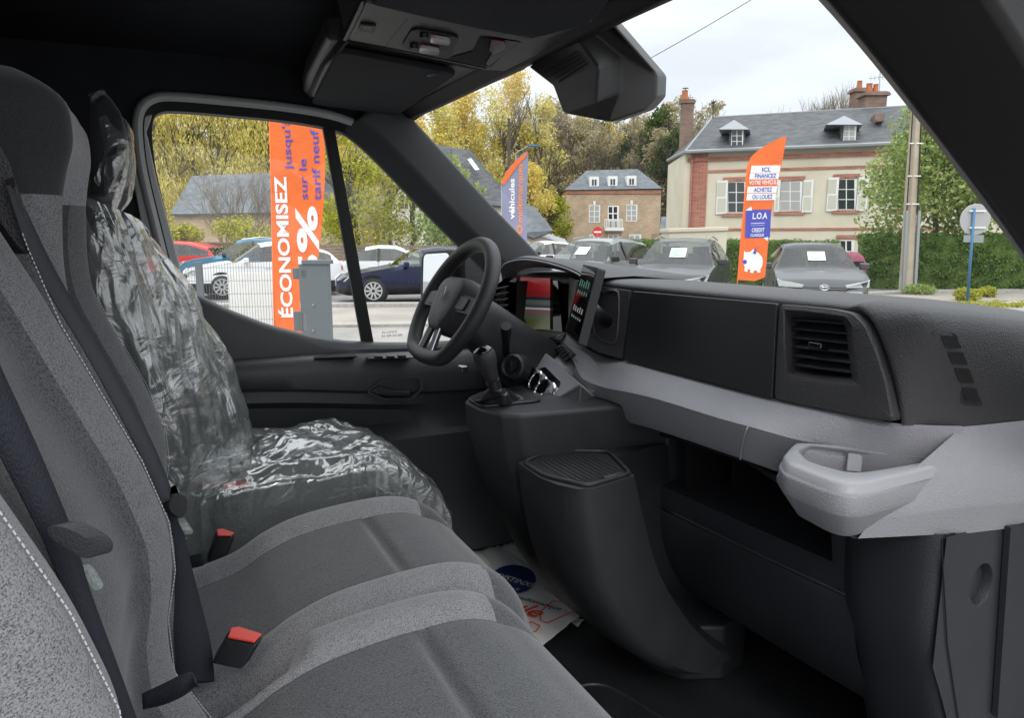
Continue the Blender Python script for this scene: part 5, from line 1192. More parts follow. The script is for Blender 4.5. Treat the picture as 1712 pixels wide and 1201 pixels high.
class Plane:
    def __init__(s, a, d): s.a = Vector(a); s.d = V(d[0], d[1], 0).normalized(); s.n = s.d.cross(V(0, 0, 1)).normalized(); s.n = -s.n if s.n.dot(HF) > 0 else s.n
    def pt(s, x, y, o=0):
        r = ray(x, y); t = (s.a + s.n * o - C0).dot(s.n) / r.dot(s.n); return C0 + r * t
    def rect(s, x0, y0, x1, y1, o0, o1, name, m, parent, bevel=0):
        q = [s.pt(x0, y0, 0), s.pt(x1, y0, 0), s.pt(x1, y1, 0), s.pt(x0, y1, 0)]
        za = (q[0].z + q[1].z) / 2; zb = (q[2].z + q[3].z) / 2; a = q[3].copy(); b = q[2].copy()
        q = [V(a.x, a.y, za), V(b.x, b.y, za), V(b.x, b.y, zb), V(a.x, a.y, zb)]
        mb = MB(); mb.prism([p + s.n * o0 for p in q], s.n * (o1 - o0)); return mb.build(name, m, parent, bevel=bevel)
    def window(s, x0, y0, x1, y1, parent, pane=m_pane, nx=2, ny=3, o=0, fw=1.3):
        fr = s.rect(x0, y0, x1, y1, o + .005, o + .03, 'window', m_wht, parent)
        w_ = (x1 - x0 - fw * (nx + 1)) / nx; h_ = (y1 - y0 - fw * .8 * (ny + 1)) / ny
        mb = MB()
        for i in range(nx):
            for j in range(ny):
                a = x0 + fw + i * (w_ + fw); b = y0 + fw * .8 + j * (h_ + fw * .8)
                q = [s.pt(a, b, o + .034), s.pt(a + w_, b, o + .034), s.pt(a + w_, b + h_, o + .034), s.pt(a, b + h_, o + .034)]; mb.add(q, [(0, 1, 2, 3)])
        mb.build('pane', pane, fr); return fr
def at_d(x, D): return W(x, 400, D)
# big house
Ap, Bp = at_d(1150, 38), at_d(1441, 35.2); pl = Plane(Ap, Bp - Ap); dirr = pl.d; back = -pl.n
house = empty('brick_house', (Ap.x, Ap.y, GZ), 'large cream house with red brick corners, white shutters and long slate roof', 'house')
Lw = 19.0; Br = Ap + dirr * Lw; ez = pl.pt(1150, 256).z; A2 = at_d(1121, 44)
def wallq(a, b, z0, z1, name, m, parent, th=.3):
    a = V(a.x, a.y, 0); b = V(b.x, b.y, 0); d = (b - a).normalized(); n = d.cross(V(0, 0, 1)); n = -n if n.dot(HF) < 0 else n
    mb = MB(); mb.prism([V(a.x, a.y, z0), V(b.x, b.y, z0), V(b.x, b.y, z1), V(a.x, a.y, z1)], n * th); return mb.build(name, m, parent)
wallq(Ap, Br, GZ, ez, 'wall', m_cream, house); wallq(A2, Ap, GZ, ez - .02, 'wall', m_cream, house)
for (x0, x1, y0, y1, o) in ((1148, 1175, 258, 470, .06), (1150, 1620, 256, 263, .12), (1175, 1620, 278.5, 283, .05), (1175, 1620, 381, 385, .05)):
    pl.rect(x0, y0 + (0), x1, y1, 0, o, 'brick_trim', m_brick, house)
sp_ = Plane(Ap, A2 - Ap)
sp_.rect(1144, 262, 1149, 460, 0, .05, 'brick_trim', m_brick, house); sp_.rect(1122, 270, 1125.5, 440, 0, .05, 'brick_trim', m_brick, house); sp_.rect(1123, 262, 1149, 268, 0, .1, 'brick_trim', m_brick, house)
# roof
e1 = pl.pt(1146, 252, .5); e2 = e1 + dirr * (Lw + .8); r1 = W(1191, 196, 42.2); r2 = W(1191, 196, 42.2) + dirr * 15.5; r2.z = r1.z + .05
e0 = W(1116, 268, 44.5); e3 = e0 + dirr * 12 + back * 2
mb = MB(); mb.add([e1, e2, r2, r1], [(0, 1, 2, 3)]); mb.add([e0, e1, r1], [(0, 1, 2)]); mb.add([r1, r2, r2 + back * 5 + V(0, 0, -3), r1 + back * 5 + V(0, 0, -3)], [(0, 1, 2, 3)]); roof = mb.build('roof', m_slate, house)
mb = MB(); mb.tube([e1 + V(0, 0, -.05), e2 + V(0, 0, -.05)], .09, 6); mb.tube([e0, e1 + V(0, 0, -.05)], .08, 6); mb.tube([r1, r2], .05, 5); mb.tube([e1, r1], .05, 5); mb.build('gutter', m_zinc, house)
def dormer(x0, x1, y0, y1, rx0, rx1, ry, D, sky_=m_pane):
    dp_ = Plane(pl.pt((x0 + x1) / 2, 250) + back * .05, dirr)
    q = [dp_.pt(x0 - 3, y0 - 3), dp_.pt(x1 + 3, y0 - 3), dp_.pt(x1 + 3, y1 + 1), dp_.pt(x0 - 3, y1 + 1)]
    mb = MB(); mb.prism(q, back * 2.2); d_ = mb.build('dormer', m_slate, house)
    dp_.window(x0, y0, x1, y1, d_, sky_, 2, 3, .02, 1.5)
    a = dp_.pt(rx0, y0 - 1, .35); b = dp_.pt(rx1, y0 - 1, .35); c = dp_.pt((rx0 + rx1) / 2, ry, .0)
    mb = MB(); mb.add([a, b, b + back * 2.6, a + back * 2.6, c + back * .2, c + back * 2.6], [(0, 1, 4), (0, 4, 5, 3), (1, 2, 5, 4), (0, 3, 2, 1)]); mb.build('dormer_roof', m_zinc, d_)
dormer(1222, 1242, 217, 246, 1201, 1253, 199, 38.5); dormer(1409, 1430, 209, 238, 1381, 1443, 192, 36.3, m_curt)
def shutter(x0, x1, y0, y1):
    s_ = pl.rect(x0, y0, x1, y1, .05, .10, 'shutter', m_wht, house)
    for (a, b) in ((.06, .48), (.53, .94)):
        pl.rect(x0 + 2, y0 + (y1 - y0) * a, x1 - 2, y0 + (y1 - y0) * b, .10, .108, 'louvre_panel', m_shut, s_)
def wins(x0, x1, y0, y1, sl, sr, pane):
    pl.window(x0, y0, x1, y1, house, pane, 2, 3, 0, 1.6)
    pl.rect(x0 - 7, y0 - 8, x1 + 7, y0 - 1, .02, .09, 'brick_lintel', m_brick, house); pl.rect(x0 - 9, y1 + 1, x1 + 6, y1 + 6, .02, .10, 'brick_sill', m_brick, house)
    if sl: shutter(x0 - sl, x0 - 1, y0 - 2, y1 + 2)
    if sr: shutter(x1 + 1, x1 + sr, y0 - 2, y1 + 2)
wins(1216, 1246, 304, 356, 19, 0, m_pane); wins(1303, 1339, 303, 353, 9, 18, m_curt); wins(1400, 1430, 299, 351, 19, 18, m_pane); wins(1490, 1520, 296, 348, 18, 18, m_pane)
pl.window(1403, 401, 1426, 440, house, m_pane, 2, 2, .0, 2.5); pl.rect(1398, 393, 1440, 399, .02, .09, 'brick_lintel', m_brick, house)
def chimney(x0, x1, y0, y1, D, pots, name='chimney', par=None, m=m_brickd):
    a = W(x0, y1, D); b = W(x1, y1, D); t_ = W(x0, y0, D); d = b - a; d.z = 0; bk_ = HF * d.length * .8
    mb = MB(); mb.prism([V(a.x, a.y, a.z), V(b.x, b.y, a.z), V(b.x, b.y, t_.z), V(a.x, a.y, t_.z)], bk_); h_ = t_.z - a.z
    for zz, s_ in ((.02, 1.14), (.06, 1.22)):
        c = (V(a.x, a.y, 0) + V(b.x, b.y, 0)) / 2 + bk_ / 2; w2 = d.length * s_ / 2; dd = d.normalized()
        mb.prism([V(c.x, c.y, t_.z - .10 - zz * 2) - dd * w2 - HF * w2 * .85, V(c.x, c.y, t_.z - .10 - zz * 2) + dd * w2 - HF * w2 * .85, V(c.x, c.y, t_.z - .10 - zz * 2) + dd * w2 + HF * w2 * .85, V(c.x, c.y, t_.z - .10 - zz * 2) - dd * w2 + HF * w2 * .85], (0, 0, .1))
    ch = mb.build(name, m, par)
    for (px0, px1, py0) in pots:
        p = W((px0 + px1) / 2, y0, D) + bk_ / 2; r = (px1 - px0) / 2 * D / 1200; hh = (y0 - py0) * D / 1200
        mb = MB(); mb.lathe([(r, -.05), (r * .82, hh * .9), (r * .95, hh)], V(p.x, p.y, t_.z), (0, 0, 1), 10); mb.build('chimney_pot', m_terra, ch, smooth=True, ang=40)
    return ch
cc = chimney(1138, 1157, 165, 262, 42, [(1141, 1152, 151)], par=house, m=m_brickd)
p = W(1146, 148, 42.3); mb = MB(); mb.lathe([(.02, -.2), (.03, 0), (.2, .02), (.02, .1)], p, (0, 0, 1), 8); mb.build('chimney_cowl', m_zinc, cc)
chimney(1427, 1453, 146, 196, 41.5, [(1437, 1446, 134)], par=house); chimney(1446, 1481, 152, 190, 39.5, [(1454, 1465, 138), (1466, 1475, 139)], par=house)
pl3 = Plane(at_d(1470, 36.2), dirr); mb = MB(); mb.prism([pl3.pt(1462, 190), pl3.pt(1480, 189), pl3.pt(1478, 202), pl3.pt(1465, 203)], back * 4); mb.build('chimney_base', m_brickd, house)
ant = empty('roof_antenna', tuple(W(1472, 150, 38)), 'thin aerial mast with a comb antenna above the chimneys of the large cream house', 'antenna')
mb = MB(); a, b = W(1470, 152, 38), W(1473, 92, 38); mb.tube([a, b], .02, 5); mb.tube([W(1452, 131, 38), W(1512, 125, 38)], .015, 5)
for k in range(9):
    c = W(1456 + k * 6.5, 130.6 - k * .65, 38); mb.tube([c - V(0, 0, .12), c + V(0, 0, .12)], .01, 4)
mb.build('antenna_mast', m_zinc, ant)
wv = empty('weather_vane', tuple(W(1192, 196, 42)), 'small iron weather vane on the left end of the long slate ridge', 'weather vane')
mb = MB(); mb.tube([W(1192, 198, 42), W(1192.5, 166, 42)], .025, 5); mb.tube([W(1188, 178, 42), W(1197, 177, 42)], .02, 4); mb.prism([W(1189, 171, 42), W(1197, 168, 42), W(1196, 172, 42), W(1190, 174, 42)], HF * .03); mb.build('vane', m_black, wv)
# small tan house
D1 = 72; h1 = empty('brick_house', tuple(V(at_d(1026, D1).x, at_d(1026, D1).y, GZ)), 'small tan brick house with slate hip roof, three dormers and a white balcony', 'house')
p1 = Plane(at_d(1026, D1), RT); z1 = p1.pt(1026, 317).z
a, b = p1.pt(946, 330), p1.pt(1105, 330)
mb = MB(); mb.prism([V(a.x, a.y, GZ), V(b.x, b.y, GZ), V(b.x, b.y, z1), V(a.x, a.y, z1)], HF * 9); mb.build('wall', m_brick2, h1)
ea, eb = p1.pt(944, 317.5, .3), p1.pt(1108, 315, .3); ra, rb = W(981, 285, D1 + 3.5), W(1066, 282.5, D1 + 3.5)
mb = MB(); mb.add([ea, eb, rb, ra, ea + HF * 9.6, eb + HF * 9.6], [(0, 1, 2, 3), (0, 3, 4), (1, 5, 2), (3, 2, 5, 4)]); mb.build('roof', m_slate2, h1)
for k, cx in enumerate((993.5, 1024.5, 1056)):
    mb = MB(); q = [p1.pt(cx - 8, 295 - k * .7, -.3), p1.pt(cx + 8, 295 - k * .7, -.3), p1.pt(cx + 8, 313 - k * .7, -.3), p1.pt(cx - 8, 313 - k * .7, -.3)]; mb.prism(q, HF * 2.5); dm = mb.build('dormer', m_wht, h1)
    p1.window(cx - 5, 299 - k * .7, cx + 5, 311 - k * .7, dm, m_pane, 2, 1, -.29, 1.1)
p1.rect(946, 319, 1105, 324, 0, .12, 'brick_cornice', m_brick, h1)
for (x0, x1, y0, y1) in ((984.5, 1003, 343, 372), (1046.5, 1065, 342, 370)):
    p1.window(x0, y0, x1, y1, h1, m_curt, 2, 3, 0, 1.5); p1.rect((x0 + x1) / 2 - 2, y0 - 7, (x0 + x1) / 2 + 2, y0, .02, .1, 'keystone', m_wht, h1)
p1.window(1015.5, 344, 1034, 382, h1, m_pane, 2, 3, 0, 2.2)
bal = p1.rect(1010, 381, 1041, 386, 0, .8, 'balcony', m_wht, h1)
mb = MB()
for k in range(12):
    c = p1.pt(1011 + k * 2.7, 381, .75); c2 = p1.pt(1011 + k * 2.7, 367, .75); mb.tube([c, c2], .04, 4)
mb.tube([p1.pt(1010, 367, .75), p1.pt(1041, 367, .75)], .06, 4); mb.build('balcony_rail', m_wht, bal)
for (x0, x1) in ((985, 1001), (1051, 1071), (1016, 1034)): p1.window(x0, 392, x1, 425, h1, m_curt, 2, 2, 0, 2)
# garage between the two houses
gr = empty('garage', tuple(V(at_d(1112, 66).x, at_d(1112, 66).y, GZ)), 'low grey slate-roofed annex between the tan house and the large house', 'outbuilding')
pg = Plane(at_d(1112, 66), RT); a, b = pg.pt(1103, 390), pg.pt(1126, 390); mb = MB(); mb.prism([V(a.x, a.y, GZ), V(b.x, b.y, GZ), b, a], HF * 4); mb.build('wall', m_brick2, gr)
mb = MB(); mb.prism([pg.pt(1102, 390, .2), pg.pt(1127, 390, .2), pg.pt(1124, 362, -2), pg.pt(1106, 362, -2)], HF * .2); mb.build('roof', m_slate2, gr)
# left barn
bn = empty('barn', tuple(V(at_d(420, 46).x, at_d(420, 46).y, GZ)), 'long low barn with weathered blue slate roof and brick wall behind the left trees', 'barn')
pb = Plane(at_d(420, 46), RT + HF * .1); a, b = pb.pt(291, 356), pb.pt(600, 350); mb = MB(); mb.prism([V(a.x, a.y, GZ), V(b.x, b.y, GZ), b, a], HF * 7); mb.build('wall', m_brick2, bn)
mb = MB(); mb.add([pb.pt(284, 358, .4), pb.pt(605, 352, .4), pb.pt(590, 284, -4), pb.pt(321, 294, -4)], [(0, 1, 2, 3)]); mb.add([pb.pt(284, 358, .4), pb.pt(321, 294, -4), pb.pt(300, 340, -8)], [(0, 1, 2)]); mb.build('roof', m_slate2, bn, solid=.1)
# white gabled house through the rear of the window
hw_ = empty('white_house', tuple(V(at_d(675, 52).x, at_d(675, 52).y, GZ)), 'white gabled house half hidden by yellow leaves, seen through the door window', 'house')
pw = Plane(at_d(675, 52), RT); a, b = pw.pt(655, 350), pw.pt(705, 350); c = pw.pt(680, 300)
mb = MB(); mb.prism([V(a.x, a.y, GZ), V(b.x, b.y, GZ), pw.pt(705, 330), c, pw.pt(655, 335)], HF * 6); mb.build('wall', m_wht, hw_)
mb = MB(); mb.add([pw.pt(640, 345, .3), c + pw.n * .3 + V(0, 0, .3), c + HF * 6, pw.pt(640, 345) + HF * 6], [(0, 1, 2, 3)]); mb.add([pw.pt(722, 340, .3), c + pw.n * .3 + V(0, 0, .3), c + HF * 6, pw.pt(722, 340) + HF * 6], [(0, 1, 2, 3)]); mb.build('roof', m_slate2, hw_, solid=.12)
pw.window(668, 330, 684, 350, hw_, m_pane, 2, 2)
# slate building behind the pillar with skylight
sb = empty('slate_roofed_house', tuple(V(at_d(790, 48).x, at_d(790, 48).y, GZ)), 'house with big steep slate roof and skylight rising beside the windscreen pillar', 'house')
ps = Plane(at_d(790, 48), RT)
mb = MB(); mb.prism([ps.pt(700, 420), ps.pt(838, 420), ps.pt(838, 345), ps.pt(700, 330)], HF * 5); mb.build('wall', m_cream, sb)
mb = MB(); mb.add([ps.pt(700, 335, .5), ps.pt(848, 345, .5), ps.pt(838, 312, -.6), ps.pt(786, 251, -3), ps.pt(733, 242, -3)], [(0, 1, 2, 3, 4)]); rf = mb.build('roof', m_slate, sb, solid=.15)
q = [ps.pt(782, 267, -1.5), ps.pt(788, 265, -1.5), ps.pt(802, 284, -1.0), ps.pt(795, 285, -1.0)]; mb = MB(); mb.prism(q, ps.n * .3); mb.build('skylight', m_wht, rf)
ann = empty('slate_annex', tuple(V(at_d(900, 50).x, at_d(900, 50).y, GZ)), 'low annex with grey slate slope and cream lean-to behind the blue flag', 'outbuilding')
pa = Plane(at_d(900, 50), RT); mb = MB(); mb.add([pa.pt(868, 345, -2), pa.pt(893, 347, -2), pa.pt(925, 388, .3), pa.pt(892, 401, .3), pa.pt(868, 392, .3)], [(0, 1, 2, 3, 4)]); mb.build('roof', m_slate2, ann, solid=.15)
mb = MB(); mb.prism([pa.pt(868, 425), pa.pt(945, 425), pa.pt(947, 408), pa.pt(905, 395), pa.pt(868, 392)], HF * 3); mb.build('wall', m_cream, ann)
mb = MB(); mb.prism([pa.pt(899, 394, .3), pa.pt(950, 408, .3), pa.pt(945, 400, -1.5), pa.pt(912, 389, -1.5)], HF * .1); mb.build('lean_to_roof', m_zinc, ann)
# cream kiosk behind the black SUV
kk = empty('utility_kiosk', tuple(V(at_d(1165, 21).x, at_d(1165, 21).y, GZ)), 'cream boxy utility kiosk behind the black SUV', 'kiosk')
pk = Plane(at_d(1165, 21), RT); a, b = pk.pt(1120, 386), pk.pt(1216, 386); mb = MB(); mb.prism([V(a.x, a.y, GZ), V(b.x, b.y, GZ), V(b.x, b.y, b.z), V(a.x, a.y, b.z)], HF * 1.2); mb.build('kiosk_body', m_cream, kk, bevel=.02)
q = [pk.pt(1118, 382, .05), pk.pt(1218, 379, .05), pk.pt(1218, 386, .05), pk.pt(1118, 389, .05)]; mb = MB(); mb.prism(q, HF * 1.3); mb.build('kiosk_lid', m_cream, kk, bevel=.02)
pk.rect(1178, 390, 1179, 470, .0, .012, 'door_gap', m_shut, kk)
# ---- hedges
def hedge(name, label, x0, x1, ytop, D, th=1.2, n=9000, size=.05, D1=None):
    a, b = at_d(x0, D), at_d(x1, D1 or D); zt = W(x0, ytop, D).z
    t = empty(name, ((a.x + b.x) / 2, (a.y + b.y) / 2, GZ), label, 'hedge'); d = (b - a); L_ = d.length; d.normalize(); n_ = V(-d.y, d.x, 0); n_ = n_ if n_.dot(HF) > 0 else -n_
    mb = MB(); mb.prism([V(a.x, a.y, GZ) + n_ * .12, V(b.x, b.y, GZ) + n_ * .12, V(b.x, b.y, zt - .08) + n_ * .12, V(a.x, a.y, zt - .08) + n_ * .12], n_ * th); mb.build('hedge_core', mat('hedge core', (.07, .12, .025), 1, bump=1, bscale=9, col2=(.12, .19, .04), vscale=12, dist=.1), t)
    cs = []; rnd = random.Random(3); k = int(L_ / .35)
    for i in range(k):
        for j in range(8):
            z = GZ + (zt - GZ) * (j + .5) / 8; p = a + d * (L_ * rnd.random()) + n_ * (.12 + rnd.uniform(-.06, .03)); z = rnd.uniform(GZ, zt - .05); cs.append(((p.x, p.y, z), (rnd.uniform(.2, .5), .10, rnd.uniform(.12, .28))))
        p = a + d * (L_ * (i + .5) / k) + n_ * rnd.uniform(.2, th * .8); cs.append(((p.x, p.y, zt - .06 + rnd.uniform(-.03, .04)), (.3, .3, .10)))
    leaves('hedge_leaves', cs, n * 2, size * .62, lf_hg, t)
    return t
hedge('hedge', 'long clipped green hedge behind the concrete pole and round sign', 1444, 1900, 392, 24.4, 1.2, 30000, .055, 22.0)
hedge('hedge', 'clipped hedge behind the dark crossover and orange finance flag', 1195, 1404, 403, 25, 1.0, 12000, .05, 24.5)
hedge('hedge', 'low hedge glimpsed between the grey and black SUVs', 1050, 1110, 402, 27, .8, 3500, .05)
# ---- trees
mt = tree('maple_tree', 'leafy green maple in front of the cream house, right of the shuttered windows', V(at_d(1560, 25).x, at_d(1560, 25).y, GZ), 6.2, 3.3, lf_gr, 17000, .075, 4, .12, cl=44, low=.38)
tree('yellow_shrub', 'bright yellow-green shrub behind the parked blue car', V(at_d(400, 29).x, at_d(400, 29).y, GZ), 2.6, 1.6, lf_yg, 4500, .055, 8, .05, cl=18, low=.25)
tree('yellow_shrub', 'second yellow shrub at the far left of the door window', V(at_d(312, 29).x, at_d(312, 29).y, GZ), 2.3, 1.1, lf_yg, 2600, .055, 9, .05, cl=12, low=.25)
t = empty('bare_shrub', tuple(V(at_d(390, 34).x, at_d(390, 34).y, GZ)), 'wide leafless twiggy shrub in front of the barn roof', 'shrub')
mb = MB(); rnd = random.Random(12)
for k in range(9): branch(mb, at_d(392 + k * 2, 34) + V(0, 0, GZ - 1.85), V(rnd.uniform(-.7, .7), rnd.uniform(-.4, .4), 1).normalized(), 1.9, .035, 5, .55, .12, rnd)
mb.build('branches', m_twig, t)
for (x, D, h, wd, m, n, sz, lab, sd, dr) in (
    (600, 33, 7.2, 2.6, lf_yg, 5000, .075, 'yellow-leaved tree just right of the orange flag', 21, 0),
    (690, 36, 6.6, 2.6, lf_yg, 5000, .08, 'yellow-green tree in front of the white gabled house', 22, 0),
    (755, 31, 5.2, 1.9, lf_gr, 4500, .075, 'green tree behind the door mirror', 23, 0),
    (560, 48, 11, 4.2, lf_or, 4500, .12, 'orange-yellow tree beyond the window divider', 24, 0),
    (650, 60, 15, 5.5, lf_yel, 6000, .15, 'tall yellow tree behind the white house', 25, 0)):
    tree('autumn_tree', lab, V(at_d(x, D).x, at_d(x, D).y, GZ), h, wd, m, n, sz, sd, .14, cl=24, low=.2, droop=dr)
for i, (x, D, h, wd) in enumerate(((265, 60, 15, 6), (360, 64, 16, 6.5), (455, 66, 16, 6.5), (540, 70, 17, 6))):
    tree('willow_tree', ['willow with drooping yellow-green foliage at the left edge of the door window', 'large pale yellow willow above the barn roof', 'yellow willow rising behind the tall orange flag', 'yellow willow between flag and window divider'][i], V(at_d(x, D).x, at_d(x, D).y, GZ), h, wd, lf_wil, 20000, .085, 30 + i, .3, cl=36, low=.15, droop=.9)
for i, (x, D, ytop, wd, m) in enumerate(((735, 76, 165, 4.2, lf_wil), (775, 82, 140, 4.5, lf_yel), (820, 80, 128, 4.2, lf_wil), (866, 84, 112, 4.4, lf_yel), (905, 80, 160, 3.6, lf_wil), (885, 66, 275, 3.4, lf_yel), (926, 70, 330, 2.6, lf_yg), (842, 60, 300, 3.2, lf_yg))):
    b = at_d(x, D); zt = W(x, ytop, D).z
    tree('autumn_tree', ['pale yellow tree rising at the windscreen pillar', 'yellow poplar above the skylight roof', 'tall pale yellow poplar left of the wooden pole', 'tallest yellow poplar under the sensor housing', 'slim pale yellow tree beside the sensor housing', 'golden tree left of the tan house', 'small yellow-green tree at the tan house corner', 'yellow-green tree behind the blue flag'][i], V(b.x, b.y, GZ), zt - GZ, wd, m, 7000, .13, 40 + i, .25, cl=34, low=.12, shape=.8, twigs=5)
# woodland behind: a few kinds, copied
protos = []
for i, (m, h, wd, n) in enumerate(((lf_br, 15, 3.4, 2600), (lf_br, 17, 3.0, 1500), (lf_yel, 14, 3.6, 3200), (lf_dk, 15, 3.0, 3200))):
    protos.append(tree('woodland_tree', ['brown half-bare tree in the wood on the slope', 'leafless grey-brown tree in the wood on the slope', 'faded yellow tree in the wood on the slope', 'ivy-green tree in the wood on the slope'][i], (0, 0, 0), h, wd, m, n, .17, 60 + i, .16, group='trees of the hillside wood', cl=22, low=.15, twigs=5))
rnd = random.Random(4); sel = []
def hillz(p):
    D = p.dot(HF); i = (D - 62) / 8
    if i < 0: return GZ
    u = p.dot(RT) / (60 + i * 9); return GZ - 1.5 + max(0, (i / 27) ** .9 * 26 * (1 - .62 * smooth(u, .10, .55)))
for i in range(88):
    x = -60 + 1500 * ((i * .618) % 1) if i < 44 else rnd.uniform(905, 1180); D = rnd.uniform(84, 180) if i < 44 else rnd.uniform(92, 150)
    k = rnd.choice([0, 2, 2, 3] if x < 900 else [0, 0, 0, 1, 1, 1, 2, 3]); sel.append((x, D, k))
for i in range(12): sel.append((rnd.uniform(1085, 1128), rnd.uniform(85, 100), rnd.choice([3, 3, 0])))
used = set()
for x, D, k in sel:
    o = protos[k] if k not in used else copy_tree(protos[k]); used.add(k)
    b = V(0, 0, 0) + HF * D + RT * ((x - 856) / 1200 * D); s = rnd.uniform(.8, 1.15) * (1.0 if x < 1180 else .62); o.location = (b.x, b.y, max(GZ, hillz(b)) - .3); o.scale = (s, s, s); o.rotation_euler = (0, 0, rnd.uniform(0, 6.28))
for (x, D, h, lab, sd) in ((1330, 58, 12.0, 'bare grey tree behind the slate roof, left of the pair', 70), (1378, 60, 13.2, 'taller bare tree behind the slate roof beside the chimneys', 71)):
    b = at_d(x, D); t = empty('bare_tree', (b.x, b.y, GZ), lab, 'tree'); mb = MB(); rnd2 = random.Random(sd)
    for k in range(3): branch(mb, V(b.x, b.y, GZ + h * .15), V(rnd2.uniform(-.3, .3), rnd2.uniform(-.3, .3), 1).normalized(), h * .30, .14, 6, .42, .28, rnd2)
    mb.build('branches', m_twig, t)
# grass tufts and small plants at the pole foot
for (x, y, w_, h, lab) in ((1535, 492, .5, .35, 'green weed tuft at the foot of the concrete pole'), (1617, 503, .35, .4, 'yellowish weed tuft round the blue sign post'), (1650, 497, .25, .35, 'low weeds right of the blue sign post')):
    b = gp(x, y); t = empty('weed_tuft', (b.x, b.y, GZ), lab, 'plant'); leaves('tuft_leaves', [((b.x, b.y, GZ + h * .4), (w_, w_, h * .5))], 900, .04, lf_yg if x > 1600 else lf_gr, t)
cs = []
for i in range(60):
    b = gp(1540 + rnd.uniform(0, 330), 509 + rnd.uniform(-2, 5)); cs.append(((b.x, b.y, GZ + .03), (.35, .25, .05)))
gg = leaves('verge_grass', cs, 9000, .03, lf_yg, None); gg['kind'] = 'stuff'; gg['label'] = 'thin grass along the gravel verge'
# ---- wooden fence behind the cars
fo = empty('wooden_fence', tuple(V(at_d(660, 30).x, at_d(660, 30).y, GZ)), 'weathered horizontal board fence behind the white and navy cars', 'fence')
m_wood = mat('weathered wood', (.16, .12, .09), .9, col2=(.28, .22, .17), vscale=3, stretch=(1, 1, 8))
pf = Plane(at_d(660, 30), RT)
for k in range(5): pf.rect(470, 410 + k * 5.2, 780, 414.6 + k * 5.2, 0, .03, 'fence_board', m_wood, fo)
for x in (500, 575, 648, 722): pf.rect(x, 406, x + 4, 470, .03, .12, 'fence_post', m_wood, fo)
wl = empty('garden_wall', tuple(V(at_d(360, 31).x, at_d(360, 31).y, GZ)), 'low brick garden wall behind the cars at the left', 'wall'); Plane(at_d(360, 31), RT).rect(200, 405, 470, 470, 0, .3, 'wall_face', m_brickd, wl)
# ---- mesh fence panel, white board and posts
m_mesh = mat('grey mesh wire', (.16, .18, .19), .5, .4)
m_post = mat('grey green painted steel', (.115, .135, .145), .5, bump=.1, bscale=60)
me_ = empty('mesh_fence', tuple(V(at_d(400, 10.5).x, at_d(400, 10.5).y, GZ)), 'grey welded mesh fence panel with one slim post left of the orange flag', 'fence')
pm_ = Plane(at_d(400, 10.5), RT + HF * .12); mb = MB(); ztop = pm_.pt(420, 441).z
x = 300.0
while x < 462:
    a = pm_.pt(x, 440); mb.box((a.x, a.y, (GZ + ztop) / 2 + .02), (.005, .005, ztop - GZ)); x += 4.7
for k in range(8):
    z = GZ + .1 + k * .19; a, b = pm_.pt(300, 440), pm_.pt(462, 440); mb.tube([V(a.x, a.y, z), V(b.x, b.y, z)], .004, 4)
mb.build('wire_panel', m_mesh, me_)
pm_.rect(335, 438, 346, 560, -.03, .03, 'fence_post', m_post, me_, bevel=.004)
bd = empty('white_board', tuple(V(at_d(430, 11.4).x, at_d(430, 11.4).y, GZ)), 'plain white board standing right behind the mesh fence', 'board'); Plane(at_d(430, 11.4), RT).rect(390, 456, 470, 600, 0, .03, 'board_sheet', m_wht, bd, bevel=.004)
gt = empty('gate_post', tuple(V(at_d(535, 7).x, at_d(535, 7).y, GZ)), 'thick grey square gate post with two hinge brackets before the orange flag', 'gate post')
pgt = Plane(at_d(535, 7), RT); pgt.rect(517, 441, 563, 700, 0, .12, 'post', m_post, gt, bevel=.004)
q = [pgt.pt(515, 437, .14), pgt.pt(550, 434, .14), pgt.pt(556, 436, -.12), pgt.pt(515, 440, -.12)]; pgt.rect(511, 434.5, 557, 441, -.01, .14, 'post_cap', m_post, gt, bevel=.002)
for (y0, y1, x0) in ((448, 466, 494), (520, 552, 496)):
    b_ = pgt.rect(x0, y0, 518, y1, .0, .08, 'hinge_bracket', m_post, gt, bevel=.003); pgt.rect(510, y0 + 2, 519, y1 - 2, .08, .12, 'hinge_pin', m_satin, b_, bevel=.002)
for y in (510, 553):
    c = pgt.pt(524, y, .13); mb = MB(); mb.lathe([(.012, -.04), (.012, .01)], c, pgt.n, 6); mb.build('bolt', m_satin, gt)
# ---- flags
m_for = mat('orange flag cloth', (.80, .155, .03), .75, bump=.3, bscale=5, var=.06, vscale=3, dist=.05)
m_fbl = mat('blue lettering', (.06, .07, .42), .6); m_fgb = mat('grey blue flag cloth', (.24, .25, .36), .75, var=.06, vscale=3)
m_foT = mat('orange lettering', (.85, .26, .06), .6)
def flag(name, label, outline, D, m, pole):
    c = W(outline[0][0], 500, D); t = empty(name, (c.x, c.y, GZ), label, 'flag')
    q = spl([W(x, y, D) for x, y in outline], 3); mb = MB(); n = len(q)
    mb.prism(q, HF * .006); cl_ = mb.build('flag_cloth', m, t)
    mb = MB(); mb.tube([W(pole[0][0], pole[0][1], D) , W(pole[1][0], pole[1][1], D), V(W(pole[1][0], pole[1][1], D).x, W(pole[1][0], pole[1][1], D).y, GZ)], .010, 6); mb.build('flag_pole', m_for if m is m_for else m_zinc, t, smooth=True)
    mb = MB(); b0 = W(pole[1][0], pole[1][1], D); mb.lathe([(.25, 0), (.25, .03), (.05, .06)], V(b0.x, b0.y, GZ), (0, 0, 1), 12); mb.build('flag_base', m_black, t)
    return t, cl_
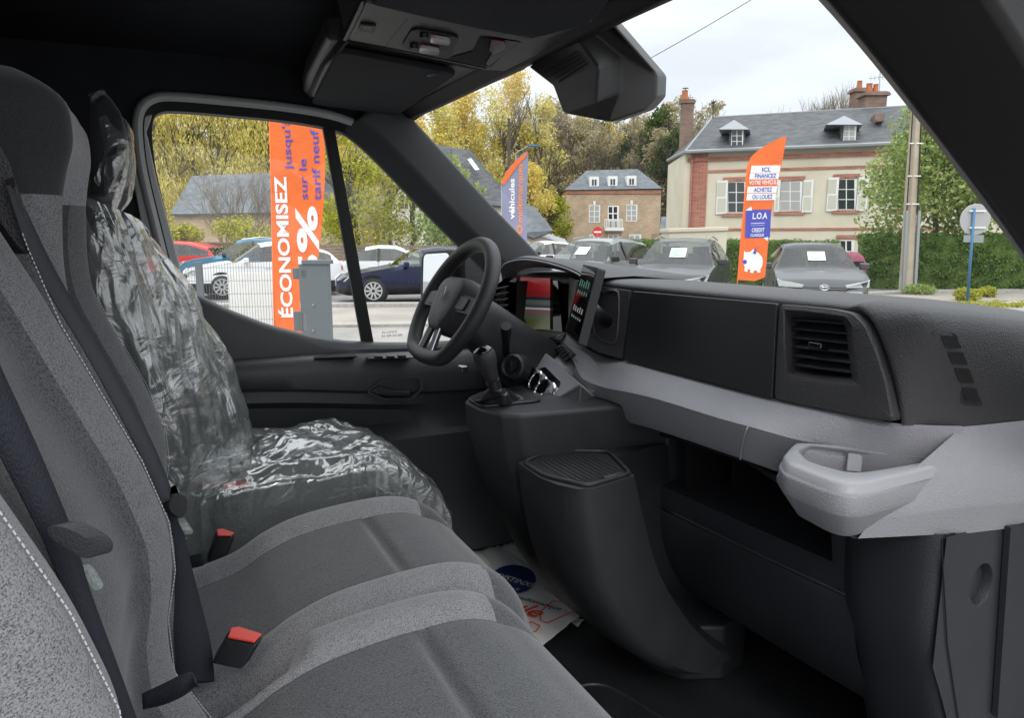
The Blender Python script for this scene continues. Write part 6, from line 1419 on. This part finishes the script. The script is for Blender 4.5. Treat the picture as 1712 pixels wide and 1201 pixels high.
def vtext(txt, x, y0, y1, hpx, D, m, par, bold=.0, shear=0):
    """vertical lettering from y0 up to y1, capital height hpx"""
    s = D / 1200 * 1.01; h = hpx * s / .72; o = W(x, y0, D) - HF * .004
    ob = text_mesh('lettering', txt, m, par, o, (0, 0, 1), -RT, h, ext=.0, bold=bold, shear=shear)
    mx_ = max(v.co.z for v in ob.data.vertices); mn = min(v.co.z for v in ob.data.vertices); want = (W(x, y1, D).z - o.z); f = want / (mx_ - mn)
    for v in ob.data.vertices: v.co.z = mn + (v.co.z - mn) * f
    ob.location = -HF * .004; return ob
f1, c1_ = flag('feather_flag', 'tall orange feather flag with white vertical lettering behind the gate post', [(449, 120), (449, 200), (453, 330), (455, 450), (458, 560), (462, 700), (514, 700), (517, 560), (524, 480), (536, 400), (543, 300), (541, 220), (530, 150), (500, 105), (470, 100)], 9.5, m_for, [(449, 110), (462, 690)])
vtext('ÉCONOMISEZ', 490, 532, 296, 19, 9.5, m_white, f1, .03); vtext("jusqu'à", 488, 283, 196, 12, 9.5, m_fbl, f1, .01); vtext('sur le', 515, 334, 266, 12, 9.5, m_fbl, f1, .01); vtext('tarif neuf', 537, 335, 216, 13, 9.5, m_fbl, f1, .01); vtext('35%', 537, 530, 346, 34, 9.5, m_white, f1, .03)
f2, c2_ = flag('feather_flag', 'grey-blue feather flag with orange top beside the windscreen pillar', [(838, 306), (846, 288), (862, 268), (882, 254), (882, 300), (880, 350), (878, 420), (840, 420), (838, 360)], 20, m_fgb, [(838, 300), (839, 430)])
q = [W(x, y, 19.98) for x, y in [(838, 306), (846, 288), (862, 268), (882, 254), (881, 260), (866, 276), (852, 296), (842, 310)]]; mb = MB(); mb.prism(q, -HF * .004); mb.build('flag_edge', m_for, c2_)
vtext('véhicules', 860, 366, 298, 8.5, 20, m_white, f2, .03); vtext('multimarques', 873, 372, 274, 8.5, 20, m_foT, f2, .02); vtext('O', 873, 392, 376, 9, 20, m_foT, f2, .03)
f3, c3_ = flag('feather_flag', 'orange feather flag with white text bars and piggy bank before the crossover', [(1233, 468), (1237, 410), (1242, 356), (1248, 300), (1252, 272), (1259, 259), (1280, 243), (1312, 228), (1313, 240), (1306, 280), (1300, 306), (1291, 350), (1285, 400), (1280, 455), (1277, 464), (1262, 470)], 12, m_for, [(1250, 272), (1233, 470)])
def bar(x0, y0, x1, y1, m, D=12, sk=-2.5, name='flag_panel', par=None):
    q = [W(x0, y0, D), W(x1, y0 + sk * .3, D), W(x1 - 1.8, y1 + sk * .3, D), W(x0 - 1.6, y1, D)]; mb = MB(); mb.prism([p - HF * .003 for p in q], -HF * .003); return mb.build(name, m, par)
def htext(txt, x0, x1, ybase, hpx, D, m, par, bold=.02, off=.010):
    s = D / 1200; o = W(x0, ybase, D) - HF * off; ob = text_mesh('lettering', txt, m, par, o, RT + V(0, 0, .015), V(.035, 0, 1), hpx * s / .72, ext=0, bold=bold)
    ds = [Vector(v.co).dot(RT) for v in ob.data.vertices]; mn, mx_ = min(ds), max(ds); f = (x1 - x0) * s / (mx_ - mn) * 1.0
    for v in ob.data.vertices: d = v.co.dot(RT) - mn; v.co = v.co + RT * (d * (f - 1))
    return ob
for (x0, x1, y0, y1, tx, m1, m2, tx0, tx1) in ((1256, 1305, 277, 289, 'ICI,', m_white, m_fbl, 1273, 1287), (1254, 1303, 289.5, 300, 'FINANCEZ', m_white, m_fbl, 1261, 1296), (1252, 1300, 301, 311, 'VOTRE VEHICULE', m_for, m_white, 1252, 1300), (1250, 1299, 312, 323, 'ACHETEZ', m_white, m_fbl, 1260, 1290), (1249, 1297, 324, 335, 'OU LOUEZ', m_white, m_fbl, 1257, 1290)):
    if m1 is not m_for: bar(x0, y0, x1, y1, m1, par=c3_)
    htext(tx, tx0, tx1, y1 - 2.2, 6.8, 12, m2, f3)
bar(1247, 351, 1289, 398, m_fbl, par=c3_, name='blue_panel')
q = [W(1246, 352, 12), W(1256, 345, 12), W(1257, 352, 12)]; mb = MB(); mb.prism([p - HF * .004 for p in q], -HF * .003); mb.build('panel_corner', m_white, c3_)
q = [W(1276, 398, 12), W(1284, 396, 12), W(1283, 403, 12)]; mb = MB(); mb.prism([p - HF * .004 for p in q], -HF * .003); mb.build('panel_corner', m_white, c3_)
htext('L.O.A', 1257, 1281, 366, 10, 12, m_white, f3); bar(1256, 373, 1279, 374.2, m_white, par=c3_, name='rule'); bar(1256, 377, 1279, 377.6, m_white, par=c3_, name='rule')
htext('CREDIT', 1256, 1277, 388, 6.5, 12, m_white, f3); htext('CLASSIQUE', 1254, 1276, 395.5, 4.6, 12, m_white, f3)
pig = [(1243, 432), (1244, 420), (1248, 422), (1254, 421), (1260, 416), (1261, 420), (1268, 423), (1274, 430), (1275, 437), (1274, 445), (1271, 450), (1271, 456), (1266, 456), (1265, 452), (1260, 453), (1259, 457), (1254, 456), (1254, 451), (1250, 450), (1249, 455), (1244, 453), (1245, 446), (1242, 440)]
mb = MB(); mb.prism([W(x, y, 12) - HF * .003 for x, y in pig], -HF * .004); mb.build('piggy_bank_print', m_white, c3_)
mb = MB(); mb.prism([W(1245 + 3.5 * math.cos(a * .7), 438 + 3.8 * math.sin(a * .7), 12) - HF * .008 for a in range(9)], -HF * .002); mb.build('snout_print', m_fbl, c3_)
mb = MB(); mb.prism([W(x, y, 12) - HF * .008 for x, y in [(1258, 424), (1263, 414), (1264, 425)]], -HF * .002); mb.build('ear_print', m_fbl, c3_)
# ---- poles, signs, bin, wires
cp = empty('concrete_pole', tuple(gp(1510, 490)), 'tan concrete utility pole with grey cable guards and black cable', 'utility pole')
b0 = gp(1514, 489); D0 = b0.dot(HF); tp_ = W(1533, 130, D0 + .2)
mb = MB(); mb.tube([b0 + V(0, 0, -.1), b0.lerp(tp_, .5), tp_ + V(0, 0, 2)], [.20, .17, .13], 4); mb.build('pole_shaft', m_conc, cp)
for (dx, w_) in ((-.17, .05), (.20, .05)):
    mb = MB(); mb.prism([b0 + RT * dx - HF * .12, b0 + RT * (dx + w_ * 1.6) - HF * .12, b0.lerp(tp_, .39) + RT * (dx + w_ * 1.6) - HF * .12, b0.lerp(tp_, .39) + RT * dx - HF * .12], HF * .08); mb.build('cable_guard', m_zinc, cp)
for dx in (-.15, .17):
    mb = MB(); mb.tube([b0.lerp(tp_, .38) + RT * dx - HF * .1, tp_ + RT * dx * .8 - HF * .1], .018, 6); mb.build('cable', m_black, cp)
for f in (.42, .55, .70, .86):
    c = b0.lerp(tp_, f); mb = MB(); mb.tube([c + RT * -.19 - HF * .13, c + RT * .2 - HF * .13], .02, 5); mb.build('metal_band', m_wht, cp)
sg = empty('sign_post', tuple(gp(1617, 506)), 'back of a round road sign on a leaning blue post', 'road sign')
b0 = gp(1617, 506); D0 = b0.dot(HF); tp_ = W(1629, 348, D0)
m_blp = mat('blue painted post', (.05, .17, .33), .5)
mb = MB(); mb.tube([b0, tp_], .035, 8); mb.build('post', m_blp, sg, smooth=True)
c = W(1633, 367, D0) + HF * .05; mb = MB(); r_ = 25 * D0 / 1200; mb.lathe([(r_, 0), (r_ * 1.02, .01), (r_, .02)], c, HF, 32); mb.build('sign_plate', mat('sign back grey', (.42, .42, .42), .5, .2), sg, smooth=True, ang=40)
mb = MB()
for y in (353, 381): mb.tube([W(1621, y, D0) - V(0, 0, 0), W(1648, y, D0)], .02, 5)
mb.build('sign_clamp', m_wht, sg)
mb = MB(); mb.prism([W(1612, 393, D0), W(1645, 393, D0), W(1644, 406, D0), W(1611, 405, D0)], HF * .02); mb.build('small_plate', m_zinc, sg)
ne = empty('no_entry_sign', tuple(V(at_d(999, 40).x, at_d(999, 40).y, GZ)), 'red no-entry sign with white bar in front of the tan house', 'road sign')
c = W(999, 388, 40); mb = MB(); mb.tube([V(c.x, c.y, GZ), V(c.x, c.y, c.z)], .03, 6); mb.build('post', m_zinc, ne)
mb = MB(); mb.lathe([(.28, 0), (.28, .02)], c, -HF, 24); dsc = mb.build('sign_disc', mat('sign red', (.65, .03, .03), .4), ne); mb = MB(); mb.box(c - HF * .03, (.40, .012, .09), mat=Matrix.Rotation(-YAW, 3, 'Z')); mb.build('white_bar', m_white, dsc)
lp1 = empty('lamp_post', tuple(V(at_d(716, 34).x, at_d(716, 34).y, GZ)), 'thin pale steel post standing between the yellow-green trees', 'post'); a = W(716, 342, 34); mb = MB(); mb.tube([V(a.x, a.y, GZ), a], .07, 8); mb.lathe([(.09, 0), (.02, .1)], a, (0, 0, 1), 8); mb.build('post', m_zinc, lp1, smooth=True)
lp2 = empty('street_lamp', tuple(V(at_d(868, 45).x, at_d(868, 45).y, GZ)), 'slim street lamp arm reaching over the blue flag', 'street lamp'); a = W(862, 256, 45); mb = MB(); mb.tube([V(a.x, a.y, GZ), a, W(886, 243, 45)], .05, 6); mb.build('lamp_arm', m_zinc, lp2); mb = MB(); mb.box(W(892, 243.5, 45), (.7, .25, .1), mat=Matrix.Rotation(-YAW, 3, 'Z')); mb.build('lamp_head', m_blp, lp2, bevel=.02)
up_ = empty('wooden_pole', tuple(V(at_d(851, 55).x, at_d(851, 55).y, GZ)), 'dark wooden utility pole among the yellow poplars', 'utility pole'); a = W(851, 198, 55); mb = MB(); mb.tube([V(a.x, a.y, GZ), a], [.16, .12], 8); mb.tube([a + V(0, 0, -.5) - RT * .4, a + V(0, 0, -.5) + RT * .4], .05, 5); mb.build('pole_shaft', m_bark, up_)
def wire(pts, lab, r=.012):
    a, b = Vector(pts[0]), Vector(pts[-1]); o = empty('overhead_wire', tuple(a), lab, 'wire'); l = [a.lerp(b, k / 14) - V(0, 0, 4 * (k / 14) * (1 - k / 14) * (a - b).length * .008) for k in range(15)]; mb = MB(); mb.tube(l, r, 5); mb.build('cable', m_black, o)
wire([W(900, 70, 28), W(1200, -28, 28)], 'upper thin wire crossing the sky above the sensor housing', .012)
wire([W(1060, 112, 30), W(1300, -28, 30)], 'lower thin wire slanting up the sky right of the sensor housing', .014)
wire([W(851, 204, 55), W(700, 198, 48)], 'thin wire left of the wooden pole', .015); wire([W(851, 204, 55), W(1000, 262, 45)], 'thin wire falling right from the wooden pole', .013)
bn_ = empty('recycling_bin', tuple(V(at_d(1424, 18).x, at_d(1424, 18).y, GZ)), 'maroon domed recycling bin behind the dark crossover', 'recycling bin')
c = at_d(1424, 18); m_mar = mat('maroon plastic', (.22, .035, .07), .5, var=.12)
mb = MB(); mb.lathe([(.42, 0), (.40, .2), (.38, .95), (.36, 1.08), (.30, 1.22), (.18, 1.32), (.001, 1.35)], V(c.x, c.y, GZ), (0, 0, 1), 24); mb.build('bin_body', m_mar, bn_, smooth=True)
mb = MB(); mb.lathe([(.39, 0), (.405, .02), (.39, .04)], V(c.x, c.y, GZ + .92), (0, 0, 1), 24, cap=False); mb.build('bin_rim', m_mar, bn_, smooth=True)
mb = MB(); mb.box(V(c.x, c.y, GZ + 1.05) - HF * .36 + RT * .05, (.24, .03, .12), mat=Matrix.Rotation(-YAW, 3, 'Z')); mb.build('bin_slot', m_void, bn_, bevel=.01)
# ---- cars
m_tyre = mat('tyre', (.02, .02, .02), .8); m_alloy = mat('alloy', (.55, .56, .57), .3, .8); m_carglass = glass('car glass', (.50, .56, .54), .02, .09)
m_lamp = mat('headlamp', (.55, .57, .58), .12, coat=1.0); m_tail = mat('tail lamp', (.45, .02, .02), .2, coat=.5)
m_inside = mat('windscreen', (.17, .19, .19), .04, spec=1.0, coat=1.0)
def paint(name, c, metal=.3): return mat(name, c, .35, metal, coat=.35, spec=.3)
PC = {'suv': dict(L=4.5, H=1.66, Wd=1.86, hood=1.02, belt=1.05, prof=[(0, .62), (.04, .86), (.14, .98), (.27, 1.06), (.43, 1.58), (.52, 1.655), (.72, 1.64), (.88, 1.55), (.965, 1.08), (1, .75)]),
      'sedan': dict(L=4.7, H=1.44, Wd=1.82, hood=.9, belt=.92, prof=[(0, .50), (.03, .70), (.14, .82), (.29, .93), (.44, 1.36), (.54, 1.435), (.66, 1.42), (.84, 1.10), (.97, 1.02), (1, .70)]),
      'hatch': dict(L=4.3, H=1.56, Wd=1.82, hood=.95, belt=.98, prof=[(0, .56), (.04, .80), (.14, .92), (.28, 1.02), (.45, 1.50), (.55, 1.56), (.70, 1.52), (.90, 1.30), (.97, 1.0), (1, .70)])}
def car(name, label, kind, body, pos, heading, face='plain'):
    k = PC[kind]; L_, Wd = k['L'], k['Wd'] / 2; t = empty(name, (0, 0, 0), label, 'car', 'cars parked along the lot'); X_ = lambda f: L_ / 2 - f * L_
    fr = [a for a, b in k['prof']]; zs = [b for a, b in k['prof']]; g0, g1 = fr[3], fr[8]
    N_ = 44; rows = []; fl = []
    for i in range(N_ + 1):
        f = i / N_; zt = interp(f, fr, zs); bl = k['belt'] + .06 * f; inside = g0 < f < g1
        plan = 1 - .16 * max(0, (.12 - f) / .12) ** 2 - .10 * max(0, (f - .9) / .1) ** 2; w_ = Wd * plan
        zsd = min(bl, zt - .012); tw = w_ * .97 - (.24 * min(1, max(0, zt - bl) / .5))
        zb = .22 + .06 * max(0, (.05 - f) / .05)
        rows.append([V(X_(f), s * a, z) for s in (1,) for a, z in [(0, zb), (w_ * .86, zb), (w_ * .97, zb + .08), (w_, .45), (w_ * .995, .62), (w_ * .985, zsd - .12), (w_ * .965, zsd), (tw + .01, max(zsd + .004, zt - .09)), (tw - .05, zt - .022 if zt > bl else zt), (tw * .6, zt + .005), (0, zt + .018)]])
    full = []
    for r in rows:
        m_ = [V(p.x, -p.y, p.z) for p in r[::-1]][1:-1]; full.append(r + m_)
    n = len(full[0]); mb = MB(); mg = MB(); b0 = 0
    mb.v = [tuple(p) for r in full for p in r]; mb.f = []; mb.m = []
    for i in range(N_):
        f = (i + .5) / N_
        for j in range(n):
            a = i * n + j; b = i * n + (j + 1) % n; q = (a, b, b + n, a + n)
            jj = j if j < 10 else n - 1 - j
            gl_ = 0
            if g0 < f < fr[4] + .01 and jj >= 7: gl_ = 2
            if fr[7] - .02 < f < g1 and jj >= 8: gl_ = 2
            if g0 + .07 < f < fr[7] + .01 and jj == 6: gl_ = 1
            wx = abs(X_(f) - (L_ / 2 - .85)) < .36 or abs(X_(f) - (-L_ / 2 + .85)) < .36
            if gl_: mg.add([mb.v[q[0]], mb.v[q[1]], mb.v[q[2]], mb.v[q[3]]], [(0, 1, 2, 3)])
            else: mb.f.append(q); mb.m.append(1 if jj in (1, 2) else 0)
    mb.f.append(tuple(range(n))); mb.m.append(0); mb.f.append(tuple(N_ * n + j for j in range(n))); mb.m.append(0)
    bo = mb.build('body', [body, m_black], t, smooth=True, ang=42)
    mg.build('windows', m_carglass, bo, smooth=True)
    for s in (1, -1):
        for xw in (L_ / 2 - .85, -L_ / 2 + .85):
            c = V(xw, s * (Wd - .115), .34)
            mb = MB(); mb.lathe([(.33, -.10), (.335, -.02), (.335, .09), (.30, .122)], c, (0, s, 0), 22); wh = mb.build('wheel', m_tyre, t, smooth=True, ang=50)
            mb = MB(); mb.lathe([(.395, -.1), (.395, .108)], c + V(0, 0, .015), (0, s, 0), 24); mb.build('wheel_arch', m_void, t)
            mb = MB(); mb.lathe([(.23, .10), (.23, .1235), (.205, .1235), (.20, .105)], c, (0, s, 0), 22, cap=False)
            for a in range(10):
                an = a * .628; mb.prism([c + V(.045 * math.cos(an - .5), s * .12, .045 * math.sin(an - .5)), c + V(.21 * math.cos(an - .10), s * .12, .21 * math.sin(an - .10)), c + V(.21 * math.cos(an + .10), s * .12, .21 * math.sin(an + .10)), c + V(.045 * math.cos(an + .5), s * .12, .045 * math.sin(an + .5))], (0, s * .006, 0))
            mb.build('rim', m_alloy, wh)
        xm = X_(g0 + .07); mb = MB(); mb.box((xm, s * (Wd + .09), k['belt'] + .08), (.12, .20, .14)); mb.build('door_mirror', body if face != 'plain' else m_black, t, bevel=.03, seg=3)
        zl = zs[1] - .05; mb = MB()
        mb.prism([V(L_ / 2 - .02, s * Wd * .42, zl - .02), V(L_ / 2 - .15, s * Wd * .90, zl + .06), V(L_ / 2 - .34, s * Wd * .97, zl + .09), V(L_ / 2 - .16, s * Wd * .93, zl - .07), V(L_ / 2 - .03, s * Wd * .45, zl - .08)], (.04, s * .012, .0)); hlm = mb.build('headlight', m_lamp, t, bevel=.008)
        mb = MB(); mb.prism([V(-L_ / 2 + .03, s * Wd * .55, zl + .1), V(-L_ / 2 + .10, s * Wd * .95, zl + .12), V(-L_ / 2 + .10, s * Wd * .95, zl), V(-L_ / 2 + .03, s * Wd * .55, zl)], (-.03, s * .01, 0)); mb.build('tail_light', m_tail, t)
        # window pillars and door line
        xb = X_(.54); mb = MB(); mb.prism([V(xb + .03, s * (Wd * .975), k['belt'] + .02), V(xb - .05, s * (Wd * .975), k['belt'] + .02), V(xb - .06, s * (Wd * .97 - .22), zs[5] - .08), V(xb + .01, s * (Wd * .97 - .22), zs[5] - .08)], (0, s * .012, 0)); mb.build('door_pillar', m_black, t)
        mb = MB(); mb.tube([V(xb, s * (Wd + .001), .35), V(xb - .01, s * (Wd * .99), .8), V(xb, s * Wd * .97, k['belt'])], .006, 4); mb.build('door_gap', m_void, t)
        mb = MB(); mb.box((xb + .22, s * (Wd * .99 + .005), k['belt'] - .14), (.18, .02, .03)); mb.build('door_handle', body, t, bevel=.006)
    mb = MB(); mb.prism([V(L_ / 2 - .03, -Wd * .52, zs[0] + .12), V(L_ / 2 - .03, Wd * .52, zs[0] + .12), V(L_ / 2 - .01, Wd * .40, zs[0] - .04), V(L_ / 2 - .01, -Wd * .40, zs[0] - .04)], (.03, 0, 0)); gr_ = mb.build('grille', m_black, t, bevel=.005)
    mb = MB()
    for a in range(3): mb.box((L_ / 2 + .02, 0, zs[0] + .09 - a * .045), (.01, Wd * .9, .008))
    mb.build('grille_bar', m_chrome if face != 'plain' else m_dash, gr_)
    mb = MB(); mb.prism([V(L_ / 2 - .05, -Wd * .62, .42), V(L_ / 2 - .05, Wd * .62, .42), V(L_ / 2 - .04, Wd * .55, .30), V(L_ / 2 - .04, -Wd * .55, .30)], (.05, 0, 0)); mb.build('lower_intake', m_black, t, bevel=.005)
    mb = MB(); mb.box((L_ / 2 + .028, 0, .48), (.012, .52, .11)); mb.build('number_plate', mat('plate violet', (.25, .22, .55), .4), t, bevel=.003)
    z_e = zs[0] + .12; mb = MB()
    if face == 'chevron':
        for a in (0, .05): mb.tube([V(L_ / 2 + .03, -.10, z_e - .05 + a), V(L_ / 2 + .03, 0, z_e + .02 + a), V(L_ / 2 + .03, .10, z_e - .05 + a)], .012, 5)
    elif face == 'oval':
        mb.tube([V(L_ / 2 + .03, .085 * math.cos(a * .4), z_e + .055 * math.sin(a * .4)) for a in range(16)], .009, 5, closed=True); mb.tube([V(L_ / 2 + .03, .035 * math.cos(a * .4), z_e + .05 * math.sin(a * .4)) for a in range(16)], .007, 5, closed=True); mb.tube([V(L_ / 2 + .03, .065 * math.cos(a * .4), z_e + .025 + .02 * math.sin(a * .4)) for a in range(16)], .007, 5, closed=True)
    elif face == 'star':
        mb.tube([V(L_ / 2 + .03, .09 * math.cos(a * .4), z_e - .03 + .09 * math.sin(a * .4)) for a in range(16)], .008, 5, closed=True)
        for a in (1.57, 3.67, 5.76): mb.tube([V(L_ / 2 + .03, 0, z_e - .03), V(L_ / 2 + .03, .09 * math.cos(a), z_e - .03 + .09 * math.sin(a))], .01, 5)
    if face != 'plain': mb.build('emblem', m_chrome, t)
    ins_ = MB()
    for xs in (.42, .64):
        for s in (1, -1):
            ins_.box((X_(xs) - .1, s * .36, .62), (.5, .48, .16)); ins_.box((X_(xs) - .38, s * .36, k['belt'] - .05), (.14, .46, .62)); ins_.box((X_(xs) - .42, s * .36, k['belt'] + .33), (.10, .26, .16))
    ins_.box((X_(g0 + .05), 0, k['belt'] - .06), (.3, Wd * 1.7, .16)); ins_.box((0, 0, .40), (L_ * .7, Wd * 1.7, .1)); ins_.build('cabin_seats', m_dark, t, bevel=.03)
    rr = MB()
    for s in (1, -1): rr.tube([V(X_(.47), s * Wd * .68, zs[4] + .06), V(X_(.6), s * Wd * .68, k['H'] + .045), V(X_(.85), s * Wd * .66, zs[7] + .06)], .016, 6)
    if kind == 'suv': rr.build('roof_rail', m_satin, t)
    t.location = (pos.x, pos.y, GZ + .005); t.rotation_euler = (0, 0, heading)
    return t
def hd_(left, cam_): # heading: components toward image left and toward the camera
    d = -RT * left - HF * cam_; return math.atan2(d.y, d.x)
def cpos(x, D): p = HF * D + RT * ((x - 856) / 1200 * D); return p
pn = paint('navy paint', (.008, .012, .045)); pw_ = paint('white car paint', (.72, .73, .74), 0); pb_ = paint('teal blue paint', (.04, .16, .26)); pr = paint('red car paint', (.5, .02, .02), 0); pg_ = paint('grey green paint', (.27, .29, .28)); pk_ = paint('black car paint', (.045, .048, .052), .2); pd = paint('dark grey paint', (.075, .078, .083), .3)
car('parked_car', 'red car at the far left edge of the door window', 'hatch', pr, cpos(300, 28), hd_(1, -.1))
car('parked_car', 'teal blue SUV behind the mesh fence', 'suv', pb_, cpos(418, 25.2), hd_(1, .35))
car('parked_car', 'white hatchback with dark grille in front of the blue SUV', 'hatch', pw_, cpos(445, 21.2), hd_(1, .55), 'star')
car('parked_car', 'white coupe between the gate post and the window divider', 'sedan', pw_, cpos(626, 24.0), hd_(1, .15))
car('parked_car', 'navy saloon with silver wheels right of the window divider', 'sedan', pn, cpos(712, 19.6), hd_(1, .30), 'star')
cA = car('parked_car', 'grey-green SUV in three-quarter view nearest the windscreen pillar', 'suv', pg_, cpos(993, 20.0), hd_(.62, .85))
cB = car('parked_car', 'black SUV with double chevron grille badge facing the van', 'suv', pk_, cpos(1138, 17.4), hd_(.42, 1), 'chevron')
cC = car('parked_car', 'dark crossover with slanted headlamps beside the orange finance flag', 'hatch', pd, cpos(1352, 16.6), hd_(.27, 1), 'oval')
car('parked_car', 'white car far behind the grey-green SUV', 'hatch', pw_, cpos(905, 31), hd_(.9, .4))

m_pgreen = mat('green print', (.10, .30, .22), .6)
for c_, kind, lab in ((cA, 'suv', 'white price sheet in the windscreen of the grey-green SUV'), (cB, 'suv', 'white price sheet in the windscreen of the black SUV'), (cC, 'hatch', 'white price sheet in the windscreen of the dark crossover')):
    k = PC[kind]; f0, z0 = k['prof'][3]; f1_, z1_ = k['prof'][4]; L_ = k['L']; pt = lambda f: V(L_ / 2 - (f0 + (f1_ - f0) * f) * L_, 0, z0 + (z1_ - z0) * f + .03)
    M_ = Matrix.Translation(c_.location) @ Matrix.Rotation(c_.rotation_euler.z, 4, 'Z')
    q = [M_ @ (pt(f) + V(0, y, 0)) for f, y in ((.28, -.16), (.28, .20), (.66, .20), (.66, -.16))]
    o_ = sum(q, Vector()) / 4; mb = MB(); mb.prism(q, (0, 0, .004)); s_ = mb.build('price_sheet', m_paper, None, loc=o_); tag(s_, lab, 'price sheet', 'price sheets on parked cars')
    lines = MB()
    for r_, (a_, b_) in enumerate(((.12, .75), (.12, .55), (.12, .85), (.12, .65))):
        f = .34 + .08 * r_; y0 = -.16 + .36 * a_; y1 = -.16 + .36 * b_; q = [M_ @ (pt(f_) + V(0, y, .006)) for f_, y in ((f, y0), (f, y1), (f + .035, y1), (f + .035, y0))]; lines.add(q, [(0, 1, 2, 3)])
    lines.build('printed_lines', m_pgreen, s_)
